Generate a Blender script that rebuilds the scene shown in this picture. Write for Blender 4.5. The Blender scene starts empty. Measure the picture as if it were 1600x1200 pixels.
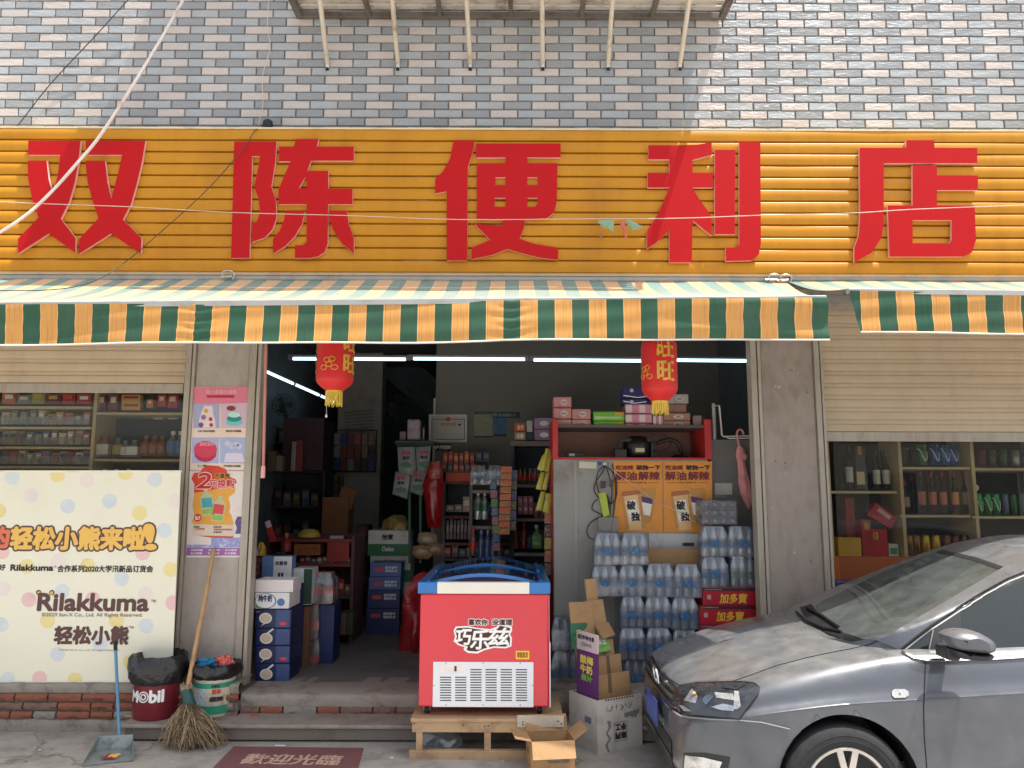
import bpy, math, random
from mathutils import Vector, Matrix, geometry
from mathutils.bvhtree import BVHTree
R = math.radians
random.seed(11)
S = bpy.context.scene
COL = S.collection

# ------------------------------------------------------------------ camera
CAM = Vector((0.0, -5.60, 1.65)); F = 1200.0; PITCH = 8.06; ROLL = 0.2
cd = bpy.data.cameras.new('camera'); co = bpy.data.objects.new('camera', cd); COL.objects.link(co)
CM = Matrix.Rotation(R(90 + PITCH), 4, 'X') @ Matrix.Rotation(R(ROLL), 4, 'Z')
co.matrix_world = Matrix.Translation(CAM) @ CM
cd.sensor_width = 36; cd.lens = 36 * F / 1600; cd.clip_end = 500; cd.clip_start = 0.05
S.camera = co
# ------------------------------------------------------------------ light
SUN = Vector((0.33, -0.115, 1.0)).normalized()
EL = math.asin(SUN.z); AZ = math.atan2(SUN.x, SUN.y)
W = bpy.data.worlds.new("World"); S.world = W; W.use_nodes = True
nt = W.node_tree; bg = nt.nodes['Background']
sk = nt.nodes.new('ShaderNodeTexSky'); sk.sky_type = 'NISHITA'; sk.sun_disc = False
sk.sun_elevation = EL; sk.sun_rotation = AZ; sk.air_density = 1.0; sk.dust_density = 3.0; sk.ozone_density = 1.0
hs = nt.nodes.new('ShaderNodeHueSaturation'); hs.inputs['Saturation'].default_value = 0.42
nt.links.new(sk.outputs[0], hs.inputs['Color']); nt.links.new(hs.outputs[0], bg.inputs[0]); bg.inputs[1].default_value = 0.15
sl = bpy.data.lights.new('sun', 'SUN'); sl.energy = 4.4; sl.angle = R(0.55); sl.color = (1.0, 0.96, 0.90)
so = bpy.data.objects.new('sun', sl); COL.objects.link(so)
so.rotation_euler = SUN.to_track_quat('Z', 'Y').to_euler(); so.location = (3, -8, 14)
S.view_settings.view_transform = 'Standard'; S.view_settings.look = 'None'
S.view_settings.exposure = 0.84; S.view_settings.gamma = 1.0
S.cycles.max_bounces = 10; S.cycles.transparent_max_bounces = 16

# ------------------------------------------------------------------ helpers
def ray(x, y):
    return (CM.to_3x3() @ Vector(((x - 800) / F, (600 - y) / F, -1.0))).normalized()
def pt(x, y, Y):
    d = ray(x, y); return CAM + d * ((Y - CAM.y) / d.y)
def ptz(x, y, z):
    d = ray(x, y); return CAM + d * ((z - CAM.z) / d.z)
def rc(x0, y0, x1, y1, Y):
    "pixel rectangle on the plane Y: X0, X1, Z0, Z1"
    xm, ym = (x0 + x1) / 2, (y0 + y1) / 2
    return pt(x0, ym, Y).x, pt(x1, ym, Y).x, pt(xm, y1, Y).z, pt(xm, y0, Y).z
def lin(c):
    return tuple(((v / 255) / 12.92 if v / 255 <= 0.04045 else ((v / 255 + 0.055) / 1.055) ** 2.4) for v in c)

MATS = {}
def mat(name, col, rough=0.5, metal=0.0, var=0.12, scale=6.0, bump=0.0, bscale=40.0, coat=0.0, spec=0.5, dirt=None, sheen=0.0, emit=0.0):
    "procedural painted surface: sRGB colour, broad mottling, optional dirt colour and bump"
    if name in MATS: return MATS[name]
    m = bpy.data.materials.new(name); m.use_nodes = True; MATS[name] = m
    n = m.node_tree.nodes; L = m.node_tree.links; b = n['Principled BSDF']
    c = lin(col); m.diffuse_color = (*c, 1)
    tc = n.new('ShaderNodeTexCoord')
    nz = n.new('ShaderNodeTexNoise'); nz.inputs['Scale'].default_value = scale; nz.inputs['Detail'].default_value = 6
    nz.inputs['Roughness'].default_value = 0.65
    L.new(tc.outputs['Object'], nz.inputs['Vector'])
    rp = n.new('ShaderNodeValToRGB'); rp.color_ramp.elements[0].position = 0.3; rp.color_ramp.elements[1].position = 0.72
    d = tuple(v * (1 - 2 * var) for v in c) if dirt is None else lin(dirt)
    rp.color_ramp.elements[0].color = (*d, 1); rp.color_ramp.elements[1].color = (*[min(0.9, v * (1 + 0.5 * var)) for v in c], 1)
    e = rp.color_ramp.elements.new(0.48); e.color = (*c, 1)
    L.new(nz.outputs['Fac'], rp.inputs['Fac']); L.new(rp.outputs['Color'], b.inputs['Base Color'])
    b.inputs['Roughness'].default_value = rough; b.inputs['Metallic'].default_value = metal
    b.inputs['Coat Weight'].default_value = coat; b.inputs['Coat Roughness'].default_value = 0.06
    b.inputs['Specular IOR Level'].default_value = spec; b.inputs['Sheen Weight'].default_value = sheen
    if emit:
        b.inputs['Emission Color'].default_value = (*c, 1); b.inputs['Emission Strength'].default_value = emit
    if bump:
        n2 = n.new('ShaderNodeTexNoise'); n2.inputs['Scale'].default_value = bscale; n2.inputs['Detail'].default_value = 5
        L.new(tc.outputs['Object'], n2.inputs['Vector'])
        bp = n.new('ShaderNodeBump'); bp.inputs['Strength'].default_value = bump; bp.inputs['Distance'].default_value = 0.02
        L.new(n2.outputs['Fac'], bp.inputs['Height']); L.new(bp.outputs['Normal'], b.inputs['Normal'])
    return m
def col(c, rough=0.5):
    "plain printed card or plastic in an sRGB colour"
    return mat('print_%d_%d_%d_%d' % (*c, int(rough * 100)), c, rough, var=0.06, scale=5)
def glassy(name, tint=(255, 255, 255), refl=0.12, body=0.0, bodycol=(200, 210, 220), rough=0.03, bump=0.0, bscale=30, fres=0.45, film=0.0):
    "thin clear sheet: see-through, with a reflecting layer and some milky body"
    if name in MATS: return MATS[name]
    m = bpy.data.materials.new(name); m.use_nodes = True; MATS[name] = m
    n = m.node_tree.nodes; L = m.node_tree.links; n.remove(n['Principled BSDF'])
    out = n['Material Output']
    tr = n.new('ShaderNodeBsdfTransparent'); tr.inputs[0].default_value = (*lin(tint), 1)
    gl = n.new('ShaderNodeBsdfGlossy'); gl.inputs['Roughness'].default_value = rough
    df = n.new('ShaderNodeBsdfDiffuse'); df.inputs[0].default_value = (*lin(bodycol), 1)
    m1 = n.new('ShaderNodeMixShader'); m1.inputs[0].default_value = body
    L.new(tr.outputs[0], m1.inputs[1]); L.new(df.outputs[0], m1.inputs[2])
    lw = n.new('ShaderNodeLayerWeight'); lw.inputs['Blend'].default_value = 0.25
    ma = n.new('ShaderNodeMath'); ma.operation = 'MULTIPLY_ADD'; ma.inputs[1].default_value = fres; ma.inputs[2].default_value = refl
    L.new(lw.outputs['Fresnel'], ma.inputs[0])
    m2 = n.new('ShaderNodeMixShader'); L.new(ma.outputs[0], m2.inputs[0])
    L.new(m1.outputs[0], m2.inputs[1]); L.new(gl.outputs[0], m2.inputs[2]); L.new(m2.outputs[0], out.inputs[0])
    if film:                                # uneven dust film on the pane
        tf_ = n.new('ShaderNodeTexCoord'); nf = n.new('ShaderNodeTexNoise'); nf.inputs['Scale'].default_value = 5; nf.inputs['Detail'].default_value = 8; nf.inputs['Roughness'].default_value = 0.65
        L.new(tf_.outputs['Object'], nf.inputs['Vector']); mf = n.new('ShaderNodeMapRange'); mf.inputs[1].default_value = 0.35; mf.inputs[2].default_value = 0.7; mf.inputs[3].default_value = body * (1 - film); mf.inputs[4].default_value = body * (1 + film)
        L.new(nf.outputs['Fac'], mf.inputs[0]); L.new(mf.outputs[0], m1.inputs[0])
    if bump:
        tc = n.new('ShaderNodeTexCoord'); nz = n.new('ShaderNodeTexNoise'); nz.inputs['Scale'].default_value = bscale
        L.new(tc.outputs['Object'], nz.inputs['Vector'])
        bp = n.new('ShaderNodeBump'); bp.inputs['Strength'].default_value = bump; L.new(nz.outputs['Fac'], bp.inputs['Height'])
        L.new(bp.outputs[0], gl.inputs['Normal']); L.new(bp.outputs[0], lw.inputs['Normal'])
    return m

def weather(m, amt=0.3, sc=(5, 5, 0.7), tint=(0.55, 0.48, 0.40), lo=0.42, hi=0.62, island=0.0, cracks=0.0):
    "stains with a shape of their own: stretched noise multiplied into the base colour, per-piece tone, hairline cracks"
    n = m.node_tree.nodes; L = m.node_tree.links; b = n['Principled BSDF']; src = b.inputs['Base Color'].links[0].from_socket
    tc = n.new('ShaderNodeTexCoord')
    def mul(a, fac, colr):
        x = n.new('ShaderNodeMix'); x.data_type = 'RGBA'; x.blend_type = 'MULTIPLY'; L.new(a, x.inputs[6]); x.inputs[7].default_value = (*colr, 1); L.new(fac, x.inputs[0]); return x.outputs[2]
    def rng(v, a, c, d, e):
        r = n.new('ShaderNodeMapRange'); r.inputs[1].default_value = a; r.inputs[2].default_value = c; r.inputs[3].default_value = d; r.inputs[4].default_value = e; L.new(v, r.inputs[0]); return r.outputs[0]
    for q, w in ((1.0, 1.0), (3.7, 0.6)):
        mp = n.new('ShaderNodeMapping'); mp.inputs['Scale'].default_value = tuple(s * q for s in sc); mp.inputs['Location'].default_value = (q, q * 2, 0); L.new(tc.outputs['Object'], mp.inputs['Vector'])
        nz = n.new('ShaderNodeTexNoise'); nz.inputs['Scale'].default_value = 1; nz.inputs['Detail'].default_value = 7; nz.inputs['Roughness'].default_value = 0.6; L.new(mp.outputs[0], nz.inputs['Vector'])
        src = mul(src, rng(nz.outputs['Fac'], lo, hi, 0, amt * w), tint)
    if island:
        g = n.new('ShaderNodeNewGeometry'); src = mul(src, rng(g.outputs['Random Per Island'], 0, 1, 0, island), (0.5, 0.5, 0.5))
    if cracks:
        v = n.new('ShaderNodeTexVoronoi'); v.feature = 'DISTANCE_TO_EDGE'; v.inputs['Scale'].default_value = cracks
        n2 = n.new('ShaderNodeTexNoise'); n2.inputs['Scale'].default_value = 3; n2.inputs['Detail'].default_value = 8; L.new(tc.outputs['Object'], n2.inputs['Vector'])
        vm = n.new('ShaderNodeVectorMath'); vm.operation = 'MULTIPLY_ADD'; vm.inputs[1].default_value = (0.5, 0.5, 0.5); L.new(n2.outputs['Color'], vm.inputs[0]); L.new(tc.outputs['Object'], vm.inputs[2]); L.new(vm.outputs[0], v.inputs['Vector'])
        src = mul(src, rng(v.outputs['Distance'], 0.0, 0.006, 0.5, 0), (0.2, 0.18, 0.16))
    L.new(src, b.inputs['Base Color']); return m

def tag(o, label=None, cat=None, group=None, kind=None):
    if label: o['label'] = label
    if cat: o['category'] = cat
    if group: o['group'] = group
    if kind: o['kind'] = kind
    return o
def thing(name, label, cat, loc=(0, 0, 0), rotz=0, group=None):
    o = bpy.data.objects.new(name, None); COL.objects.link(o); o.empty_display_size = 0.1
    o.location = loc; o.rotation_euler = (0, 0, rotz)
    return tag(o, label, cat, group)
def adopt(o, parent):
    o.parent = parent
    o.matrix_parent_inverse = (parent.matrix_basis if parent.parent is None else parent.parent.matrix_basis @ parent.matrix_parent_inverse @ parent.matrix_basis).inverted()

class MB:
    "collects shapes in world coordinates; build() links them as ONE mesh object"
    def __init__(s): s.v = []; s.f = []; s.m = []
    def add(s, vs, fs, mi=0, T=None):
        k = len(s.v)
        s.v += [tuple(T @ Vector(v)) if T else tuple(v) for v in vs]
        for i, f in enumerate(fs):
            s.f.append([k + q for q in f]); s.m.append(mi[i] if isinstance(mi, (list, tuple)) else mi)
        return s
    def box(s, a, b, mi=0, T=None):
        (x0, y0, z0), (x1, y1, z1) = a, b
        vs = [(x0, y0, z0), (x1, y0, z0), (x1, y1, z0), (x0, y1, z0), (x0, y0, z1), (x1, y0, z1), (x1, y1, z1), (x0, y1, z1)]
        return s.add(vs, [(0, 3, 2, 1), (4, 5, 6, 7), (0, 1, 5, 4), (1, 2, 6, 5), (2, 3, 7, 6), (3, 0, 4, 7)], mi, T)
    def bar(s, p, q, w, h, mi=0, up=(0, 0, 1)):
        p, q = Vector(p), Vector(q); d = (q - p).normalized(); u = Vector(up)
        if abs(d.dot(u)) > 0.98: u = Vector((0, 1, 0))
        a = d.cross(u).normalized() * w / 2; b = a.cross(d).normalized() * h / 2
        vs = [p - a - b, p + a - b, p + a + b, p - a + b, q - a - b, q + a - b, q + a + b, q - a + b]
        return s.add(vs, [(0, 1, 2, 3), (7, 6, 5, 4), (0, 4, 5, 1), (1, 5, 6, 2), (2, 6, 7, 3), (3, 7, 4, 0)], mi)
    def prism(s, polys, fn, d, mi=0, ms=None):
        "polys: outline then holes, 2D; fn(u,v,h) -> 3D; extruded from h=0 to h=d (front face at d)"
        k = len(s.v); flat = [p for po in polys for p in po]; n = len(flat)
        tri = geometry.tessellate_polygon([[Vector((p[0], p[1], 0)) for p in po] for po in polys])
        s.v += [tuple(fn(p[0], p[1], d)) for p in flat]
        for t in tri: s.f.append([k + t[0], k + t[1], k + t[2]]); s.m.append(mi)
        if d:
            s.v += [tuple(fn(p[0], p[1], 0)) for p in flat]; o = 0
            for t in tri: s.f.append([k + n + t[2], k + n + t[1], k + n + t[0]]); s.m.append(mi if ms is None else ms)
            for po in polys:
                for i in range(len(po)):
                    a, b = o + i, o + (i + 1) % len(po)
                    s.f.append([k + a, k + b, k + n + b, k + n + a]); s.m.append(mi if ms is None else ms)
                o += len(po)
        return s
    def lathe(s, prof, c=(0, 0, 0), n=16, mi=0, T=None, a0=0.0):
        c = Vector(c); vs = []; fs = []
        for r, z in prof:
            for i in range(n):
                a = a0 + 2 * math.pi * i / n; vs.append(c + Vector((r * math.cos(a), r * math.sin(a), z)))
        for j in range(len(prof) - 1):
            for i in range(n):
                q = (i + 1) % n; fs.append((j * n + i, j * n + q, (j + 1) * n + q, (j + 1) * n + i))
        if prof[0][0] > 1e-4: fs.append(tuple(range(n - 1, -1, -1)))
        if prof[-1][0] > 1e-4: fs.append(tuple(range((len(prof) - 1) * n, len(prof) * n)))
        return s.add(vs, fs, mi, T)
    def tube(s, pts, r, n=6, mi=0):
        P = [Vector(p) for p in pts]; vs = []; fs = []; u = Vector((0.31, 0.17, 0.93))
        for i, p in enumerate(P):
            d = (P[min(i + 1, len(P) - 1)] - P[max(i - 1, 0)]).normalized()
            a = d.cross(u); a = (a if a.length > 1e-3 else d.cross(Vector((1, 0, 0)))).normalized(); b = d.cross(a).normalized()
            u = (b if b.dot(u) > 0 else -b) if i == 0 else u
            rr = r[i] if isinstance(r, (list, tuple)) else r
            for k in range(n):
                t = 2 * math.pi * k / n; vs.append(p + (a * math.cos(t) + b * math.sin(t)) * rr)
        for i in range(len(P) - 1):
            for k in range(n):
                q = (k + 1) % n; fs.append((i * n + k, i * n + q, (i + 1) * n + q, (i + 1) * n + k))
        fs.append(tuple(range(n - 1, -1, -1))); fs.append(tuple(range((len(P) - 1) * n, len(P) * n)))
        return s.add(vs, fs, mi)
    def grid(s, rows, mi=0, flip=False):
        n = len(rows[0]); fs = []
        for j in range(len(rows) - 1):
            for i in range(n - 1):
                q = (j * n + i, j * n + i + 1, (j + 1) * n + i + 1, (j + 1) * n + i); fs.append(q[::-1] if flip else q)
        return s.add([p for r in rows for p in r], fs, mi)
    def build(s, name, mats, parent=None, smooth=0, bev=0.0, local=False, label=None, thick=0.0):
        if not isinstance(mats, (list, tuple)): mats = [mats]
        vs = s.v; base = Vector((0, 0, 0))
        if parent is None and not local and vs:
            xs, ys, zs = zip(*vs); base = Vector(((min(xs) + max(xs)) / 2, (min(ys) + max(ys)) / 2, min(zs)))
            vs = [(x - base.x, y - base.y, z - base.z) for x, y, z in vs]
        me = bpy.data.meshes.new(name); me.from_pydata(vs, [], s.f); me.update()
        for m in mats: me.materials.append(m)
        me.polygons.foreach_set('material_index', s.m)
        o = bpy.data.objects.new(name, me); COL.objects.link(o); o.location = base
        if parent is not None:
            if local: o.parent = parent
            else: adopt(o, parent)
        if smooth:
            me.polygons.foreach_set('use_smooth', [True] * len(me.polygons))
            if smooth < 180: me.set_sharp_from_angle(angle=R(smooth))
        if thick:
            md = o.modifiers.new('thickness', 'SOLIDIFY'); md.thickness = thick; md.offset = 0
        if bev:
            md = o.modifiers.new('bevel', 'BEVEL'); md.width = bev; md.segments = 2; md.limit_method = 'ANGLE'; md.angle_limit = R(40)
        if label: o['label'] = label
        return o

def copy_tree(o, parent=None):
    c = o.copy(); COL.objects.link(c)
    if parent is not None: c.parent = parent; c.matrix_parent_inverse = o.matrix_parent_inverse.copy()
    for ch in list(o.children): copy_tree(ch, c)
    return c

_TX = {}
def glyphs(s):
    if s in _TX: return _TX[s]
    t = bpy.data.curves.new('text', 'FONT'); t.body = s; t.resolution_u = 3
    o = bpy.data.objects.new('text', t); COL.objects.link(o)
    dg = bpy.context.evaluated_depsgraph_get(); me = bpy.data.meshes.new_from_object(o.evaluated_get(dg))
    v = [(p.co.x, p.co.y) for p in me.vertices]; f = [tuple(p.vertices) for p in me.polygons]
    bpy.data.objects.remove(o); bpy.data.curves.remove(t); bpy.data.meshes.remove(me)
    x0 = min(p[0] for p in v); x1 = max(p[0] for p in v); y0 = min(p[1] for p in v); y1 = max(p[1] for p in v)
    _TX[s] = ([((x - x0) / (x1 - x0), (y - y0) / (y1 - y0)) for x, y in v], f); return _TX[s]
def text(parent, s, O, U, V, m, bold=0.0, lift=0.002, n=8, warp=None, rim=None, rimw=0.0, slant=0.0, name='lettering'):
    "flat lettering filling the parallelogram O,U,V; bold/rim = stroke growth in metres"
    v, f = glyphs(s); O, U, V = Vector(O), Vector(U), Vector(V); N = U.cross(V).normalized()
    u, w = U.normalized(), V.normalized(); mb = MB(); k = 0
    def layer(r, mi, z):
        nonlocal k
        ring = [(0, 0)] + ([(r * math.cos(a * 2 * math.pi / n), r * math.sin(a * 2 * math.pi / n)) for a in range(n)] if r else [])
        for i, (a, b) in enumerate(ring):
            vs = [O + U * (p[0] + slant * p[1]) + V * p[1] + u * a + w * b + N * (z + i * 0.00004) for p in v]
            if warp: vs = [warp(p) for p in vs]
            mb.add(vs, f, mi)
    if rim: layer(rimw, 1, lift - 0.0012)
    layer(bold, 0, lift)
    return mb.build(name, [m] + ([rim] if rim else []), parent)
def ftext(parent, s, rect, Y, m, **kw):
    "lettering facing the street on plane Y inside a pixel rectangle"
    x0, x1, z0, z1 = rc(*rect, Y)
    return text(parent, s, (x0, Y, z0), (x1 - x0, 0, 0), (0, 0, z1 - z0), m, **kw)
def fbox(name, rect, Y, depth, mats, parent=None, bev=0.003, z0=None, mi=0, jit=0.0):
    x0, x1, za, zb = rc(*rect, Y)
    if z0 is not None: za = z0
    T = None
    if jit:
        c = Vector(((x0 + x1) / 2, Y + depth / 2, 0)); T = Matrix.Translation(c) @ Matrix.Rotation(jit, 4, 'Z') @ Matrix.Translation(-c)
    return MB().box((x0, Y, za), (x1, Y + depth, zb), mi, T).build(name, mats, parent, bev=bev)
def fpatch(name, polys, Y, d, mats, parent=None, bev=0, ms=None):
    "flat panel facing the street from pixel outlines on plane Y, thickness d towards the street"
    return MB().prism(polys, lambda u, v, h: pt(u, v, Y) + Vector((0, -h, 0)), d, 0, ms).build(name, mats, parent, bev=bev)
def circ(cx, cy, rx, ry=None, n=20):
    ry = ry or rx
    return [(cx + rx * math.cos(2 * math.pi * i / n), cy + ry * math.sin(2 * math.pi * i / n)) for i in range(n)]
def bez(ps, n=10):
    "smooth open path through points (Catmull-Rom)"
    P = [Vector(p) for p in ps]; P = [P[0] * 2 - P[1]] + P + [P[-1] * 2 - P[-2]]; o = []
    for i in range(1, len(P) - 2):
        a, b, c, d = P[i - 1:i + 3]
        for k in range(n):
            t = k / n
            o.append(0.5 * ((2 * b) + (c - a) * t + (2 * a - 5 * b + 4 * c - d) * t * t + (3 * b - a - 3 * c + d) * t ** 3))
    return o + [P[-2]]
def ordn(i):
    return ['first', 'second', 'third', 'fourth', 'fifth', 'sixth', 'seventh', 'eighth', 'ninth', 'tenth', 'eleventh', 'twelfth', 'thirteenth', 'fourteenth', 'fifteenth', 'sixteenth'][i]

WHITE = mat('white_print', (236, 236, 232), 0.5, var=0.04); BLACK = mat('black_plastic', (26, 26, 28), 0.45, var=0.1)
INK = mat('dark_ink', (42, 36, 38), 0.6, var=0.05); CHROME = mat('chrome', (225, 226, 228), 0.12, 1.0, var=0.05)
STEEL = mat('dull_steel', (150, 150, 148), 0.4, 0.8, var=0.15); CARD = mat('brown_cardboard', (168, 132, 92), 0.85, var=0.1, scale=9, bump=0.08, bscale=60)
GOLD = mat('gold_ink', (214, 170, 62), 0.4, var=0.15, scale=30)
# ================================================================== SETTING
# ---- ground: pavement that falls to the road
g_m = mat('pavement_concrete', (168, 163, 155), 0.9, var=0.14, scale=3.5, bump=0.25, bscale=26, dirt=(136, 131, 124)); weather(g_m, 0.4, (3, 3, 3), (0.5, 0.47, 0.44), 0.5, 0.66, cracks=0.35)
def gz(Y): return 0.0 if Y > -0.75 else (-0.05 * (-0.75 - Y) / 0.6 if Y > -1.35 else -0.05)
ys = [0.35, -0.3, -0.75, -0.9, -1.05, -1.2, -1.35]
MB().grid([[(x, y, gz(y)) for x in (-30, -6, -2, 0, 2, 6, 30)] for y in ys], flip=True).build('pavement', g_m, local=True)
tag(bpy.data.objects['pavement'], kind='structure')
r_m = mat('road_concrete', (175, 172, 167), 0.92, var=0.12, scale=2.0, bump=0.3, bscale=60)
MB().grid([[(x, y, -0.05) for x in (-120, -20, 20, 120)] for y in (-1.35, -4, -18.2)], flip=True).build('road', r_m, local=True)
tag(bpy.data.objects['road'], kind='structure')
MB().grid([[(x, y, -0.35) for x in (-200, 0, 200)] for y in (200, 0, -200)]).build('ground', r_m, local=True)
tag(bpy.data.objects['ground'], kind='structure')

# ---- building across the street (only seen mirrored in the car and the glass)
ob = thing('street_building', 'plain pale building across the street, seen only as a reflection', 'building', (0, -19, -0.05))
ow = mat('opposite_render', (176, 166, 150), 0.9, var=0.15, scale=0.6)
MB().box((-26, -21, -0.05), (26, -18.2, 3.4)).build('wall', ow, ob)
mb = MB(); mw = MB()
for i in range(16):
    x = -24 + i * 3.2
    for z in (0.9,):
        mw.box((x, -18.19, z), (x + 1.7, -18.12, z + 1.5)); mb.box((x + 0.08, -18.12, z + 0.08), (x + 1.62, -18.10, z + 1.42))
mw.build('window_frame', mat('pale_frame', (205, 205, 200), 0.5), ob); mb.build('window', mat('dark_pane', (40, 48, 54), 0.1, var=0.05), ob)

# ---- upper facade: split face tiles laid three colours in turn
FW = 0.14                                   # wall plane behind the tiles
t_mats = []
for nm, c in (('tile_blue_grey', (171, 175, 178)), ('tile_slate_grey', (150, 153, 156)), ('tile_pink_cream', (198, 189, 183))):
    t_mats.append(mat(nm, c, 0.42, var=0.05, scale=3.0, spec=0.35))
for m in t_mats:                            # rippled split face: long shallow waves
    n = m.node_tree.nodes; L = m.node_tree.links; b = n['Principled BSDF']
    tc = n.new('ShaderNodeTexCoord'); mp = n.new('ShaderNodeMapping'); mp.inputs['Scale'].default_value = (16, 16, 52)
    nz = n.new('ShaderNodeTexNoise'); nz.inputs['Scale'].default_value = 1.0; nz.inputs['Detail'].default_value = 2.5; nz.inputs['Distortion'].default_value = 1.2
    bp = n.new('ShaderNodeBump'); bp.inputs['Strength'].default_value = 0.55; bp.inputs['Distance'].default_value = 0.012
    weather(m, 0.12, (2.2, 2.2, 0.5), (0.66, 0.62, 0.58), 0.45, 0.7, island=0.09)
    L.new(tc.outputs['Object'], mp.inputs['Vector']); L.new(mp.outputs[0], nz.inputs['Vector']); L.new(nz.outputs['Fac'], bp.inputs['Height']); L.new(bp.outputs[0], b.inputs['Normal'])
grout = mat('tile_grout', (128, 128, 126), 0.9)
zt0 = pt(800, 203, FW).z - 0.10
TW = (pt(762, 195, FW).x - pt(634, 195, FW).x) / 3 * 1.017; TH = (pt(500, 195, FW).z - pt(500, 32, FW).z) / -13.0
TH = (pt(100, 13, FW).z - pt(100, 194, FW).z) / 14.0
xa = pt(50, 189, FW).x                     # left edge of one pink tile in the lowest visible row
zrow = pt(50, 196, FW).z                   # bottom of that row
mb = MB(); g = 0.0035
for r in range(-3, 22):
    z = zrow + r * TH
    for i in range(-34, 60):
        x = xa + (i + (1.5 if r % 2 else 0)) * TW
        if x < -5.6 or x > 5.6: continue
        k = (2, 0, 1)[i % 3]
        a, b, h = x + g, x + TW - g, [FW - 0.011 + random.uniform(-0.0022, 0.0022) for _ in range(4)]
        z0, z1 = z + g, z + TH - g; e = 0.004
        vs = [(a, FW, z0), (b, FW, z0), (b, FW, z1), (a, FW, z1), (a + e, h[0], z0 + e), (b - e, h[1], z0 + e), (b - e, h[2], z1 - e), (a + e, h[3], z1 - e)]
        mb.add(vs, [(4, 5, 6, 7), (0, 1, 5, 4), (1, 2, 6, 5), (2, 3, 7, 6), (3, 0, 4, 7)], k)
wl = thing('tiled_wall', 'upper house wall of grey, slate and pink split-face tiles above the sign', 'wall', (0, FW, 3.0))
mb.build('tiles', t_mats, wl)
MB().box((-5.7, FW + 0.004, zt0 - 0.3), (5.7, FW + 0.25, zrow + 22.2 * TH)).build('backing', grout, wl)
# unseen canopy added above the frame to shade the middle of the wall
cn = thing('shade_canopy', 'unseen concrete canopy added above the picture edge to shade the wall', 'canopy', (-0.3, 0, 6.3))
MB().box((-2.55, -0.62, 6.62), (1.98, FW - 0.02, 6.74)).build('slab', mat('canopy_concrete', (160, 158, 154), 0.9), cn)

# ---- shop sign: yellow slatted fascia and five cut-out characters
SY = -0.06
ztop = pt(800, 203, SY).z; zbot = pt(800, 427, SY).z; ps = (ztop - zbot) / 12
yel = mat('yellow_sign_paint', (190, 131, 26), 0.42, var=0.05, scale=1.2, spec=0.3, dirt=(176, 120, 28)); weather(yel, 0.22, (4, 4, 0.8), (0.62, 0.5, 0.4), 0.5, 0.68)
sg = thing('shop_sign', 'long yellow slatted shop sign board with a pale top trim', 'sign', (0, SY, zbot))
prof = []
for i in range(12):
    z = ztop - i * ps
    prof += [(SY + 0.022, z + 0.001), (SY + 0.007, z - 0.0003), (SY - 0.0005, z - 0.0042), (SY - 0.005, z - 0.0115), (SY - 0.0062, z - ps * 0.5), (SY - 0.001, z - ps + 0.011), (SY + 0.022, z - ps + 0.0085)]
mb = MB()
xs = [-5.6 + 0.7 * i for i in range(17)]
mb.grid([[(x, y + 0.0025 * math.sin(x * 2.3 + j * 0.37), z) for x in xs] for j, (y, z) in enumerate(prof)], flip=False)
mb.build('slatted_panel', yel, sg, smooth=60)
mb = MB(); mb.box((-5.6, SY + 0.024, zbot - 0.01), (5.6, FW + 0.003, ztop - 0.002)).box((-5.6, SY - 0.006, ztop - 0.001), (5.6, FW - 0.013, ztop + 0.012))
mb.build('frame', mat('sign_trim', (214, 196, 160), 0.5), sg)
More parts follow.
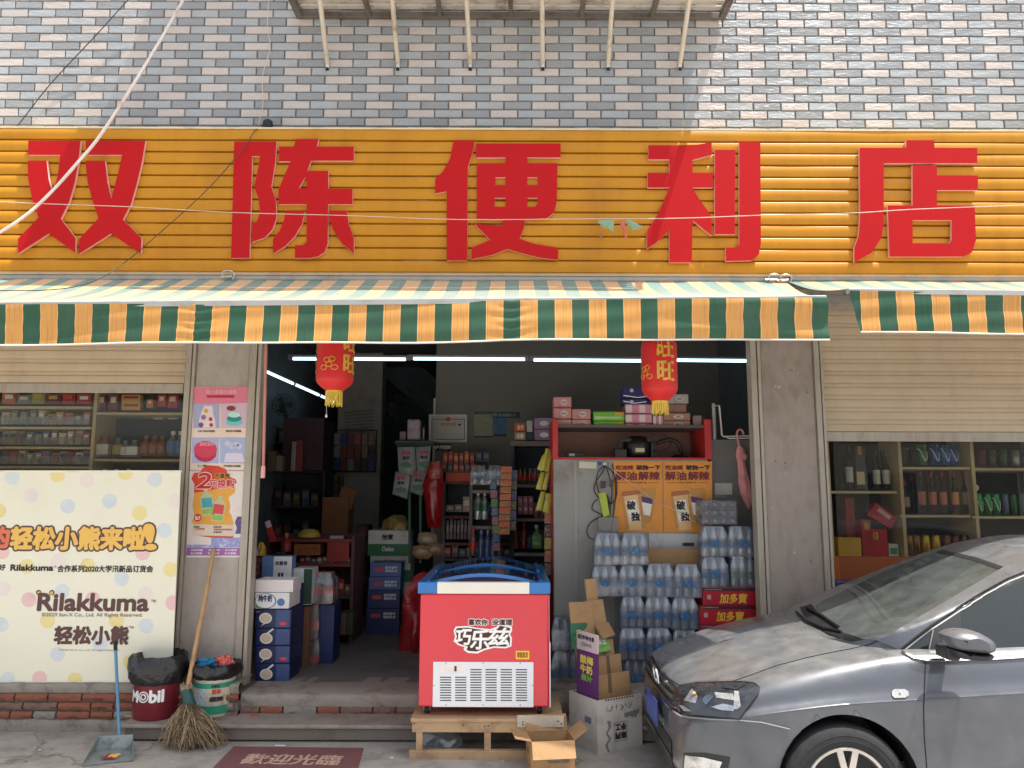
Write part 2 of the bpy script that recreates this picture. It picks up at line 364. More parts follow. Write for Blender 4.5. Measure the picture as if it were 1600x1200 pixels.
ZH = {
 'first': [[[(44,220),(126,220),(123,250),(117,285),(108,315),(95,342),(118,372),(118,395),(76,365),(28,396),(28,373),(60,340),(50,310),(44,280),(43,251),(73,251),(76,280),(82,302),(90,275),(94,242),(44,242)]],
           [[(134,220),(227,220),(222,252),(213,290),(205,318),(192,343),(221,372),(220,396),(173,365),(123,397),(123,374),(154,341),(145,315),(137,285),(133,251),(164,251),(168,285),(174,310),(184,272),(191,242),(134,242)]]],
 'second': [[[(366,221),(432,221),(430,255),(424,291),(431,313),(432,340),(426,358),(414,371),(394,378),(394,349),(402,345),(406,330),(404,310),(397,292),(403,265),(406,244),(394,244),(390,403),(361,403)]],
            [[(463,217),(498,217),(495,229),(553,229),(553,251),(486,251),(480,267),(513,267),(513,295),(551,295),(551,319),(513,319),(512,380),(508,393),(498,400),(485,403),(461,403),(461,383),(473,383),(479,378),(479,319),(435,319),(435,297),(442,280),(454,252),(436,252),(436,229),(459,229)],[(477,276),(467,294),(480,294)]],
            [[(446,329),(476,330),(472,350),(460,370),(445,385),(427,396),(426,374),(437,360),(444,343)]],
            [[(514,329),(542,329),(545,350),(553,372),(553,396),(535,381),(521,360),(515,343)]]],
 'third': [[[(709,219),(742,220),(738,240),(731,262),(730,407),(698,407),(698,299),(680,302),(680,279),(692,268),(703,248)]],
           [[(744,224),(876,224),(876,246),(824,246),(824,255),(871,255),(870,315),(866,332),(855,341),(820,343),(818,358),(812,373),(835,381),(872,387),(872,406),(840,402),(792,389),(770,398),(737,405),(737,387),(766,375),(742,350),(785,353),(786,343),(745,342),(745,255),(790,255),(790,246),(744,246)],
            [(774,277),(790,277),(790,289),(774,289)],[(824,277),(840,277),(840,289),(824,289)],[(773,309),(790,309),(790,323),(773,323)],[(824,309),(840,309),(840,318),(836,323),(824,323)]]],
 'fourth': [[[(1013,227),(1060,227),(1090,226),(1112,222),(1112,242),(1082,250),(1082,270),(1114,270),(1114,293),(1082,293),(1092,310),(1112,338),(1112,368),(1082,344),(1081,410),(1046,410),(1046,358),(1031,375),(1011,389),(1011,360),(1026,338),(1042,303),(1046,293),(1012,293),(1012,270),(1046,270),(1046,249),(1013,249)]],
            [[(1117,234),(1149,234),(1148,366),(1117,366)]],
            [[(1155,222),(1188,222),(1189,380),(1186,397),(1175,407),(1134,408),(1134,387),(1150,387),(1155,382)]]],
 'fifth': [[[(1343,231),(1416,231),(1416,219),(1460,219),(1460,231),(1527,231),(1527,255),(1381,255),(1381,350),(1377,372),(1362,395),(1335,410),(1335,387),(1342,367),(1344,340)]],
           [[(1426,258),(1464,258),(1464,274),(1528,274),(1528,297),(1464,297),(1464,321),(1523,321),(1525,375),(1519,394),(1505,401),(1390,401),(1387,321),(1426,321)],[(1426,344),(1487,344),(1487,375),(1482,380),(1426,380)]]]}
redl = mat('red_letter_face', (180, 20, 24), 0.5, var=0.05, scale=1.5, spec=0.16); redr = mat('letter_edge', (232, 176, 168), 0.5)
LB = {'first': 'leftmost red sign character, a doubled crossing shape', 'second': 'second red sign character from the left, tall stem with ear', 'third': 'middle red sign character with small square holes', 'fourth': 'fourth red sign character, with two bars on its right', 'fifth': 'rightmost red sign character, with box under a roof stroke'}
for k, comps in ZH.items():
    mb = MB()
    for c in comps: mb.prism(c, lambda u, v, h: pt(u, v, SY - 0.034) + Vector((0, 0.025 - h, 0)), 0.025, 0, 1)
    tag(mb.build('sign_letter', [redl, redr]), LB[k], 'letter', 'red characters on the shop sign')

# ---- facade: columns, door posts, shutters, brick base, step
CY0 = 0.25
conc = weather(mat('column_concrete', (178, 168, 158), 0.7, var=0.1, scale=5, bump=0.18, bscale=14, dirt=(164, 153, 142)), 0.35, (5, 5, 2.4), (0.5, 0.44, 0.38), 0.5, 0.68)
FZ = ptz(500, 1076, 0).z
FZ = pt(500, 1076, 0.2).z                   # shop floor height
def vcol(name, xa_, xb_, Y, d, m, z0, z1, parent=None, bev=0.006):
    x0, x1 = pt(xa_, 800, Y).x, pt(xb_, 800, Y).x
    return MB().box((x0, Y, z0), (x1, Y + d, z1)).build(name, m, parent, bev=bev)
XL = [pt(q, 800, CY0).x for q in (277, 292, 379, 398)]; XR = [pt(q, 800, CY0).x for q in (1181, 1197, 1283, 1297)]
tag(MB().box((XL[1], CY0, FZ - 0.25), (XL[2], CY0 + 0.3, 3.3)).build('column', conc, bev=0.012), 'stained concrete pillar carrying the pink and orange posters', 'pillar', 'concrete pillars beside the doorway')
conc2 = weather(mat('column_brown_paint', (161, 148, 137), 0.5, var=0.08, scale=4, bump=0.15, bscale=12, dirt=(150, 136, 125)), 0.4, (5, 5, 2), (0.5, 0.44, 0.38), 0.5, 0.68)
col2 = tag(MB().box((XR[1], CY0, FZ - 0.25), (XR[2], CY0 + 0.3, 3.3)).build('column', conc2, bev=0.012), 'bare brownish concrete pillar behind the parked car', 'pillar', 'concrete pillars beside the doorway')
post = weather(mat('beige_metal_post', (176, 167, 152), 0.45, var=0.08, scale=4), 0.4, (14, 14, 2), (0.55, 0.46, 0.38), 0.52, 0.68)
for nm, a, b, lb in (('shutter_guide', XL[0], XL[1], 'upright metal guide between left shutter and poster pillar'), ('door_post', XL[2], XL[3], 'pale metal door post right of the poster pillar'),
                     ('door_post', XR[0], XR[1], 'pale metal door post left of the bare pillar'), ('shutter_guide', XR[2], XR[3], 'upright metal guide between bare pillar and right shutter')):
    m_ = MB(); w = b - a
    m_.box((a, CY0 - 0.02, FZ), (b - w * 0.42, CY0 + 0.05, 3.2)).box((b - w * 0.30, CY0 - 0.02, FZ), (b, CY0 + 0.05, 3.2)).box((a, CY0 + 0.051, FZ), (b, CY0 + 0.09, 3.2))
    tag(m_.build(nm, post, bev=0.003), lb, 'post')
def shutter(xs0, xs1, ybot, pitch, label, m, Y=0.31):
    zb = pt((xs0 + xs1) / 2 if 0 < xs0 else 150, ybot, Y).z; x0, x1 = pt(xs0, 600, Y).x, pt(xs1, 600, Y).x
    t = thing('roller_shutter', label, 'shutter', ((x0 + x1) / 2, Y, zb)); pr = []
    z = zb + 0.075; i = 0
    while z < 3.15:
        pr += [(Y + 0.008, z), (Y, z + 0.004), (Y - 0.004, z + pitch * 0.3), (Y - 0.003, z + pitch * 0.58), (Y + 0.004, z + pitch * 0.64), (Y + 0.004, z + pitch * 0.92), (Y + 0.008, z + pitch - 0.003)]
        z += pitch
    MB().grid([[(x0, y, q), (x1, y, q)] for y, q in pr], flip=True).build('slats', m, t, smooth=30)
    MB().box((x0, Y - 0.012, zb), (x1, Y + 0.012, zb + 0.075)).build('bottom_rail', post, t, bev=0.006)
    return t
shm = weather(mat('beige_shutter_paint', (200, 180, 152), 0.4, var=0.05, scale=2.5), 0.2, (4, 4, 1.2), (0.6, 0.52, 0.44), 0.5, 0.68)
pitchL = abs(pt(60, 556, 0.31).z - pt(60, 575.5, 0.31).z) * 1.0
shutter(-420, 288, 614, pitchL, 'beige roller shutter half lowered over the left shop window', shm)
pitchR = abs(pt(1400, 600, 0.31).z - pt(1400, 619, 0.31).z)
shutter(1286, 2060, 691, pitchR, 'beige roller shutter half lowered over the right shop window', shm)

# brick base under the left window: real bricks with worn faces and cement patches
def brickwork(name, label, x0, x1, z0, z1, Y, rows, seed):
    rnd = random.Random(seed); t = thing(name, label, 'wall', ((x0 + x1) / 2, Y, z0)); mb = MB(); mc = MB()
    bm = [mat('worn_red_brick', (140, 86, 66), 0.9, var=0.2, scale=14, bump=0.5, bscale=40, dirt=(112, 80, 68)), mat('sooty_brick', (124, 98, 86), 0.9, var=0.18, scale=12, bump=0.5, bscale=40), mat('cement_smear', (140, 134, 126), 0.95, var=0.14, scale=9, bump=0.5, bscale=30)]
    rh = (z1 - z0) / rows
    def blob(mbx, a, b, c, d, mi, ir):
        n = 7; rowsv = []
        us = [a + (b - a) * i / n for i in range(n + 1)]
        top = [(u, Y - 0.004 - rnd.uniform(0, 0.012), d - rnd.uniform(0, ir)) for u in us]; bot = [(u, Y - 0.004 - rnd.uniform(0, 0.012), c + rnd.uniform(0, ir)) for u in us]
        mid = [(u, Y - 0.016 - rnd.uniform(0, 0.012), (c + d) / 2) for u in us]
        tb = [(u, Y + 0.05, q[2]) for u, q in zip(us, top)]; bb = [(u, Y + 0.05, q[2]) for u, q in zip(us, bot)]
        mbx.grid([bb, bot, mid, top, tb], mi)
        for k in (0, n):
            mbx.add([bb[k], bot[k], mid[k], top[k], tb[k]], [(0, 1, 2, 3, 4) if k else (4, 3, 2, 1, 0)], mi)
    for r in range(rows):
        z = z0 + r * rh; x = x0 - rnd.uniform(0, 0.2)
        while x < x1:
            w = rnd.choice((0.235, 0.24, 0.23, 0.12, 0.16)); red = rnd.random() < (0.12 if rows == 1 else 0.85 if r == rows - 1 else 0.45)
            a, b = max(x0, x + 0.007), min(x1, x + w - 0.007)
            if b - a > 0.03: blob(mb, a, b, z + 0.0035, z + rh - 0.0035, 0 if red else (1 if rnd.random() < 0.6 else 2), 0.006)
            x += w
    mb.build('bricks', bm, t, smooth=50)
    mc.box((x0, Y + 0.006, z0), (x1, Y + 0.3, z1)).build('mortar', mat('dirty_mortar', (112, 104, 96), 0.95, var=0.2, scale=20, bump=0.6, bscale=60), t)
    return t
zL1 = pt(100, 1067, 0.02).z
xbr = pt(372, 1100, 0.0).x
bw = brickwork('brick_wall', 'low worn red brick wall under the cream poster board', -5.6, xbr, 0.085, zL1 - 0.06, 0.0, 3, 3)
def rough_slab(name, x0, x1, y0, y1, z0, z1, m, parent=None, amp=0.006, nx=60, seed=1):
    rnd = random.Random(seed); mb = MB(); xs = [x0 + (x1 - x0) * i / nx for i in range(nx + 1)]
    P = lambda q: [(x, q[0] + rnd.uniform(-amp, amp), q[1] + rnd.uniform(-amp, amp) * 0.7) for x in xs]
    zm = (z0 + z1) / 2
    rows = [[(x, y0 + 0.01, z0) for x in xs], P((y0, zm)), P((y0, z1 - 0.012)), P((y0 + 0.012, z1)), P((y1 * 0.5 + y0 * 0.5, z1)), [(x, y1, z1) for x in xs]]
    return mb.grid(rows).build(name, m, parent, smooth=60)
cem = mat('cement_ledge', (150, 142, 132), 0.92, var=0.16, scale=7, bump=0.4, bscale=24, dirt=(108, 100, 92))
rough_slab('ledge', -5.6, xbr, -0.006, 0.3, zL1 - 0.062, zL1, cem, bw, seed=4)
rough_slab('plinth', -5.6, xbr, -0.004, 0.05, -0.01, 0.088, cem, bw, seed=6)
# doorway threshold with broken brick edge, and the step in front
th = brickwork('door_threshold', 'broken brick and concrete threshold under the doorway', xbr + 0.002, 2.4, 0.10, 0.165, 0.06, 1, 9)
rough_slab('ledge', xbr + 0.002, 2.4, 0.045, 0.55, 0.158, FZ, cem, th, seed=8, nx=80)
st = mat('step_stone', (152, 142, 132), 0.85, var=0.16, scale=4, bump=0.25, bscale=20, dirt=(120, 110, 101)); weather(st, 0.45, (4, 4, 4), (0.5, 0.46, 0.42), 0.5, 0.66)
zs = 0.115; ysf = ptz(500, 1133, zs).y
stp = thing('door_step', 'long low stone step in front of the doorway', 'step', (0, ysf, 0))
x0s = pt(186, 1140, ysf).x
MB().box((x0s, ysf, zs - 0.026), (1.30, 0.06, zs)).build('tread', st, stp, bev=0.008)
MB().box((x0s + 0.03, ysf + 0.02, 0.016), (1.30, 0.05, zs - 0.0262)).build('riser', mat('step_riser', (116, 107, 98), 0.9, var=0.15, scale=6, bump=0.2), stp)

# ---- shop room
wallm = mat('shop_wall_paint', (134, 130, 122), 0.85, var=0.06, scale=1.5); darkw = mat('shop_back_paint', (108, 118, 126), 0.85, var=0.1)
room = thing('shop_interior', 'dim inside of the shop behind the open doorway', 'room', (0, 3, FZ))
RX0, RX1, RZ = -2.85, 2.45, 3.62
BY = 3.4; xw = pt(681, 620, BY).x
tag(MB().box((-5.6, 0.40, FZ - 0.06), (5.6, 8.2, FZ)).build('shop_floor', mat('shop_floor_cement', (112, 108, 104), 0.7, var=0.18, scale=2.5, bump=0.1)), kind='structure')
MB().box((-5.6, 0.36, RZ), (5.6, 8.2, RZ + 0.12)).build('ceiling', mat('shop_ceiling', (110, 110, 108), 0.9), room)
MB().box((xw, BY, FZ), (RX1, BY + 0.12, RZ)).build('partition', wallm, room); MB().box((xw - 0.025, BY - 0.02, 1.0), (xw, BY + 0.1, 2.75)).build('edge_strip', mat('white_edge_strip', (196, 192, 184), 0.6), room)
chip = mat('paint_chip', (196, 186, 172), 0.8)
rq = random.Random(9)
for k in range(22):
    x, y = rq.uniform(1202, 1278), rq.choice((rq.uniform(560, 610), rq.uniform(540, 900))); w = rq.uniform(0.6, 2.4); fpatch('paint_chip', [[(x + w * math.cos(a) * rq.uniform(.5, 1), y + w * 1.3 * math.sin(a) * rq.uniform(.5, 1)) for a in [i * 1.047 for i in range(6)]]], CY0 - 0.0002, 0.0006, chip if k % 3 else mat('dark_scuff', (92, 80, 72), 0.8), col2)
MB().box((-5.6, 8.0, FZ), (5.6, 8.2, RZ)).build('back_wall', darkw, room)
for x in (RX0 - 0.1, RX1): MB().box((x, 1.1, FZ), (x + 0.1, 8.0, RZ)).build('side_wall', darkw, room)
x0, x1, _, _ = rc(528, 600, 596, 700, 5.2)
MB().box((x0, 5.2, FZ), (x1, 5.5, RZ)).build('pillar', mat('pale_pillar_paint', (176, 168, 160), 0.85), room)
# stair slab climbing behind
p0, p1 = pt(585, 545, 6.5), pt(690, 630, 6.5)
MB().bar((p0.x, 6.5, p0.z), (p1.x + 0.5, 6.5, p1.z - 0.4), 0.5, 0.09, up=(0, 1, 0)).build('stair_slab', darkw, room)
# lintel wall between sign and shop, seen only from inside and under the awning
tag(MB().box((-5.6, 0.10, 3.08), (5.6, 0.355, 3.7)).build('lintel_beam', conc), 'concrete lintel behind the sign and awning roller', 'beam')
# ================================================================== AWNINGS
def awning_mat(name, ca, cb, period, x_off, dust):
    m = bpy.data.materials.new(name); m.use_nodes = True; n = m.node_tree.nodes; L = m.node_tree.links; b = n['Principled BSDF']
    tc = n.new('ShaderNodeTexCoord'); sx = n.new('ShaderNodeSeparateXYZ'); L.new(tc.outputs['Object'], sx.inputs[0])
    def mth(op, a, v=None, v2=None):
        q = n.new('ShaderNodeMath'); q.operation = op
        for i, s in enumerate((a, v, v2)):
            if s is None: continue
            if isinstance(s, (int, float)): q.inputs[i].default_value = s
            else: L.new(s, q.inputs[i])
        return q.outputs[0]
    u = mth('FRACT', mth('MULTIPLY', mth('SUBTRACT', sx.outputs['X'], x_off), 1 / period))
    rp = n.new('ShaderNodeValToRGB'); rp.color_ramp.interpolation = 'LINEAR'; e = rp.color_ramp.elements
    pale = tuple(min(1, v * 1.25 + 0.05) for v in lin(cb))
    e[0].position = 0.0; e[0].color = (*lin(ca), 1); e[1].position = 1.0; e[1].color = (*lin(ca), 1)
    for p, c in ((0.49, lin(ca)), (0.495, pale), (0.515, pale), (0.52, lin(cb)), (0.97, lin(cb)), (0.975, pale), (0.992, pale), (0.996, lin(ca))):
        q = e.new(p); q.color = (*c, 1)
    L.new(u, rp.inputs['Fac'])
    # rain streaks: fine vertical noise, plus blotchy dust
    mp = n.new('ShaderNodeMapping'); mp.inputs['Scale'].default_value = (130, 2, 3.0); L.new(tc.outputs['Object'], mp.inputs['Vector'])
    nz = n.new('ShaderNodeTexNoise'); nz.inputs['Scale'].default_value = 1.0; nz.inputs['Detail'].default_value = 4; L.new(mp.outputs[0], nz.inputs['Vector'])
    n2 = n.new('ShaderNodeTexNoise'); n2.inputs['Scale'].default_value = 3.0; n2.inputs['Detail'].default_value = 6; L.new(tc.outputs['Object'], n2.inputs['Vector'])
    mx = n.new('ShaderNodeMix'); mx.data_type = 'RGBA'; mx.blend_type = 'MULTIPLY'
    r2 = n.new('ShaderNodeValToRGB'); r2.color_ramp.elements[0].position = 0.28; r2.color_ramp.elements[0].color = (0.62, 0.54, 0.42, 1); r2.color_ramp.elements[1].position = 0.5; r2.color_ramp.elements[1].color = (1, 1, 1, 1)
    L.new(nz.outputs['Fac'], r2.inputs['Fac']); mx.inputs[0].default_value = 0.9 if not dust else 0.2
    L.new(rp.outputs['Color'], mx.inputs[6]); L.new(r2.outputs['Color'], mx.inputs[7])
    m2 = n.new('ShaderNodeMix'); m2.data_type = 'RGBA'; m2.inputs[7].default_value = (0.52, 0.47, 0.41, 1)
    f = mth('ADD', mth('MULTIPLY', n2.outputs['Fac'], dust), mth('MULTIPLY', mth('MAXIMUM', mth('SUBTRACT', mth('MULTIPLY', sx.outputs['Y'], -1.0), 0.25), 0.0), 0.5)) if dust else mth('MULTIPLY', n2.outputs['Fac'], 0.12)  # dust blotches, plus a paler tint growing towards the front edge
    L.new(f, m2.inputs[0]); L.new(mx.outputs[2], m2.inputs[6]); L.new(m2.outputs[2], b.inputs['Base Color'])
    b.inputs['Roughness'].default_value = 0.4; b.inputs['Specular IOR Level'].default_value = 0.25
    b.inputs['Sheen Weight'].default_value = 0.12 if dust else 0.0; b.inputs['Sheen Roughness'].default_value = 0.5
    nb = n.new('ShaderNodeBump'); nb.inputs['Strength'].default_value = 0.08; nb.inputs['Distance'].default_value = 0.01
    mp3 = n.new('ShaderNodeMapping'); mp3.inputs['Scale'].default_value = (3, 3, 14); L.new(tc.outputs['Object'], mp3.inputs['Vector'])
    n3 = n.new('ShaderNodeTexNoise'); n3.inputs['Scale'].default_value = 1.5; L.new(mp3.outputs[0], n3.inputs['Vector']); L.new(n3.outputs['Fac'], nb.inputs['Height']); L.new(nb.outputs[0], b.inputs['Normal'])
    return m
AY = -1.02
def awning(label, xr0, xr1, yroot, xf0, xf1, ytop0, ytop1, ybot0, ybot1, stripe_px, Yf, seed, fold, lean):
    rnd = random.Random(seed)
    ra, rb = pt(xr0, yroot[0], -0.02), pt(xr1, yroot[1], -0.02)
    fa, fb = pt(xf0, ytop0, Yf), pt(xf1, ytop1, Yf); ba, bb = pt(xf0, ybot0, Yf), pt(xf1, ybot1, Yf)
    t = thing('awning', label, 'awning', ((ra.x + rb.x) / 2, 0, ra.z), 0, 'striped shop awnings')
    per = (pt(860, 500, Yf).x - pt(700, 500, Yf).x) / 160 * (53.5 if xf0 < 10 else 56.2)
    off = pt(stripe_px, 500, Yf).x - per * 0.5
    ext = -6.2 if xf0 < 10 else None; exr = 6.2 if xf1 > 1590 else None
    X0 = ext if ext else fa.x; X1 = exr if exr else fb.x
    lz = lambda x, p, q: p.z + (q.z - p.z) * (x - p.x) / (q.x - p.x)
    rz = (ra.z + rb.z) / 2
    nx = 150; xs = [X0 + (X1 - X0) * i / nx for i in range(nx + 1)]
    rows = []
    for j in range(13):
        k = j / 12; row = []
        for x in xs:
            xr = x if (ext and x < ra.x) or (exr and x > rb.x) else x
            if not ext: xr = x + (ra.x - fa.x) * (1 - k) * max(0, 1 - (x - X0) / 0.6)
            if not exr: xr = x + (rb.x - fb.x) * (1 - k) * max(0, 1 - (X1 - x) / 0.6)
            zf = lz(x, fa, fb)
            row.append((xr, -0.02 + (Yf + 0.02) * k, rz + (zf - rz) * k - 0.035 * math.sin(math.pi * k) + 0.004 * math.sin(x * 5 + 3 * k)))
        rows.append(row)
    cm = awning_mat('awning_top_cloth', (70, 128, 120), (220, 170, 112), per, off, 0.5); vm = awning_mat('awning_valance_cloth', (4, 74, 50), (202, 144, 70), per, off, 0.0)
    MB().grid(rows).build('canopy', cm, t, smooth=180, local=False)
    vr = []; nz = 16; nv = 420; xv = [X0 + (X1 - X0) * i / nv for i in range(nv + 1)]
    seams = [pt(s, 500, Yf).x for s in (308, 800)] if ext else []
    for j in range(nz + 1):
        k = j / nz; row = []
        for x in xv:
            zt, zb_ = lz(x, fa, fb), lz(x, ba, bb)
            s_ = 0.012 * math.sin(x * 3.1 + 0.8) * k + 0.010 * math.sin(x * 1.3 + k * 2)
            s_ += fold * (0.018 * math.sin(9 * (k - 0.35 * (x - X0) * 0.5)) * math.exp(-((x - X1) / 0.9) ** 2))
            s_ += fold * 0.012 * math.sin(13 * k + 4.0 * x) * 0.35
            for sx_ in seams: s_ += 0.006 * math.exp(-((x - sx_) / 0.10) ** 2) * math.sin(26 * k + 14 * abs(x - sx_))
            dx = lean * k * math.exp(-((x - X0) / 1.2) ** 2) if lean else 0
            row.append((x + dx, Yf - 0.012 - s_, zt - 0.012 + (zb_ - zt + 0.005 * math.sin(x * 2.1) + 0.003 * math.sin(x * 5.3 + 1)) * k + (0.004 * math.sin(x * 9) if 0 < k < 1 else 0)))
        vr.append(row)
    MB().grid(vr).build('valance', vm, t, smooth=180)
    hem = MB(); hem.tube([vr[-1][i] for i in range(0, nv + 1, 6)], 0.006, 6); hem.build('hem', mat('white_hem', (214, 206, 192), 0.6), t, smooth=60)
    fbm = MB(); fbm.bar((X0, Yf + 0.012, lz(X0, fa, fb) - 0.012), (X1, Yf + 0.012, lz(X1, fa, fb) - 0.012), 0.04, 0.035); fbm.build('front_bar', mat('grey_alloy', (176, 174, 170), 0.4, 0.6), t, bev=0.004)
    rb_ = MB(); xa2 = ext if ext else ra.x + 0.02; xb2 = exr if exr else rb.x - 0.02
    rb_.tube([(xa2, 0.0, rz + 0.018), (xb2, 0.0, rz + 0.018)], 0.032, 14); rb_.build('roller', mat('roller_alloy', (168, 166, 162), 0.45, 0.4), t, smooth=50)
    for q in (0.25, 0.75):
        x = max(X0, -2.6) + (min(X1, 2.6) - max(X0, -2.6)) * q
        am = MB(); am.bar((x, -0.02, rz - 0.12), (x + 0.4, Yf * 0.5, (rz + fa.z) / 2 - 0.12), 0.04, 0.05).bar((x + 0.4, Yf * 0.5, (rz + fa.z) / 2 - 0.12), (x, Yf + 0.03, lz(x, fa, fb) - 0.03), 0.035, 0.045)
        am.build('folding_arm', mat('grey_alloy', (176, 174, 170), 0.4, 0.6), t, bev=0.004)
    fx = MB(); z1 = (zbot + rz) / 2
    return t
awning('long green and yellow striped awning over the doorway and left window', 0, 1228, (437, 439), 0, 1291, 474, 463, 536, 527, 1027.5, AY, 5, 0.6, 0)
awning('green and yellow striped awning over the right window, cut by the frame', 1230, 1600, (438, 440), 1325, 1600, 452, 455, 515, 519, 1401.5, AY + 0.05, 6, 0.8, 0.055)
# grey fixing rail under the sign and the awning clamps
mb = MB(); za_, zb_ = pt(800, 441, -0.0).z, pt(800, 428.5, -0.0).z
mb.box((-5.6, 0.035, za_ - 0.02), (5.6, 0.095, zb_ + 0.01))
for i in range(60):
    x = -4.3 + i * 0.147 + random.uniform(-0.03, 0.03); z = za_ + random.uniform(0.02, 0.045)
    mb.lathe([(0.0, 0.0), (0.007, 0.0), (0.005, 0.006), (0, 0.007)], (0, 0, 0), 8, 1, Matrix.Translation((x, 0.035, z)) @ Matrix.Rotation(R(90), 4, 'X'))
tag(mb.build('fixing_rail', [mat('weathered_rail', (138, 132, 126), 0.6, 0.3, dirt=(100, 88, 80)), mat('screw_rust', (92, 74, 62), 0.7)]), 'grey screwed metal rail between sign and awning', 'rail')
for q, (cx, cy, lb) in enumerate(((356, 431, 'small steel clamp holding the long awning under the sign'), (1206, 436, 'steel clamp at the end of the long awning'), (1224, 437, 'steel clamp at the start of the right awning'))):
    p = pt(cx, cy, -0.06); t = thing('awning_clamp', lb, 'clamp', p, 0, 'awning clamps')
    cl = MB(); pale = mat('galvanised', (196, 196, 192), 0.35, 0.7)
    cl.tube([p + Vector((-0.05, 0, -0.01)), p + Vector((0.035, 0, -0.006))], 0.012, 8); cl.build('bolt', pale, t, smooth=60)
    c2 = MB(); c2.tube(bez([p + Vector(v) for v in ((-0.02, -0.02, -0.025), (-0.03, -0.03, 0.02), (0.02, -0.03, 0.03), (0.055, -0.02, 0.012), (0.04, -0.01, -0.03))], 5), 0.0055, 6); c2.build('hook', pale, t, smooth=60)

# ================================================================== RACK over the sign
rk = thing('window_rack', 'rusty metal window rack on slanting struts, cut by the top of the frame', 'rack', (-0.05, -0.3, pt(800, 30, 0.12).z))
rz_ = pt(800, 26, 0.11).z; RXA, RXB = pt(468, 30, 0.11).x, pt(1128, 30, 0.11).x
rm = mat('brown_rack_steel', (112, 104, 96), 0.6, 0.3, var=0.2, dirt=(86, 66, 52)); slm = mat('rack_slat_paint', (196, 186, 170), 0.5, 0.2, var=0.15, dirt=(142, 118, 94))
mb = MB(); yo = -0.62
mb.bar((RXA, 0.10, rz_), (RXB, 0.10, rz_), 0.035, 0.05).bar((RXA, yo, rz_), (RXB, yo, rz_), 0.035, 0.05)
n_ = 7
for i in range(n_):
    x = RXA + (RXB - RXA) * i / (n_ - 1)
    mb.bar((x, 0.117, rz_ - 0.001), (x, yo + 0.018, rz_ - 0.001), 0.05 if i in (0, n_ - 1) else 0.035, 0.045)
mb.build('frame', rm, rk, bev=0.003)
mb = MB()
for i in range(9):
    y = 0.035 - i * 0.075
    mb.box((RXA + 0.03, y - 0.022, rz_ + 0.026), (RXB - 0.03, y + 0.022, rz_ + 0.040))
mb.build('slats', slm, rk, bev=0.002)
for fx, tx in ((512, 500), (622, 613), (735, 729), (848, 847), (950, 957), (1062, 1077)):
    a = pt(fx, 102, FW - 0.014); x = a.x; t0 = pt(tx, 0, -0.28)
    d = (t0 - a); b = a + d * ((yo + 0.03 - a.y) / d.y) if abs(d.y) > 0.05 else t0
    k = (rz_ - a.z - 0.03) / d.z; b = a + d * k
    s = MB().tube([a, b], 0.019, 10).build('strut', slm, rk, smooth=60)
    MB().tube([a + Vector((0, 0.012, -0.045)), a + Vector((0, -0.012, 0.0))], 0.017, 8).lathe([(0.014, 0), (0.014, 0.02)], a + Vector((0, -0.012, -0.05)), 8, 1).build('foot', [mat('galvanised', (196, 196, 192), 0.35, 0.7), BLACK], s, smooth=60)
for i, x in enumerate((RXA, RXB)):
    for y in (0.10, yo):
        MB().bar((x, y, rz_ + 0.03), (x, y, rz_ + 0.75), 0.035, 0.035).build('upright', rm, rk, bev=0.003)
mb = MB()
for z in (0.3, 0.74): mb.bar((RXA, yo, rz_ + z), (RXB, yo, rz_ + z), 0.03, 0.03)
for i in range(1, 30): mb.tube([(RXA + (RXB - RXA) * i / 30, yo, rz_ + 0.02), (RXA + (RXB - RXA) * i / 30, yo, rz_ + 0.74)], 0.007, 6)
mb.build('railing', rm, rk)

# ================================================================== CABLES
def cable(label, px, r, m, name='cable', cat='cable'):
    P = bez([pt(x, y, Y) for x, y, Y in px], 8)
    return tag(MB().tube(P, r, 6).build(name, m, smooth=60), label, cat)
wc = mat('white_cable', (226, 216, 208), 0.45, var=0.06, dirt=(196, 150, 138)); bc = mat('dark_wire', (58, 54, 52), 0.6); thin = mat('pale_string', (208, 192, 178), 0.6)
cable('thick white cable crossing the wall and the leftmost sign character', [(310, -60, 0.02), (286, 0, -0.03), (222, 110, -0.12), (160, 207, -0.2), (118, 258, -0.24), (82, 298, -0.26), (45, 333, -0.28), (0, 363, -0.3), (-60, 395, -0.3)], 0.0115, wc)
cable('thin dark wire slanting across the tiles at the upper left', [(240, -40, 0.06), (200, 0, 0.07), (150, 55, 0.08), (80, 130, 0.10), (28, 196, 0.10)], 0.004, bc)
cable('thin pale wire hanging down the tiles left of the rack', [(424, -30, 0.09), (419, 10, 0.09), (418, 45, 0.10), (422, 75, 0.10), (410, 120, 0.10), (411, 160, 0.10), (404, 196, 0.09)], 0.003, thin)
cable('thin dark wire drooping from the sign top to the left awning', [(414, 197, -0.02), (398, 205, -0.08), (378, 235, -0.12), (320, 300, -0.12), (245, 368, -0.13), (200, 406, -0.2), (150, 438, -0.45), (90, 452, -0.62), (0, 454, -0.7), (-40, 453, -0.7)], 0.0032, bc)
cable('taut pale string stretched across the red sign characters', [(-20, 314, -0.2), (60, 318, -0.2), (200, 323, -0.19), (365, 332, -0.18), (550, 337, -0.18), (720, 343, -0.17), (900, 342, -0.17), (1060, 341, -0.17), (1200, 336, -0.17), (1330, 333, -0.17), (1430, 327, -0.17), (1640, 319, -0.18)], 0.0028, thin, 'string', 'string')
p = pt(415, 194, -0.0)
tag(MB().lathe([(0.0, -0.035), (0.03, -0.032), (0.04, -0.01), (0.036, 0.022), (0.018, 0.036), (0, 0.038)], p + Vector((0, 0.05, 0.025)), 16).build('wire_boot', BLACK, smooth=60), 'round black rubber cap on top of the sign', 'cap')
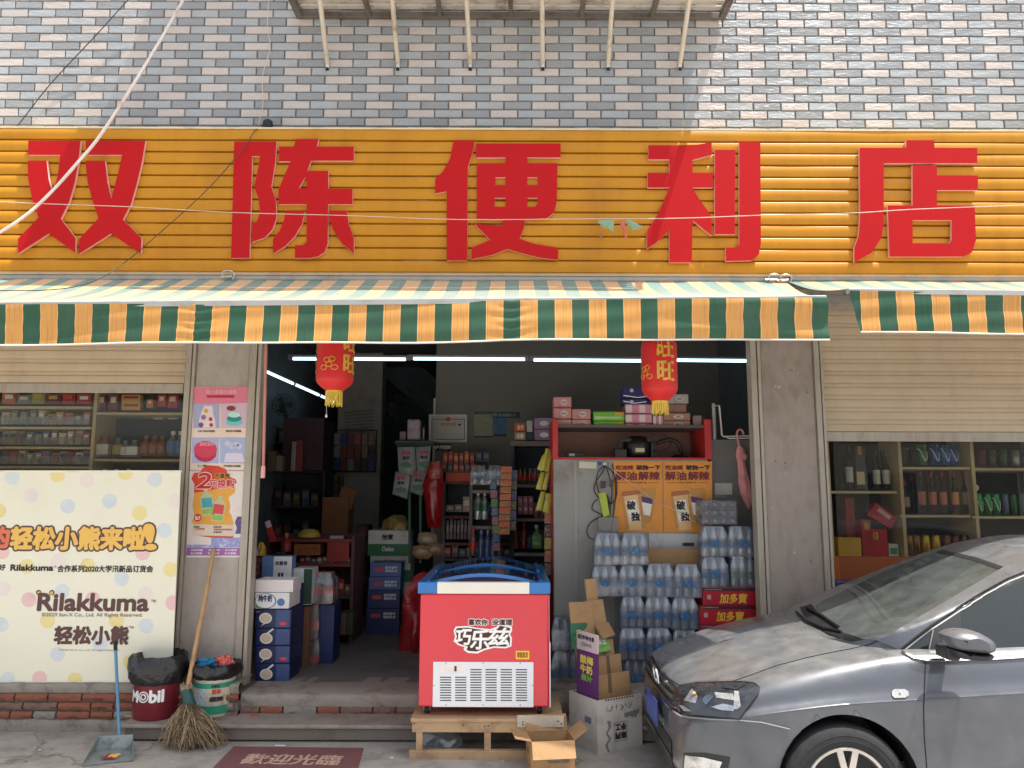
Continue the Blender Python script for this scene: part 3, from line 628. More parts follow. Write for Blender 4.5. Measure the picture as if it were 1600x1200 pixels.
# torn bunting scraps on the string
def scrap(label, px, c, Y=-0.18):
    P = [pt(x, y, Y) for x, y in px]; n = len(P); o = sum(P, Vector()) / n
    mb = MB(); mb.add([o + Vector((0, -0.012, 0))] + [q + Vector((0, 0.006 * math.sin(i * 2.2), 0)) for i, q in enumerate(P)], [(0, (i + 1) % n + 1, i + 1) for i in range(n)])
    tag(mb.build('bunting_scrap', mat('scrap_' + c, {'green': (128, 156, 128), 'red': (196, 96, 84), 'brown': (150, 104, 60)}[c], 0.7, sheen=0.1), thick=0.0015), label, 'bunting', 'torn bunting scraps on the sign')
scrap('grey green bunting scrap, larger one nearer the middle character', [(934, 347), (937, 344), (959, 344), (959, 363), (964, 365), (952, 359), (940, 353)], 'green')
scrap('pointed pale green bunting scrap beside the fourth character', [(977, 344), (984, 343), (1006, 356), (988, 360), (981, 352)], 'green')
scrap('small red strip of bunting hanging on the sign', [(969, 349), (974, 343), (977, 348), (976, 358), (980, 374), (977, 372), (971, 358)], 'red')
scrap('tiny brown bunting shred below the green scrap', [(938, 362), (943, 360), (942, 367), (939, 370), (941, 378), (937, 368)], 'brown')

# ================================================================== LANTERNS
redc = mat('lantern_red_cloth', (206, 28, 26), 0.55, var=0.06, scale=3, sheen=0.1); fringe = mat('lantern_fringe', (222, 190, 70), 0.5, var=0.2, scale=30)
def lantern(label, xc, y0, y1, ytas, rpx, Y, turn):
    c = pt(xc, (y0 + y1) / 2, Y); r = rpx * (pt(xc + 10, y0, Y).x - pt(xc, y0, Y).x) / 10
    zt, zb = pt(xc, y0, Y).z, pt(xc, y1, Y).z; ztl = pt(xc, ytas, Y).z; H = zt - zb
    t = thing('lantern', label, 'lantern', (c.x, Y, zb), 0, 'red cloth lanterns under the awning')
    pr = []
    for i in range(33):
        k = i / 32; e = min(k, 1 - k); rr = r * (min(1, (0.44 + 0.56 * math.sin(min(1, e / 0.19) * math.pi / 2)))) ; rr *= 1 + 0.006 * math.cos(i * math.pi)
        pr.append((rr, zb + H * k))
    MB().lathe(pr, (c.x, Y, 0), 40).build('shade', redc, t, smooth=180)
    MB().lathe([(r * 0.44, zt - 0.004), (r * 0.46, zt + 0.02), (r * 0.3, zt + 0.022)], (c.x, Y, 0), 24).build('top_cap', mat('lantern_gold_cap', (200, 160, 60), 0.35, 0.5), t, smooth=60)
    MB().tube([(c.x, Y, zt + 0.02), (c.x, Y, zt + 0.25)], 0.003, 6).build('hanger', BLACK, t)
    f = MB(); rf = r * 0.43; rnd = random.Random(3)
    f.lathe([(rf, zb - 0.012), (rf * 1.02, zb + 0.006)], (c.x, Y, 0), 24)
    for i in range(46):
        a = i / 46 * 2 * math.pi; x, y = c.x + rf * math.cos(a), Y + rf * math.sin(a); z2 = ztl + rnd.uniform(-0.006, 0.008)
        f.tube([(x, y, zb), (x + rnd.uniform(-.003, .003), y + rnd.uniform(-.003, .003), (zb + z2) / 2), (x + rnd.uniform(-.006, .006), y + rnd.uniform(-.006, .006), z2)], 0.0028, 4)
    f.build('tassel', fringe, t)
    def wrap(ang):
        def w(p):
            a = ang + (p.x - c.x) / r; k = (p.z - zb) / H; e = min(k, 1 - k); rr = r * (min(1, 0.44 + 0.56 * math.sin(min(1, e / 0.19) * math.pi / 2)))
            d = rr + (Y - p.y) + 0.002
            return Vector((c.x + d * math.sin(a), Y - d * math.cos(a), p.z))
        return w
    h = H * 0.27
    for zq in (zb + H * 0.62, zb + H * 0.28):
        text(t, '旺', (c.x - r * 0.48, Y, zq), (r * 0.96, 0, 0), (0, 0, h), GOLD, bold=0.004, warp=wrap(turn), lift=0.0015)
        text(t, '旺', (c.x - r * 0.48, Y, zq), (r * 0.96, 0, 0), (0, 0, h), GOLD, bold=0.004, warp=wrap(turn - 2.6), lift=0.0015)
    # plain gold cloud ornament where the figure stands
    o = MB()
    for dx, dz in ((-0.3, 0), (0.3, 0), (0, 0.08), (-0.12, 0.2), (0.14, 0.22)):
        P = [(c.x + r * (dx + 0.17 * math.cos(q)), Y, zb + H * (0.34 + dz * 0.6) + r * 0.13 * math.sin(q)) for q in [i * math.pi / 8 for i in range(17)]]
        o.tube([wrap(turn - 1.25)(Vector(q)) for q in P], 0.0028, 5)
    o.build('gold_ornament', GOLD, t)
    return t
lantern('red cloth lantern with gold writing hanging by the left door post', 524, 515, 611, 634, 28.5, -0.55, 1.15)
lantern('red cloth lantern with gold writing hanging nearer the right door post', 1030, 522, 627, 647, 27.5, -0.55, 0.2)
p0, p1 = pt(510, 634, -0.55), pt(510, 648, -0.55)
tag(MB().tube([p0 + Vector((0, 0, 0.02)), p1], 0.0015, 5).box(p1 - Vector((0.006, 0.006, 0.018)), p1 + Vector((0.006, 0.006, 0))).build('pull_cord', mat('cord_white', (210, 200, 190), 0.5)), 'white pull cord dangling under the left lantern', 'cord')
# ================================================================== LIGHT TUBES (lit)
tube_m = mat('lit_tube', (205, 240, 250), 0.4, emit=2.2, var=0.0); holder = mat('tube_holder', (120, 120, 124), 0.5)
def tubelight(label, a, b, r=0.013):
    t = thing('light_tube', label, 'lamp', (Vector(a) + Vector(b)) / 2, 0, 'lit fluorescent tubes in the shop')
    d = (Vector(b) - Vector(a)).normalized()
    MB().tube([a, b], r, 10).build('tube', tube_m, t, smooth=60)
    u = Vector((0, 0, r + 0.012)); MB().bar(Vector(a) - d * 0.05 + u, Vector(b) + d * 0.05 + u, 0.03, 0.018).build('holder', holder, t)
    MB().bar(Vector(a) - d * 0.045, Vector(a), 0.024, 0.024).build('socket', holder, t); MB().bar(Vector(b), Vector(b) + d * 0.045, 0.024, 0.024).build('socket', holder, t)
TY = 1.35
for a, b, lb in ((458, 634, 'leftmost lit tube of the row across the shop'), (646, 820, 'middle lit tube of the row across the shop'), (834, 1012, 'lit tube of the cross row, behind the right lantern'), (1024, 1168, 'rightmost lit tube of the row across the shop')):
    tubelight(lb, pt(a, 560.5 if a < 800 else 562.5, TY), pt(b, 561.5 if a < 800 else 564, TY))
pa, pb = pt(396, 572, 1.9), pt(522, 628, 4.6); dd = pb - pa
for i, lb in enumerate(('nearest tube of the row running into the shop', 'second tube of the row running into the shop', 'farthest tube of the row running into the shop')):
    k0, k1 = ((0, .42), (.44, .76), (.78, 1))[i]; tubelight(lb, pa + dd * k0, pa + dd * (k1 - 0.005))
# ================================================================== AWNING CRANK
a, b = pt(416, 532, -0.3), pt(411.5, 728, -0.12)
cr = thing('crank_rod', 'pink awning crank rod hanging beside the left door post', 'rod', b)
MB().tube([a, b], 0.011, 10).build('rod', mat('pink_rod', (190, 126, 112), 0.45), cr, smooth=60)
MB().tube([b, pt(410.5, 747, -0.12)], [0.015, 0.016], 10).build('grip', mat('pink_grip', (226, 170, 158), 0.45), cr, smooth=60)
# ================================================================== POSTERS on the left pillar
PY = CY0 - 0.004
def pk(x, y): return (x, y)
po = thing('cake_poster', 'pink cake poster with four photo tiles high on the left pillar', 'poster', pt(340, 735, PY))
fpatch('sheet', [[(302, 604), (392, 604), (387, 735), (297, 735)]], PY, 0.003, col((236, 214, 196)), po)
fpatch('header', [[(302.5, 604.5), (391.5, 604.5), (391, 634), (387, 630), (301, 632)]], PY - 0.003, 0.001, col((226, 128, 150)), po)
fpatch('title_strip', [[(323, 617.5), (366, 617.5), (366, 621.5), (323, 621.5)]], PY - 0.004, 0.001, col((188, 36, 66)), po)
ftext(po, '街上最靓的蛋糕', (322, 609, 370, 615.5), PY - 0.004, col((240, 186, 190)), bold=0.0005)
for x0, y0, x1, y1, c in ((302, 631, 343, 669, (168, 172, 206)), (345, 631, 386.5, 669, (214, 186, 200)), (300, 683.5, 342, 724, (176, 180, 212)), (344, 683.5, 385.5, 724, (172, 184, 216))):
    fpatch('photo_tile', [[(x0, y0), (x1, y0), (x1, y1), (x0, y1)]], PY - 0.003, 0.0012, col(c), po)
D = PY - 0.0045
fpatch('cake_picture', [[(311, 668), (311, 655), (314, 647), (319, 634), (332, 634), (333, 647), (336, 655), (337, 668)]], D, 0.001, col((238, 214, 214)), po)
for q, (cx, cy, rr, c) in enumerate(((318, 652, 4, (150, 110, 160)), (329, 655, 3, (170, 60, 60)), (330, 664, 3, (160, 60, 60)), (322, 642, 3.4, (214, 170, 80)), (314, 664, 4, (110, 84, 150)))):
    fpatch('cake_topping', [circ(cx, cy, rr)], D - 0.001, 0.0008, col(c), po)
fpatch('cake_picture', [circ(366, 660, 13, 5.5)], D, 0.001, col((120, 200, 190)), po)
fpatch('cake_picture', [circ(366, 654, 11.5, 5)], D - 0.001, 0.001, col((30, 140, 140)), po); fpatch('cake_picture', [circ(366, 648, 9.5, 4.4)], D - 0.002, 0.001, col((196, 232, 226)), po)
fpatch('cake_picture', [circ(361, 638, 7, 4)], D - 0.003, 0.001, col((140, 60, 44)), po)
fpatch('cake_side', [[(303, 702), (339, 702), (337, 714), (330, 720), (321, 722), (311, 720), (305, 714)]], D, 0.001, col((190, 40, 70)), po)
fpatch('cake_top', [circ(321, 702, 18, 13)], D - 0.001, 0.001, col((216, 62, 92)), po)
ftext(po, '2020', (312, 691, 334, 696), D - 0.002, col((240, 170, 180)), bold=0.0012)
fpatch('cake_picture', [[(350, 722), (353, 708), (378, 708), (383, 722)]], D, 0.001, col((222, 212, 226)), po)
for x in (356, 362, 369, 374): fpatch('cake_topping', [circ(x, 693 + (x % 4) * 2, 4.5)], D, 0.001, col((208, 204, 228)), po)
for s, x0, x1, y in (('云朵三层水果蛋糕', 309, 336, 672), ('精品双水果蛋糕', 353, 377, 672), ('五二二蛋糕', 309, 323, 726), ('方形星星水果蛋糕', 349, 376, 726.5)):
    ftext(po, s, (x0, y, x1, y + 3.4), PY - 0.003, INK, bold=0.0004)
p2 = thing('drink_poster', 'orange and white bargain drinks poster low on the left pillar', 'poster', pt(335, 871, PY))
fpatch('sheet', [[(296.5, 736), (386, 736), (378, 871), (291, 871)]], PY, 0.003, col((232, 220, 212)), p2)
fpatch('red_splash', [[(324, 727), (341, 728), (353, 733), (355, 738), (352, 742), (368, 749), (370, 754), (363, 760), (340, 764), (320, 768), (303, 770), (304, 757), (299, 748), (303, 739), (313, 738), (316, 732)]], PY - 0.0035, 0.001, mat('poster_red', (220, 70, 44), 0.5, dirt=(200, 56, 40)), p2)
fpatch('orange_splash', [[(304, 770), (320, 767), (345, 764), (368, 759), (367, 770), (357, 777), (360, 790), (358, 800), (362, 806), (366, 822), (340, 820), (303, 819), (299, 815), (304, 806), (301, 790)]], PY - 0.0032, 0.001, mat('poster_orange', (232, 168, 70), 0.5, dirt=(222, 150, 54)), p2)
wh = col((250, 240, 232)); rd = col((206, 40, 34))
ftext(p2, '2', (307, 739, 329, 763), PY - 0.005, rd, bold=0.003, rim=wh, rimw=0.008, slant=0.18)
ftext(p2, '元换购', (327, 749, 366, 762), PY - 0.005, rd, bold=0.002, rim=wh, rimw=0.005)
ftext(p2, '开盖有', (336, 739.5, 359, 747), PY - 0.005, INK, bold=0.001, rim=col((232, 180, 60)), rimw=0.004)
for bx_, by_, c1, tl in ((324, 790, (70, 168, 178), -0.10), (341, 800, (214, 74, 74), 0.14)):
    def sh(pts): return [(bx_ + u * math.cos(tl) - v * math.sin(tl), by_ + u * math.sin(tl) + v * math.cos(tl)) for u, v in pts]
    fpatch('bottle_picture', [sh([(-3, -26), (3, -26), (3.5, -20), (9, -15), (10, -11), (9, 15), (-9, 15), (-10, -11), (-9, -15), (-3.5, -20)])], PY - 0.0045, 0.001, col((196, 196, 150)), p2)
    fpatch('bottle_label', [sh([(-8, -12), (8, -12), (8, 3), (-8, 3)])], PY - 0.0055, 0.001, col(c1), p2)
    fpatch('bottle_fruit', [sh([(-8, 6), (8, 4), (8, 13), (-8, 13)])], PY - 0.0055, 0.001, col((150, 190, 90)), p2)
fpatch('round_badge', [circ(309, 809, 6)], PY - 0.0045, 0.001, col((210, 56, 52)), p2); ftext(p2, '新品上市', (305, 806, 313, 812), PY - 0.0055, wh, bold=0.0006)
fpatch('info_box', [[(302, 820), (366, 820), (365, 837), (301, 837)]], PY - 0.0045, 0.001, col((222, 206, 184)), p2)
fpatch('red_line', [[(309, 837), (365, 838), (364, 841), (330, 840)]], PY - 0.0045, 0.001, col((214, 80, 50)), p2)
for s, x0, y0, x1, c in (('开盖有奖', 303, 822, 312, INK), ('2元换购', 305, 825, 320, rd), ('活动时间', 334, 822, 346, INK), ('详情请见店内海报说明', 334, 826, 362, rd), ('先到先得', 334, 830, 346, INK)): ftext(p2, s, (x0, y0, x1, y0 + 2.8), PY - 0.0055, c, bold=0.0003)
fpatch('purple_corner', [[(371, 807), (379, 807), (377, 834), (367, 834), (370, 825), (367, 816)]], PY - 0.0032, 0.001, mat('poster_purple', (92, 78, 128), 0.5, scale=30, dirt=(180, 170, 200)), p2)
fpatch('photo_strip', [[(293, 851), (330, 851), (330, 838), (337, 840), (377, 840), (376, 855), (292, 856)]], PY - 0.0032, 0.001, mat('poster_lilac', (150, 156, 204), 0.5, scale=30, dirt=(216, 214, 232)), p2)
fpatch('purple_footer', [[(292, 856), (376, 856), (375, 868), (291, 868)]], PY - 0.0036, 0.001, col((160, 104, 168)), p2)
for x0, s in ((299, '时尚鸡蛋'), (326, '酒水饮料'), (352, '办公送货')): ftext(p2, s, (x0, 858, x0 + 18, 861), PY - 0.0046, wh, bold=0.0004); ftext(p2, '生日蛋糕', (x0 - 1, 863, x0 + 17, 866), PY - 0.0046, wh, bold=0.0004)

# ================================================================== CREAM POSTER BOARD (left window)
BYF = 0.03
bd = thing('poster_board', 'cream polka dot poster board under the left window', 'poster board', pt(130, 1066, BYF))
cream = mat('cream_board_print', (236, 232, 210), 0.4, var=0.03, scale=1.2)
fpatch('panel', [[(-420, 737), (283, 737), (269, 1066), (-420, 1066)]], BYF + 0.006, 0.006, cream, bd)
fpatch('rim', [[(-420, 735), (284.5, 735), (284.5, 738), (-420, 738)]], BYF - 0.0005, 0.004, mat('cream_rim', (236, 228, 210), 0.4), bd)
dy, db, dp, dl = col((234, 218, 152)), col((212, 219, 221)), col((233, 194, 191)), col((233, 220, 212))
def clipdot(cx, cy, r):
    P = circ(cx, cy, r, n=28); xr = 283.5 - (cy - 737) * 14 / 329
    return [(min(x, xr - 0.8), max(738.5, min(1065, y))) for x, y in P]
k2 = lambda X, Y: (X * 300 / 1600, 0 + Y)
for cx, cy, c in ((19, 746, db), (90, 742, dy), (196, 738.5, dy), (242, 749, db), (106, 791, db), (171, 783, db), (218, 802, dy), (-2, 798, dy), (136, 750, dl), (48, 775, dl), (275, 783, dl),
                  (257, 829, db), (223, 864, dp), (3, 862, dp), (42, 885, dy), (137, 884, dy), (267, 890, dy), (190, 904, db), (91, 877, dl), (97, 924, db), (45, 937, dp), (145, 936, dp), (270, 942, dp), (227, 928, dl), (2, 976, db), (182, 970, dy), (74, 970, dy), (228, 978, db), (90, 1022, db), (156, 1006, db), (204, 1034, dy), (62, 1060, dp), (117, 1062, dy), (12, 1062, db), (5, 920, dl)):
    fpatch('dot', [clipdot(cx, cy, 11.6)], BYF - 0.0002, 0.0006, c, bd)
br = col((92, 58, 56)); mus = col((236, 188, 92)); orr = col((226, 116, 80))
TB = BYF - 0.001
ftext(bd, '轻松小熊来啦', (18, 824, 226, 858), TB, mus, bold=0.0085, rim=br, rimw=0.021, n=12)
ftext(bd, '!', (229.5, 820, 245, 858), TB, mus, bold=0.009, rim=br, rimw=0.021, n=12, slant=-0.4)
ftext(bd, '的', (-16, 824, 14, 855), TB, orr, bold=0.0085, rim=br, rimw=0.021, n=12)
ftext(bd, 'Rilakkuma', (17, 882.5, 83, 891.5), TB, INK, bold=0.0028)
ftext(bd, '合作系列2020大学汛新品订货会', (90, 883.5, 239, 894), TB, INK, bold=0.0016); ftext(bd, '好', (-2, 882, 8.5, 891), TB, INK, bold=0.0016)
ftext(bd, '™', (84.5, 884, 88, 886.5), TB, INK); ftext(bd, 'Rilakkuma', (60, 928, 232, 954), TB, br, bold=0.0065, n=12)
fpatch('logo_ear', [circ(60.5, 926, 4.2)], TB, 0.001, br, bd); fpatch('logo_ear', [circ(81, 926, 4.2)], TB, 0.001, br, bd)
fpatch('logo_ear', [circ(61, 926.5, 2.6)], TB - 0.001, 0.001, mus, bd); fpatch('logo_ear', [circ(80.6, 926.5, 2.6)], TB - 0.001, 0.001, mus, bd)
ftext(bd, '™', (236, 937, 243.5, 941), TB, INK); ftext(bd, '©2020 San-X Co., Ltd. All Rights Reserved.', (65, 957.5, 223, 965), TB, col((120, 104, 96)), bold=0.0002)
ftext(bd, '轻松小熊', (86, 979, 200, 1006), TB, br, bold=0.0062, n=12); ftext(bd, '™', (202, 978.5, 209, 982), TB, INK)
ftext(bd, '©2020 San-X Co., Ltd. All Rights Reserved.', (92, 1014, 187, 1018), TB, col((150, 134, 120)))
# ================================================================== GENERIC GOODS
def mtop(o, label, cat, group=None): return tag(o, label, cat, group)
def carton(name, label, rect, Y, depth, mats, cat='carton', group=None, bev=0.004, z0=None, jit=0.0):
    return mtop(fbox(name, rect, Y, depth, mats, None, bev, z0, jit=jit), label, cat, group)
def bottle(name, label, xc, ytop, ybot, rpx, Y, glass, capm, labm=None, lab=(0.18, 0.52), cat='bottle', group=None, neck=0.72, square=False, n=14):
    "standing bottle on plane Y: body, cap, label"
    zt, zb = pt(xc, ytop, Y).z, pt(xc, ybot, Y).z; x = pt(xc, (ytop + ybot) / 2, Y).x; r = rpx * (pt(xc + 10, ybot, Y).x - x) / 10; H = zt - zb
    t = thing(name, label, cat, (x, Y, zb), 0, group); n = 4 if square else n; a0 = R(45) if square else 0; q = 1.3 if square else 1
    pr = [(r * 0.92 * q, zb), (r * q, zb + H * 0.03), (r * q, zb + H * neck * 0.82), (r * 0.9 * q, zb + H * neck * 0.92), (r * 0.42, zb + H * (neck + 0.07)), (r * 0.36, zb + H * 0.9)]
    MB().lathe(pr, (x, Y, 0), n, 0, None, a0).build('body', glass, t, smooth=50)
    MB().lathe([(r * 0.42, zb + H * 0.86), (r * 0.42, zt), (r * 0.3, zt + 0.001)], (x, Y, 0), 12).build('cap', capm, t, smooth=50)
    if labm: MB().lathe([(r * q + 0.0012, zb + H * lab[0]), (r * q + 0.0012, zb + H * lab[1])], (x, Y, 0), n, 0, None, a0).build('label', labm, t, smooth=50)
    return t
SW = mat('shelf_wood', (196, 178, 132), 0.55, var=0.08, scale=3)
DK = mat('display_back', (46, 47, 46), 0.8); G1 = mat('dark_green_glass', (16, 22, 20), 0.25, var=0.05, spec=0.25); G2 = mat('amber_glass', (140, 78, 44), 0.1, var=0.05, coat=0.5)
CLR = glassy('clear_bottle', (214, 224, 228), 0.16, 0.30, (196, 206, 212), 0.05)
def shelfcase(name, label, x0, x1, Y, d, ztop, zbot, dividers, boards):
    "open display case: boards are (px x0, px x1, px y centre)"
    a, b = pt(x0, 700, Y).x, pt(x1, 700, Y).x; t = thing(name, label, 'shelf', ((a + b) / 2, Y, zbot))
    MB().box((a, Y + d, zbot), (b, Y + d + 0.02, ztop)).build('back_panel', DK, t)
    for q in dividers:
        x = pt(q, 690, Y).x; MB().box((x - 0.014, Y, zbot), (x + 0.014, Y + d - 0.002, ztop)).build('divider', SW, t, bev=0.002)
    for u, v, y in boards:
        p, q = pt(u, y, Y), pt(v, y, Y); MB().box((p.x, Y + 0.002, p.z - 0.010), (q.x, Y + d - 0.003, p.z + 0.010)).build('shelf_board', SW, t, bev=0.002)
    return t
# ---- left window: tobacco case behind glass
LY = 0.46; LP = 0.50
zc = pt(100, 600, LY).z; zd = pt(100, 745, LY).z
shelfcase('display_shelf', 'wooden tobacco shelf case behind the left shop window', -400, 292, LY, 0.32, zc, FZ, (144.5, -160, 291), ((-400, 142, 635), (-400, 142, 667), (-400, 142, 698), (-400, 142, 728.5), (147, 290, 646), (147, 289, 719)))
pal = {'red': (176, 44, 40), 'grey': (148, 150, 152), 'cream': (208, 192, 158), 'gold': (206, 160, 62), 'blue': (92, 116, 150), 'maroon': (112, 40, 46), 'white': (222, 220, 216), 'brown': (122, 88, 62), 'teal': (84, 124, 122), 'orange': (206, 120, 66), 'olive': (156, 160, 96)}
rnd = random.Random(5)
rowsL = [(626 - 3 + 8, 4, 'top'), (663, 18, 'second'), (694.5, 19, 'third'), (725, 20, 'lowest')]
seqs = [[('orange', 10, 'orange'), ('grey', 10, 'grey'), ('olive', 11, 'cream'), ('maroon', 12, 'maroon'), ('red', 12, 'red'), ('red', 12, 'red')],
        ['cream', 'teal', 'grey', 'blue', 'cream', 'gold', 'gold', 'orange', 'brown', 'orange'], ['grey', 'olive', 'brown', 'teal', 'grey', 'blue', 'brown', 'cream', 'cream', 'grey', 'red'],
        ['maroon', 'red', 'cream', 'olive', 'grey', 'blue', 'orange', 'grey', 'red', 'white', 'blue']]
for ri, (yb, h, nm) in enumerate(rowsL):
    sq = seqs[ri]; w = 140 / len(sq)
    for i, it in enumerate(sq):
        cn_ = it[0] if isinstance(it, tuple) else it; hh = 19 if ri else 17
        hh += rnd.uniform(-3, 3); xa_ = 2 + i * w + rnd.uniform(0, 2); wd = min(w - 2.0, rnd.uniform(11, 13.5) if ri else w - 2)
        o = carton('cigarette_packet', f'{cn_} cigarette packet, {ordn(i)} from the left on the {nm} tobacco shelf', (xa_, yb - hh, xa_ + wd, yb), LP + rnd.uniform(0, 0.03), 0.05, col(pal[cn_]), 'cigarette packet', 'cigarette packets in the left window', 0.001)
        yy = yb - hh; c2 = rnd.choice([(226, 214, 190), (196, 170, 90), (70, 60, 60), (190, 70, 60), (232, 228, 222)])
        fbox('print_panel', (xa_ + wd * 0.2, yy + hh * 0.2, xa_ + wd * 0.8, yy + hh * 0.55), LP - 0.002, 0.003, col(c2), o, 0)
# clear dispensers in front of the packets
AC = glassy('acrylic', (235, 238, 240), 0.08, 0.06, (220, 224, 226), 0.04)
for ri, (yb, h, nm) in enumerate(rowsL[1:]):
    t = thing('packet_dispenser', f'clear plastic packet dispenser on the {nm} tobacco shelf', 'dispenser', pt(70, yb, LP - 0.03), 0, 'clear packet dispensers')
    a, b = pt(-20, yb, LP - 0.03), pt(139, yb, LP - 0.03); z0 = a.z; z1 = pt(70, yb - 12, LP - 0.03).z
    MB().box((a.x, LP - 0.032, z0), (b.x, LP - 0.029, z1)).build('front_sheet', AC, t)
    for i in range(13):
        x = a.x + (b.x - a.x) * i / 12; MB().box((x - 0.0012, LP - 0.0288, z0), (x + 0.0012, LP + 0.02, z1)).build('partition', AC, t)
for i, (x0, x1, y0, y1, c, lb) in enumerate(((153, 165, 617, 641, 'maroon', 'maroon and white packet upright at the left of the top right shelf'), (170, 184, 617, 641, 'maroon', 'second maroon and white packet on the top right shelf'), (190, 219, 617, 629, 'gold', 'upper gold box of two on the top right shelf'), (190, 219, 629.5, 641, 'gold', 'lower gold box of two on the top right shelf'),
                                         (229, 239, 624, 637, 'orange', 'small orange packet alone on the top right shelf'), (246, 259, 617, 635, 'red', 'red and white card packet left of its twin near the guide'), (262, 277, 617, 637, 'red', 'red and white card packet nearest the shutter guide'))):
    o = carton('cigarette_packet', lb, (x0, y0, x1, y1), LP, 0.05, col(pal[c]), 'cigarette packet', None, 0.001, z0=pt(200, 641, LP).z if y1 < 629 and c != 'gold' else None)
    fbox('print_panel', (x0 + 3, y0 + (y1 - y0) * 0.15, x1 - 3, y0 + (y1 - y0) * 0.5), LP - 0.002, 0.003, col((222, 212, 170) if c != 'gold' else (150, 40, 34)), o, 0)
bot = [(164.5, 682, 714, 8.6, CLR, (180, 70, 50), (206, 200, 186), 'square clear bottle with red cap and pale label, leftmost in the tobacco case', True),
       (185, 684, 714, 7.5, mat('olive_glass', (110, 104, 72), 0.1, coat=0.4), (70, 130, 130), (170, 150, 100), 'olive bottle with teal cap in the tobacco case', False),
       (196, 688, 714.5, 6.5, CLR, (80, 140, 180), (200, 196, 190), 'small clear bottle with blue cap, behind the label card', False),
       (210, 687.5, 714.5, 8, CLR, (80, 150, 190), (226, 228, 230), 'white labelled bottle with blue cap in the tobacco case', True),
       (228, 681, 713, 7.8, G2, (120, 100, 80), None, 'amber bottle, left one of three in the tobacco case', False), (241, 681, 713, 7.8, G2, (110, 96, 80), None, 'amber bottle, middle one of three in the tobacco case', False), (253, 681, 713, 7.8, G2, (120, 96, 80), None, 'amber bottle, right one of three in the tobacco case', False),
       (270, 674, 713, 7.5, CLR, (226, 228, 228), (90, 130, 180), 'tall clear bottle with white cap and blue band by the shutter guide', False), (281, 674, 713, 6, CLR, (226, 228, 228), (90, 130, 180), 'second tall clear bottle with white cap, half hidden by the guide', False)]
for xc, y0, y1, r, gl, cc, lc, lb, sq in bot: bottle('spirit_bottle', lb, xc, y0, y1, r, LP + 0.04, gl, col(cc), col(lc) if lc else None, (0.12, 0.6), 'bottle', None, 0.68, sq)
for x0, x1, y0, y1, c, lb in ((240, 255, 650, 655, (224, 222, 216), 'upper white price card stuck in the tobacco case'), (263, 278, 650, 655, (224, 222, 216), 'second white price card stuck in the tobacco case')):
    carton('price_card', lb, (x0, y0, x1, y1), LP + 0.2, 0.002, col(c), 'card', None, 0)
for i, x in enumerate((163, 181, 200)): bottle('spirit_bottle', f'dark bottle with white cap, {ordn(i)} on the lowest right shelf', x, 733, 765, 6, LP + 0.05, G1, col((220, 218, 210)), None)
t = thing('shop_window', 'clear glass pane of the left shop window', 'window', pt(100, 737, 0.36))
a, b = pt(-420, 600, 0.36), pt(280, 740, 0.36); GL = glassy('window_glass', (240, 239, 236), 0.02, 0.015, (200, 205, 205), 0.01, fres=0.25)
MB().box((a.x, 0.36, b.z - 0.02), (b.x, 0.364, a.z)).build('pane', GL, t)
p, q = pt(231, 600, 0.352), pt(231, 740, 0.352)
# ---- right window: drinks case
RY = 0.62
zc = pt(1450, 680, RY).z
shelfcase('display_shelf', 'wooden drinks shelf case behind the right shop window', 1288, 2050, RY, 0.34, zc, FZ, (1292, 1404.5, 1517.5, 1640), ((1290, 1402, 769), (1407, 1516, 731.5), (1407, 1516, 806.5), (1520, 1640, 733), (1520, 1640, 808.5), (1290, 1640, 872)))
cn = thing('counter', 'orange painted counter front under the right window shelves', 'counter', pt(1400, 1000, RY - 0.2))
x0, x1, z0_, z1_ = rc(1290, 871, 2050, 1060, RY - 0.03)
MB().box((x0, RY - 0.03, FZ), (x1, RY - 0.005, z1_)).build('panel', mat('orange_panel', (206, 108, 54), 0.5, var=0.05), cn)
o = carton('purple_bag', 'crumpled purple and white bag below the orange counter', (1306, 906, 1350, 960), RY - 0.10, 0.06, mat('purple_film', (92, 84, 140), 0.3, var=0.3, scale=14, dirt=(210, 206, 220)), 'bag', None, 0.02)
lo = lambda c: col(c, 0.45)
for x, y0, y1, r, lc, lb in ((1326.5, 697, 763, 6.5, (196, 196, 196), 'dark wine bottle with pale label, leftmost in the right window'), (1369, 704, 765, 6.5, (206, 200, 178), 'dark wine bottle with cream label, third on its shelf'), (1384, 704, 765, 6.5, (200, 196, 184), 'dark wine bottle with cream label, fourth on its shelf')):
    bottle('wine_bottle', lb, x, y0, y1, r, RY + 0.1, G1, lo((90, 80, 76)), lo(lc), (0.14, 0.50), 'bottle', None, 0.62)
o = carton('wine_box', 'black and gold wine gift box between the dark bottles', (1337, 698, 1353, 764), RY + 0.08, 0.08, lo((46, 46, 44)), 'box', None, 0.002)
fbox('label', (1339, 737, 1351, 757), RY + 0.078, 0.003, lo((206, 190, 130)), o, 0); fbox('gold_band', (1340, 697, 1346, 711), RY + 0.078, 0.003, lo((196, 130, 60)), o, 0)
for x, lc in ((1414.5, (170, 140, 120)), (1440, (190, 104, 76)), (1457, (196, 108, 78)), (1473, (196, 112, 84)), (1492, (222, 150, 84)), (1507, (150, 110, 84))):
    bottle('wine_bottle', 'wine bottle with red neck foil and %s label in the middle case' % {1414.5: 'dull brown, leftmost,', 1440: 'first copper', 1457: 'second copper', 1473: 'third copper', 1492: 'yellow orange', 1507: 'brown, rightmost,'}[x], x, 737 if x > 1420 else 752, 803, 7, RY + 0.1, G1, lo((150, 40, 36)), lo(lc), (0.22, 0.52), 'bottle', None, 0.62)
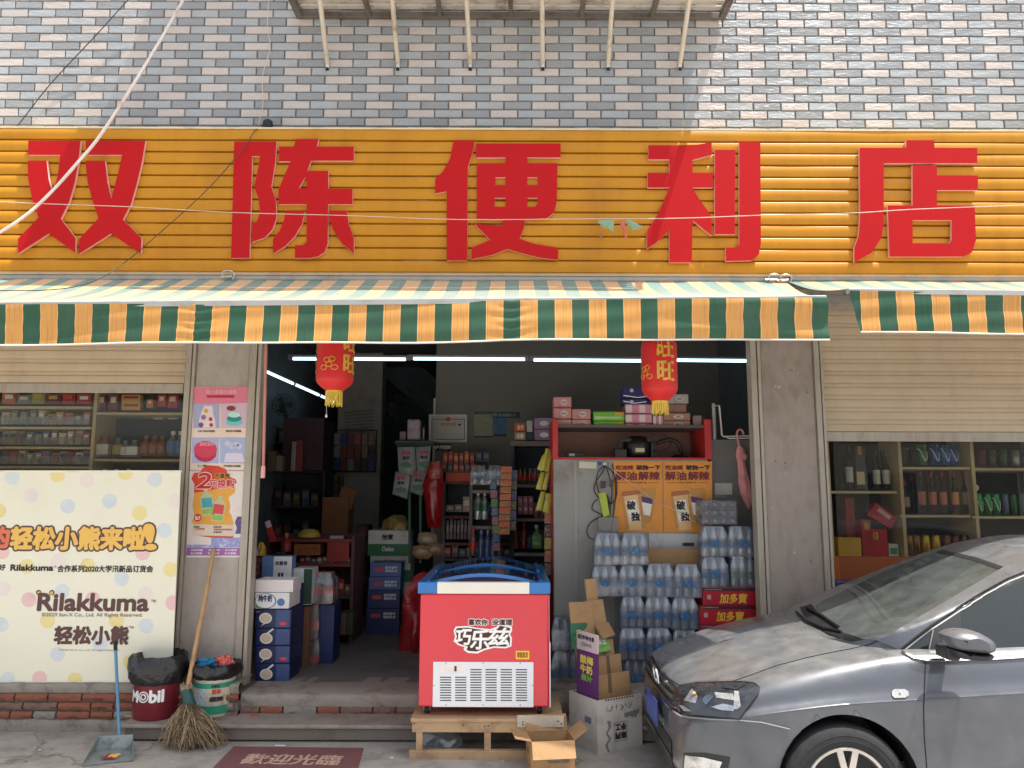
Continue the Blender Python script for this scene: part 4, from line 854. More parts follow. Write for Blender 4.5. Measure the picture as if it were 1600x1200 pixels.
def can(name, label, xc, y0, y1, r, Y, c, c2, cat='can', group=None):
    zt, zb = pt(xc, y0, Y).z, pt(xc, y1, Y).z; x = pt(xc, y0, Y).x; rr = r * (pt(xc + 10, y0, Y).x - x) / 10; H = zt - zb
    t = thing(name, label, cat, (x, Y, zb), 0, group)
    MB().lathe([(rr * .8, zb), (rr, zb + H * .05), (rr, zt - H * .08), (rr * .78, zt), (rr * .7, zt - .002)], (x, Y, 0), 16).build('body', mat('can_%d_%d_%d' % c, c, 0.25, 0.5, var=0.05), t, smooth=50)
    if c2:
        w = MB(); P = [(x + rr * 1.02 * math.sin(a), Y - rr * 1.02 * math.cos(a), zb + H * (0.5 + 0.3 * math.cos(a * 2.4 + 2.4))) for a in [-1.2 + 0.2 * i for i in range(13)]]
        w.tube(P, rr * 0.10, 5); w.build('swoosh', lo(c2), t)
    return t
for i, (x, c, lb) in enumerate(((1438.5, (56, 110, 62), 'green drink can beside the blue ones on the top shelf'), (1458, (32, 80, 150), 'blue drink can, first of three'), (1474, (36, 92, 168), 'blue drink can, middle of three'), (1487, (30, 84, 156), 'blue drink can, last of three'))):
    can('drink_can', lb, x, 695, 727, 7.5, RY + 0.1, c, (214, 220, 226), 'can')
for i, (x, c) in enumerate(((1411 + 8, (118, 90, 40)), (1430, (128, 90, 40)), (1445, (190, 150, 40)), (1461, (196, 156, 44)), (1478, (108, 70, 40)), (1492, (96, 60, 40)), (1506, (110, 80, 44)))):
    can('food_tin', 'tall %s tin, %s in the bottom row behind the car roof' % ('yellow' if 1440 < x < 1465 else 'brown', ordn(i)), x, 836, 871, 6.8, RY + 0.12, c, None, 'tin')
for i, x in enumerate((1527, 1541, 1554)): can('drink_can', f'green and white striped can, {ordn(i)} on the right edge shelf', x, 771, 805, 6.2, RY + 0.1, (60, 140, 74), (226, 230, 222))
for i, (x, c) in enumerate(((1568, (90, 100, 120)), (1581, (50, 96, 60)), (1594, (60, 80, 70)))): can('drink_can', f'dull dark can, {ordn(i)} beyond the green striped cans', x, 771, 805, 6.2, RY + 0.12, c, None)
for i, (x, c) in enumerate(((1532, (90, 40, 40)), (1548, (70, 70, 60)), (1566, (60, 90, 60)), (1585, (150, 150, 150)), (1598, (50, 80, 110)))): can('food_tin', f'dim tin, {ordn(i)} on the top shelf at the right edge', x, 704, 729, 6.5, RY + 0.12, c, None, 'tin')
z_ = pt(1527, 762, RY + 0.06); tag(MB().lathe([(0.0, 0), (0.024, 0.002), (0.026, 0.01), (0.02, 0.013), (0, 0.012)], (0, 0, 0), 20, 0, Matrix.Translation((z_.x, RY + 0.09, z_.z)) @ Matrix.Rotation(R(90), 4, 'X')) .build('plate', lo((206, 206, 200))), 'round white lid standing above the green cans', 'plate')
for x0, y0, x1, y1, c, lb, s in ((1322, 778, 1336, 842, (160, 36, 34), 'tall narrow red box at the back of the red gift boxes', None), (1347, 812, 1362, 869, (178, 30, 34), 'dark red gift box with yellow writing', '鸿运'), (1361, 827, 1387, 869, (190, 30, 40), 'square red gift box in front of the others', '红茶'),
                               (1310, 840, 1346, 868.5, (212, 170, 50), 'yellow carton at the bottom left of the right window', None), (1389, 850, 1404, 868.5, (216, 220, 206), 'small white packet with a green print', None)):
    o = carton('gift_box', lb, (x0, y0, x1, y1), RY + (0.16 if x1 == 1336 else 0.06), 0.10, lo(c), 'box', None, 0.002, z0=pt(1350, 869, RY + 0.06).z)
    if s: ftext(o, s, (x0 + 3, y0 + 4, x0 + 11, y0 + 16), RY + 0.058, lo((230, 180, 50)), bold=0.001)
    if c[2] == 206: fbox('green_print', (1391, 856, 1402, 866), RY + 0.058, 0.003, lo((90, 140, 80)), o, 0)
pts_ = [(1349, 806), (1364, 788), (1395, 805), (1385, 828), (1378, 824)]
o = tag(fpatch('gift_box', [[(1350, 803), (1363, 786), (1396, 808), (1386, 826)]], RY + 0.02 + 0.12, 0.07, [lo((192, 44, 44))], None, 0.002), 'red gift box tipped on top of the square one', 'box')
fpatch('print_panel', [[(1374, 793), (1393, 807), (1389, 812), (1370, 798)]], RY + 0.069, 0.002, lo((224, 190, 180)), o)
t = thing('shop_window', 'clear glass pane of the right shop window', 'window', pt(1400, 870, 0.40))
a, b = pt(1299, 650, 0.40), pt(2050, 960, 0.40)
MB().box((a.x, 0.40, FZ), (b.x, 0.404, a.z)).build('pane', GL, t)

# ================================================================== FREEZER on its wooden stand
FY = -0.48
x0, x1, z0, z1 = rc(655, 928, 858, 1105, FY); RB = 0.78
fz = thing('ice_cream_freezer', 'red chest freezer with blue rim and curved glass lids on a wooden stand', 'freezer', ((x0 + x1) / 2, 0.1, z0))
fred = mat('freezer_red', (214, 40, 56), 0.22, var=0.04, scale=1.5, coat=0.4); fwh = mat('freezer_white', (226, 228, 232), 0.3, var=0.03, scale=2); fbl = mat('freezer_blue', (28, 112, 182), 0.28, var=0.05, coat=0.3)
MB().box((x0, FY, z0), (x1, RB, z1)).build('cabinet', fred, fz, bev=0.012)
MB().box((x1 + 0.0005, FY + 0.03, z0 + 0.01), (x1 + 0.004, RB - 0.02, z1 - 0.01)).build('side_panel', fwh, fz)
zc = pt(756, 909.5, FY).z; xa2, xb2 = rc(653, 915, 860, 920, FY)[:2]
xw0, xw1 = pt(683, 918, FY).x, pt(827.5, 918, FY).x
MB().box((xa2, FY - 0.008, z1 + 0.001), (xw0, FY + 0.06, zc)).box((xw1, FY - 0.008, z1 + 0.001), (xb2, FY + 0.06, zc)).box((xa2, FY + 0.0605, z1 + 0.001), (xa2 + 0.05, RB + 0.01, zc)).box((xb2 - 0.05, FY + 0.0605, z1 + 0.001), (xb2, RB + 0.01, zc)).box((xa2 + 0.0505, RB - 0.05, z1 + 0.001), (xb2 - 0.0505, RB + 0.01, zc)).build('rim', fbl, fz, bev=0.006)
MB().box((xw0 + 0.0005, FY - 0.006, z1 + 0.0015), (xw1 - 0.0005, FY + 0.055, zc - 0.001)).build('front_strip', mat('cream_strip', (232, 226, 212), 0.35, var=0.03), fz, bev=0.003)
# curved lids: glass barrel with blue arched frames
xl0, xl1 = xa2 + 0.05, xb2 - 0.05; w = xl1 - xl0; arch = 0.06
def arc(y, h, n=16): return [(xl0 + w * i / n, y, zc - 0.01 + h * math.sin(math.pi * i / n)) for i in range(n + 1)]
ys_ = [FY + 0.05, (FY + RB) / 2 - 0.02, (FY + RB) / 2 + 0.03, RB - 0.06]
for q, (ya_, yb_, hh) in enumerate(((ys_[0], ys_[2] + 0.03, arch), (ys_[1], ys_[3], arch + 0.012))):
    lid = MB().grid([arc(ya_, hh), arc((ya_ + yb_) / 2, hh), arc(yb_, hh)], flip=True).build('lid', glassy('lid_glass', (210, 222, 226), 0.1, 0.03, (170, 180, 190), 0.02), fz, smooth=180)
    fr = MB()
    for ye in (ya_, yb_):
        A = arc(ye, hh); B = [(x, y, max(z - 0.022, zc - 0.012)) for x, y, z in A]; C = [(x, y + 0.022, z + 0.001) for x, y, z in A]
        fr.grid([B, A, C]); fr.grid([[(x, y + 0.022, z) for x, y, z in B], C], flip=True)
    for xe in (xl0, xl1 - 0.02): fr.box((xe, ya_, zc - 0.012), (xe + 0.02, yb_, zc + 0.008 + 0.01 * q))
    fr.build('lid_frame', fbl, fz, smooth=40)
MB().box((xl0, FY + 0.07, z1 - 0.35), (xl1, RB - 0.06, z1 - 0.34)).build('inner_floor', fwh, fz)
# grille panel
gx0, gx1, gz0, gz1 = rc(676.5, 1034, 833.5, 1105, FY)
MB().box((gx0, FY - 0.007, gz0 + 0.002), (gx1, FY - 0.001, gz1)).build('vent_panel', fwh, fz, bev=0.002)
sl_ = MB()
for cx in range(6):
    xa3 = 687.5 + cx * 23.7
    for k in range(13):
        if cx < 2 and k < 3: continue
        y = 1046.3 + k * 4.0
        a, b, c, d = rc(xa3, y - 0.75, xa3 + 17.5, y + 0.75, FY - 0.007); sl_.box((a, FY - 0.0085, c), (b, FY - 0.0072, d))
sl_.build('vent_slot', BLACK, fz)
fbox('switch_plate', (687, 1038.5, 728, 1050.5), FY - 0.0085, 0.0012, col((236, 226, 220)), fz, 0); fbox('switch', (710, 1041, 713.4, 1049), FY - 0.011, 0.0022, col((96, 30, 30)), fz, 0)
sc_ = MB()
for x, y in ((697, 1036), (755, 1036), (813, 1036), (697, 1101.5), (755, 1101.5), (813, 1101.5), (678, 1071), (832, 1071)):
    p = pt(x, y, FY - 0.0072); sc_.lathe([(0, 0), (0.0045, 0), (0.003, 0.002), (0, 0.0022)], (0, 0, 0), 8, 0, Matrix.Translation(p) @ Matrix.Rotation(R(90), 4, 'X'))
sc_.build('screw', STEEL, fz)
# brand lettering
LM = col((244, 240, 236)); LBk = mat('chocolate_ink', (74, 36, 34), 0.5)
fpatch('logo_backing', [[(709, 985), (712, 979), (730, 978), (745, 981), (766, 983), (777, 979), (779, 974), (790, 977), (800, 979), (800, 986), (797, 991), (800, 997), (799, 1010), (790, 1013), (772, 1012), (757, 1016), (746, 1021), (731, 1020), (724, 1015), (726, 1011), (716, 1008), (709, 1002), (711, 995)]], FY - 0.0005, 0.0015, LM, fz)
fpatch('logo_ground', [[(711.5, 986), (714, 981.5), (730, 980.5), (745, 983), (766, 985.5), (778, 982), (781, 977.5), (790, 979.5), (797, 981.5), (797, 986), (794, 991), (797, 997), (796.5, 1008), (789, 1010.5), (772, 1009.5), (756, 1013.5), (745, 1018), (732, 1017), (729, 1015), (731, 1010), (718, 1006), (712, 1001), (714, 994)]], FY - 0.0022, 0.001, LBk, fz)
for s, a, b, c_, d in (('巧', 712, 983.5, 735, 1007), ('乐', 735, 984.5, 764, 1014), ('兹', 763, 981, 795, 1008)): ftext(fz, s, (a, b, c_, d), FY - 0.0035, LM, bold=0.0035, slant=0.06)
ftext(fz, '喜欢你', (732, 967.5, 762, 976.5), FY - 0.0015, LBk, bold=0.0018, rim=LM, rimw=0.006); ftext(fz, '没道理', (769, 967.5, 800, 976.5), FY - 0.0015, LBk, bold=0.0018, rim=LM, rimw=0.006)
nt_ = fbox('price_note', (806, 1017, 827, 1030), FY - 0.003, 0.0022, col((246, 206, 60)), fz, 0)
ftext(fz, '雪糕批发', (808, 1019, 825, 1027.5), FY - 0.0035, col((150, 96, 20)), bold=0.0008)
for nm, (xx, yy) in enumerate(((x0 + 0.05, FY + 0.07), (x1 - 0.06, FY + 0.07), (x0 + 0.05, RB - 0.08), (x1 - 0.06, RB - 0.08))):
    c = MB(); c.lathe([(0.018, -0.016), (0.026, -0.013), (0.026, 0.013), (0.018, 0.016)], (0, 0, 0), 16, 0, Matrix.Translation((xx, yy, z0 - 0.030)) @ Matrix.Rotation(R(90), 4, 'Y'))
    c.box((xx - 0.022, yy - 0.012, z0 - 0.032), (xx - 0.018, yy + 0.014, z0 - 0.0005), 1).box((xx + 0.018, yy - 0.012, z0 - 0.032), (xx + 0.022, yy + 0.014, z0 - 0.0005), 1)
    c.build('caster', [BLACK, STEEL], fz, smooth=40)
MB().box((x1 + 0.002, FY - 0.004, z0 + 0.002), (x1 + 0.008, FY + 0.03, z1 - 0.3)).build('edge_trim', fwh, fz)
# stand
wd = mat('raw_pine', (176, 146, 112), 0.75, var=0.16, scale=7, bump=0.12, bscale=30, dirt=(136, 108, 82)); zp = z0 - 0.0565
PYf = FY - 0.05; px0, px1 = pt(641, 1140, PYf).x, pt(882, 1140, PYf).x
sd = thing('wooden_stand', 'low raw timber stand with plank top carrying the red freezer', 'stand', ((px0 + px1) / 2, 0, 0))
ysp = [PYf, PYf + 0.13, PYf + 0.40, PYf + 0.72, PYf + 1.02]
zy = pt(750, 1124, PYf).z
gap = [(px0, px0 + 0.135), (px0 + 0.14, px1)]
for k in range(4):
    MB().box((px0 + 0.002 * k, ysp[k] + 0.003, zp - 0.022), (px1 - 0.003 * k, ysp[k + 1] - 0.003, zp)).build('plank', wd, sd, bev=0.002)
MB().box((px0 + 0.01, PYf + 0.012, zp - 0.085), (px1 - 0.01, PYf + 0.045, zp - 0.0225)).build('top_rail', wd, sd, bev=0.002); MB().box((px0 + 0.01, PYf + 0.95, zp - 0.085), (px1 - 0.01, PYf + 0.985, zp - 0.0225)).build('top_rail', wd, sd, bev=0.002)
for xx in (px0 + 0.035, (px0 + px1) / 2 - 0.02, px1 - 0.075):
    for yy in (PYf + 0.014, PYf + 0.94): MB().box((xx, yy, 0.052), (xx + 0.042, yy + 0.04, zp - 0.0855)).build('leg', wd, sd, bev=0.002)
MB().box((px0 - 0.005, PYf + 0.004, -0.005), (px1 - 0.03, PYf + 0.05, 0.0515)).build('bottom_rail', wd, sd, bev=0.003); MB().box((px0, PYf + 0.94, -0.005), (px1 - 0.03, PYf + 0.985, 0.0515)).build('bottom_rail', wd, sd, bev=0.003)
a, b, c, d = rc(808, 1118, 881, 1136, PYf); MB().box((a, PYf - 0.006, c), (b, PYf + 0.0115, d)).build('patch_board', mat('pale_board', (196, 184, 164), 0.6), sd, bev=0.001)
sc2 = MB()
for x, y in ((817, 1128), (817, 1132), (872, 1127), (877, 1131), (757, 1135), (763, 1134.5), (723, 1133), (647, 1131)):
    p = pt(x, y, PYf - (0.0062 if x > 800 else -0.0118)); sc2.lathe([(0, 0), (0.005, 0), (0.003, 0.002)], (0, 0, 0), 8, 0, Matrix.Translation(p) @ Matrix.Rotation(R(90), 4, 'X'))
sc2.build('screw', BLACK, sd)
# clear plastic bag under the stand
film = glassy('thin_film', (225, 230, 232), 0.10, 0.18, (210, 214, 216), 0.12, bump=0.6, bscale=60)
def crumple(name, label, cat, c, sx, sy, sz, m, seed, n=14, amp=0.25):
    rnd = random.Random(seed); ph = [rnd.uniform(0, 6) for _ in range(8)]; rows = []
    for j in range(n + 1):
        v = math.pi * j / n / 2 * 1.0; row = []
        for i in range(2 * n + 1):
            u = 2 * math.pi * i / (2 * n)
            q = 1 + amp * (math.sin(3 * u + ph[0] + 2 * v) * 0.5 + math.sin(5 * u + ph[1] - 3 * v) * 0.35 + math.sin(9 * u + 7 * v + ph[2]) * 0.25)
            row.append((c[0] + sx * q * math.cos(u) * math.sin(v), c[1] + sy * q * math.sin(u) * math.sin(v), c[2] + sz * (math.cos(v) ** 0.8 if math.cos(v) > 0 else 0) * (1 + amp * 0.5 * math.sin(4 * u + ph[3]) * math.sin(v))))
        rows.append(row)
    return tag(MB().grid(rows, flip=True).build(name, m, smooth=60), label, cat)
p = ptz(690, 1176, 0.0); crumple('plastic_bag', 'crumpled clear plastic bag under the wooden stand', 'bag', (p.x, p.y + 0.08, 0.003), 0.13, 0.08, 0.125, film, 4)

# ================================================================== BOXES ON THE GROUND
def openbox(name, label, c, w, d, h, rot, m, inner, flaps, cat='box', z=0.0):
    t = thing(name, label, cat, (c[0], c[1], z), rot); th_ = 0.004
    mb = MB(); mb.box((-w / 2, -d / 2, 0), (w / 2, -d / 2 + th_, h)).box((-w / 2, d / 2 - th_, 0), (w / 2, d / 2, h)).box((-w / 2, -d / 2 + th_, 0), (-w / 2 + th_, d / 2 - th_, h)).box((w / 2 - th_, -d / 2 + th_, 0), (w / 2, d / 2 - th_, h)).box((-w / 2 + th_, -d / 2 + th_, 0), (w / 2 - th_, d / 2 - th_, th_))
    mb.build('carton', m, t, local=True)
    for k, ang, ln in flaps:
        f = MB(); f.box((0, 0, 0), ((w if k in 'fb' else d) - 0.004, ln, 0.004))
        o = f.build('flap', m, t, local=True)
        if k == 'f': o.matrix_basis = Matrix.Translation((w / 2 - 0.002, -d / 2, h)) @ Matrix.Rotation(R(180), 4, 'Z') @ Matrix.Rotation(R(ang), 4, 'X')
        if k == 'b': o.matrix_basis = Matrix.Translation((-w / 2 + 0.002, d / 2, h)) @ Matrix.Rotation(R(ang), 4, 'X')
        if k == 'l': o.matrix_basis = Matrix.Translation((-w / 2, -d / 2 + 0.002, h)) @ Matrix.Rotation(R(90), 4, 'Z') @ Matrix.Rotation(R(ang), 4, 'X')
        if k == 'r': o.matrix_basis = Matrix.Translation((w / 2, d / 2 - 0.002, h)) @ Matrix.Rotation(R(-90), 4, 'Z') @ Matrix.Rotation(R(ang), 4, 'X')
    return t
def local_text(t, s, O, U, V, m, **kw):
    M = t.matrix_basis; R3 = M.to_3x3(); return text(t, s, M @ Vector(O), R3 @ Vector(U), R3 @ Vector(V), m, **kw)
pb = ptz(861, 1208, 0.0); 
bx_ = openbox('cardboard_box', 'small open brown cardboard box with blue printing in front of the stand', (pb.x, pb.y + 0.115, 0), 0.265, 0.20, 0.175, R(8), CARD, CARD, (('f', -62, 0.10), ('l', 12, 0.10), ('r', 35, 0.10), ('b', 62, 0.10)))
bi = mat('blue_print_ink', (86, 108, 124), 0.7)
local_text(bx_, '惠旺', (-0.085, -0.10, 0.085), (0.055, 0, 0), (0, 0, 0.028), bi, bold=0.0015); local_text(bx_, 'MANUFACTURER', (-0.03, -0.10, 0.05), (0.13, 0, 0), (0, 0, 0.017), bi, bold=0.0006)
local_text(bx_, '惠旺', (-0.1325, 0.05, 0.08), (0, -0.055, 0), (0, 0, 0.028), bi, bold=0.0015)
# white printed carton turned to the street corner, with flattened cartons stacked inside
pw = ptz(934, 1180, 0.0)
wcard = mat('white_carton_card', (196, 190, 182), 0.7, var=0.08, scale=6, dirt=(168, 158, 150))
WR = R(31)
Wd, Dd, Hh = 0.37, 0.31, 0.33
ca_, sa_ = math.cos(WR), math.sin(WR)
cx_ = pw.x + ca_ * Wd / 2 - sa_ * Dd / 2; cy_ = pw.y + sa_ * Wd / 2 + ca_ * Dd / 2
wb = openbox('white_carton', 'grey white carton with upside down printing, full of flattened boxes', (cx_, cy_, 0), Wd, Dd, Hh, WR, wcard, CARD, ())
ik = mat('black_carton_ink', (48, 44, 44), 0.7)
local_text(wb, '手工', (0.045, -Dd / 2, 0.165), (-0.085, 0, 0), (0, 0, -0.04), ik, bold=0.003); local_text(wb, '陈列', (0.045, -Dd / 2, 0.112), (-0.085, 0, 0), (0, 0, -0.04), ik, bold=0.003)
fr_ = MB()
for a, b in (((-0.05, 0.06), (0.055, 0.06)), ((0.055, 0.06), (0.055, 0.175)), ((0.055, 0.175), (-0.05, 0.175)), ((-0.05, 0.175), (-0.05, 0.06))): fr_.bar(wb.matrix_basis @ Vector((a[0], -Dd / 2 - 0.001, a[1])), wb.matrix_basis @ Vector((b[0], -Dd / 2 - 0.001, b[1])), 0.002, 0.002)
fr_.build('print_frame', ik, wb)
def scribble(parent, pts, r, m, name='handwriting'):
    return MB().tube([parent.matrix_basis @ Vector(p) for p in bez(pts, 4)], r, 4).build(name, m, parent)
rs = random.Random(8)
for k in range(6): scribble(wb, [(-0.10 + k * 0.036 + rs.uniform(-.01, .02), -Dd / 2 - 0.0015, 0.265 + rs.uniform(-.02, .022)) for q in range(5)], 0.0013, ik)
g2 = mat('grey_carton_print', (128, 124, 120), 0.7)
gp = MB()
def loc(p): return wb.matrix_basis @ Vector(p)
gp.prism([[(-0.09, 0.19), (-0.075, 0.15), (-0.10, 0.115), (-0.075, 0.08), (-0.105, 0.045), (-0.085, 0.0), (-0.07, 0.0), (-0.085, 0.045), (-0.055, 0.08), (-0.085, 0.115), (-0.055, 0.15), (-0.06, 0.19)]], lambda u, v, h: loc((u - 0.02, -Dd / 2 - 0.001 - h, v + 0.005)), 0.0004)
gp.build('grey_print', mat('grey_carton_print', (128, 124, 120), 0.7), wb); gp = MB()
gp.prism([[(0.03, 0.225), (0.16, 0.235), (0.16, 0.215), (0.14, 0.20), (0.13, 0.175), (0.12, 0.195), (0.10, 0.185), (0.09, 0.20), (0.04, 0.195)]], lambda u, v, h: loc((u, -Dd / 2 - 0.001 - h, v)), 0.0004)
gp.build('grey_print', g2, wb)
tooth = MB()
for k in range(11): tooth.box((-0.12 + k * 0.022, -Dd / 2 - 0.0014, Hh - 0.012), (-0.108 + k * 0.022, -Dd / 2 - 0.0004, Hh - 0.002), 0, wb.matrix_basis)
tooth.build('edge_print', ik, wb)
lp = MB(); lp.box((-Wd / 2 - 0.0014, -0.09, 0.17), (-Wd / 2 - 0.0004, -0.02, 0.21), 0, wb.matrix_basis); lp.build('blue_print', mat('dull_blue_print', (116, 116, 140), 0.7), wb)
rs = random.Random(21)
def flat(name, label, x, y, w, h, rot, lean, m, zb, cat='flattened box', d=0.018):
    zb += 0.10 if zb < 0.3 else 0.05
    t = MB(); T = Matrix.Translation((x, y, zb)) @ Matrix.Rotation(rot, 4, 'Z') @ Matrix.Rotation(lean, 4, 'X')
    t.box((-w / 2, -d / 2, 0), (w / 2, d / 2, h), 0, T); o = t.build(name, m, bev=0.003); o['label'] = label; o['category'] = cat; o['group'] = 'flattened cartons in the white carton'
    return o, T
# purple and white printed panel on the left face, brown folded layers behind it
pm = [mat('purple_carton_print', (96, 44, 104), 0.6), mat('pinkish_carton_white', (206, 184, 186), 0.7)]
lx = wb.matrix_basis @ Vector((-Wd / 2 + 0.02, 0, 0))
o = MB(); T = wb.matrix_basis @ Matrix.Translation((-Wd / 2 + 0.022, -0.01, 0.20)) @ Matrix.Rotation(R(1), 4, 'Y')
o.box((-0.006, -0.125, 0), (0.004, 0.105, 0.41), 0, T).box((-0.0068, -0.125, 0.411), (0.0048, 0.105, 0.53), 1, T)
ppl = tag(o.build('flattened_carton', pm), 'purple printed flattened carton with a pale top flap standing in the white carton', 'flattened box', 'flattened cartons in the white carton')
def ptx(s, y0, z0, w, h, m, **kw): return text(ppl, s, T @ Vector((-0.007, y0, z0)), T.to_3x3() @ Vector((0, -w, 0)), T.to_3x3() @ Vector((0, 0, h)), m, **kw)
ptx('酸梅', 0.06, 0.33, 0.14, 0.05, mat('yellow_print', (222, 200, 90), 0.6), bold=0.003); ptx('牛奶', 0.06, 0.27, 0.13, 0.05, mat('yellow_print', (222, 200, 90), 0.6), bold=0.003); ptx('果汁', 0.05, 0.22, 0.12, 0.04, mat('green_print', (120, 170, 70), 0.6), bold=0.003)
ptx('配料', 0.09, 0.48, 0.10, 0.028, ik, bold=0.001); ptx('净含量', 0.0, 0.48, 0.09, 0.028, ik, bold=0.001); ptx('250mL', 0.05, 0.44, 0.12, 0.024, ik)
for k, (dx, zz, ww, hh, ln, tw) in enumerate(((0.02, 0.10, 0.27, 0.30, 4, 0), (0.03, 0.13, 0.25, 0.37, 7, 3), (0.015, 0.16, 0.26, 0.43, 11, -3), (0.0, 0.18, 0.23, 0.50, 15, 4))):
    c_ = wb.matrix_basis @ Vector((dx, -0.08 + 0.055 * k, 0)); o, T2 = flat('flattened_carton', 'folded plain brown carton, %s layer behind the purple one' % ('front', 'second', 'third', 'rear')[k], c_.x, c_.y, ww, hh, WR + R(tw), R(-ln), CARD, zz - 0.04)
    tp = MB(); tp.box((-0.05 + 0.04 * k, -0.0096, hh * 0.6), (-0.02 + 0.04 * k, -0.0092, hh), 0, T2); tp.build('dark_tape', mat('old_tape', (112, 96, 74), 0.4), o)
gp_ = wb.matrix_basis @ Vector((-0.02, 0.06, 0)); o, T2 = flat('flattened_carton', 'bright green printed carton folded on top of the pile', gp_.x, gp_.y, 0.26, 0.17, WR + R(6), R(-24), mat('green_carton_print', (128, 178, 84), 0.5, var=0.25, scale=10, dirt=(86, 140, 70)), 0.52)
text(o, '青豆', T2 @ Vector((0.03, -0.0095, 0.05)), T2.to_3x3() @ Vector((0.07, 0, 0)), T2.to_3x3() @ Vector((0, 0, 0.05)), col((236, 240, 226)), bold=0.002)
for k, (dx, dy, ww, hh, tw, ln, zb_, m, lb) in enumerate(((-0.10, 0.10, 0.17, 0.24, -14, -16, 0.62, CARD, 'tall brown carton leaning left at the top of the pile'), (0.05, 0.12, 0.17, 0.26, 8, -12, 0.60, mat('tan_carton', (178, 142, 100), 0.85, bump=0.05), 'tall tan carton leaning beside the green one'), (0.05, 0.16, 0.10, 0.40, 6, -8, 0.60, mat('tan_carton', (178, 142, 100), 0.85), 'narrow tan carton sticking out highest of the pile'), (0.07, 0.04, 0.17, 0.10, 24, -34, 0.62, CARD, 'small brown flap with a red seal over the green carton'), (-0.13, 0.10, 0.13, 0.16, -10, -10, 0.56, mat('dark_green_carton', (44, 100, 70), 0.6), 'dark green carton wedged at the left of the pile'))):
    c_ = wb.matrix_basis @ Vector((dx, dy, 0)); flat('flattened_carton', lb, c_.x, c_.y, ww, hh, WR + R(tw), R(ln), m, zb_)
# ================================================================== BINS, BROOM, DUSTPAN, MAT
def rough_lathe(prof, c, n, amp, seed, mi=0, mb=None):
    rnd = random.Random(seed); mb = mb or MB(); ph = [rnd.uniform(0, 6.28) for _ in range(12)]; rows = []
    for j, (r, z, a) in enumerate(prof):
        row = []
        for i in range(n + 1):
            u = 2 * math.pi * i / n
            q = a * (math.sin(5 * u + ph[0] + j * 0.9) * 0.4 + math.sin(9 * u + ph[1] - j * 1.3) * 0.35 + math.sin(17 * u + ph[2] + j * 2.1) * 0.3 + math.sin(2 * u + ph[3]) * 0.5)
            row.append((c[0] + (r + q) * math.cos(u), c[1] + (r + q) * math.sin(u), c[2] + z + q * 0.7))
        rows.append(row)
    return mb.grid(rows, mi)
bagm = mat('black_bag_film', (30, 31, 34), 0.28, var=0.2, scale=20, bump=0.5, bscale=26, spec=0.6)
def binthing(label, xc, ytop, ybot, rpx, Yc, bodym, seed, rt=1.08, dr=1.0):
    zt, zb = pt(xc, ytop, Yc).z, zs + 0.001; x = pt(xc, (ytop + ybot) / 2, Yc).x; r = rpx * (pt(xc + 10, ybot, Yc).x - pt(xc, ybot, Yc).x) / 10; H = zt - zb
    t = thing('trash_bin', label, 'trash bin', (x, Yc, zb), 0, 'trash bins on the step')
    MB().lathe([(r * 0.96, zb), (r, zb + 0.012), (r * rt, zb + H * 0.9), (r * rt * 0.97, zb + H * 0.9), (r * 0.9, zb + 0.03)], (x, Yc, 0), 32).build('bucket', bodym, t, smooth=50)
    R_ = r * rt
    rough_lathe([(R_ * 0.80, H * 0.55, 0.006), (R_ * 0.86, H * 0.85, 0.008), (R_ * 0.96, H * 0.985, 0.006), (R_ * 1.05, H * 1.0, 0.008)] + [(R_ * q, H * (1 - (1 - v) * dr), a) for q, v, a in ((1.15, 0.93, 0.012), (1.20, 0.78, 0.016), (1.16, 0.64, 0.016), (1.06, 0.56, 0.012), (1.02, 0.60, 0.004))], (x, Yc, zb), 72, 1, seed).build('bin_bag', bagm, t, smooth=70)
    return t, x, zb, r, H
b1, bx1, bz1, br1, bH1 = binthing('dark red bin with white lettering and black bag, left of the broom', 246, 1020, 1127, 33, -0.02, mat('bin_maroon', (116, 32, 44), 0.4, var=0.08), 2)
def bendon(cx, cy, r, ang):
    def w(p):
        a = ang + (p.x - cx) / r; d = r + (cy - p.y)
        return Vector((cx + d * math.sin(a), cy - d * math.cos(a), p.z))
    return w
rr1 = br1 * 1.055; wp = bendon(bx1, -0.02, rr1, -0.1)
z_ = bz1 + bH1 * 0.30
text(b1, 'M', (bx1 - 0.115, -0.02, z_), (0.062, 0, 0), (0, 0, 0.068), WHITE, bold=0.005, warp=wp); text(b1, 'bil', (bx1 + 0.035, -0.02, z_), (0.085, 0, 0), (0, 0, 0.075), WHITE, bold=0.005, warp=wp)
rg = MB()
for q in (0.033, 0.017): rg.tube([wp(Vector((bx1 - 0.008 + q * math.cos(a), -0.022, z_ + 0.034 + q * math.sin(a)))) for a in [i * math.pi / 10 for i in range(21)]], 0.0045, 5)
rg.build('ring_mark', WHITE, b1)
b2, bx2, bz2, br2, bH2 = binthing('pale paint bucket bin with green bands and rubbish on top', 335.5, 1034, 1124, 30, 0.06, mat('bucket_cream', (202, 194, 172), 0.5, var=0.12, scale=14, dirt=(150, 136, 110)), 7, 1.06, 0.62)
gb = MB(); gm = mat('bucket_green', (40, 142, 112), 0.5, var=0.12, scale=20)
rb2 = lambda v: br2 * (1 + 0.0667 * v) + 0.0015
for u, v in ((0.06, 0.22), (0.56, 0.66)): gb.lathe([(rb2(u), bz2 + bH2 * u), (rb2(v), bz2 + bH2 * v)], (bx2, 0.06, 0), 32)
gb.f = [f for f in gb.f if len(f) == 4]; gb.m = gb.m[:len(gb.f)]
gb.build('green_band', gm, b2, smooth=60)
wp2 = bendon(bx2, 0.06, rb2(0.55), 0.0)
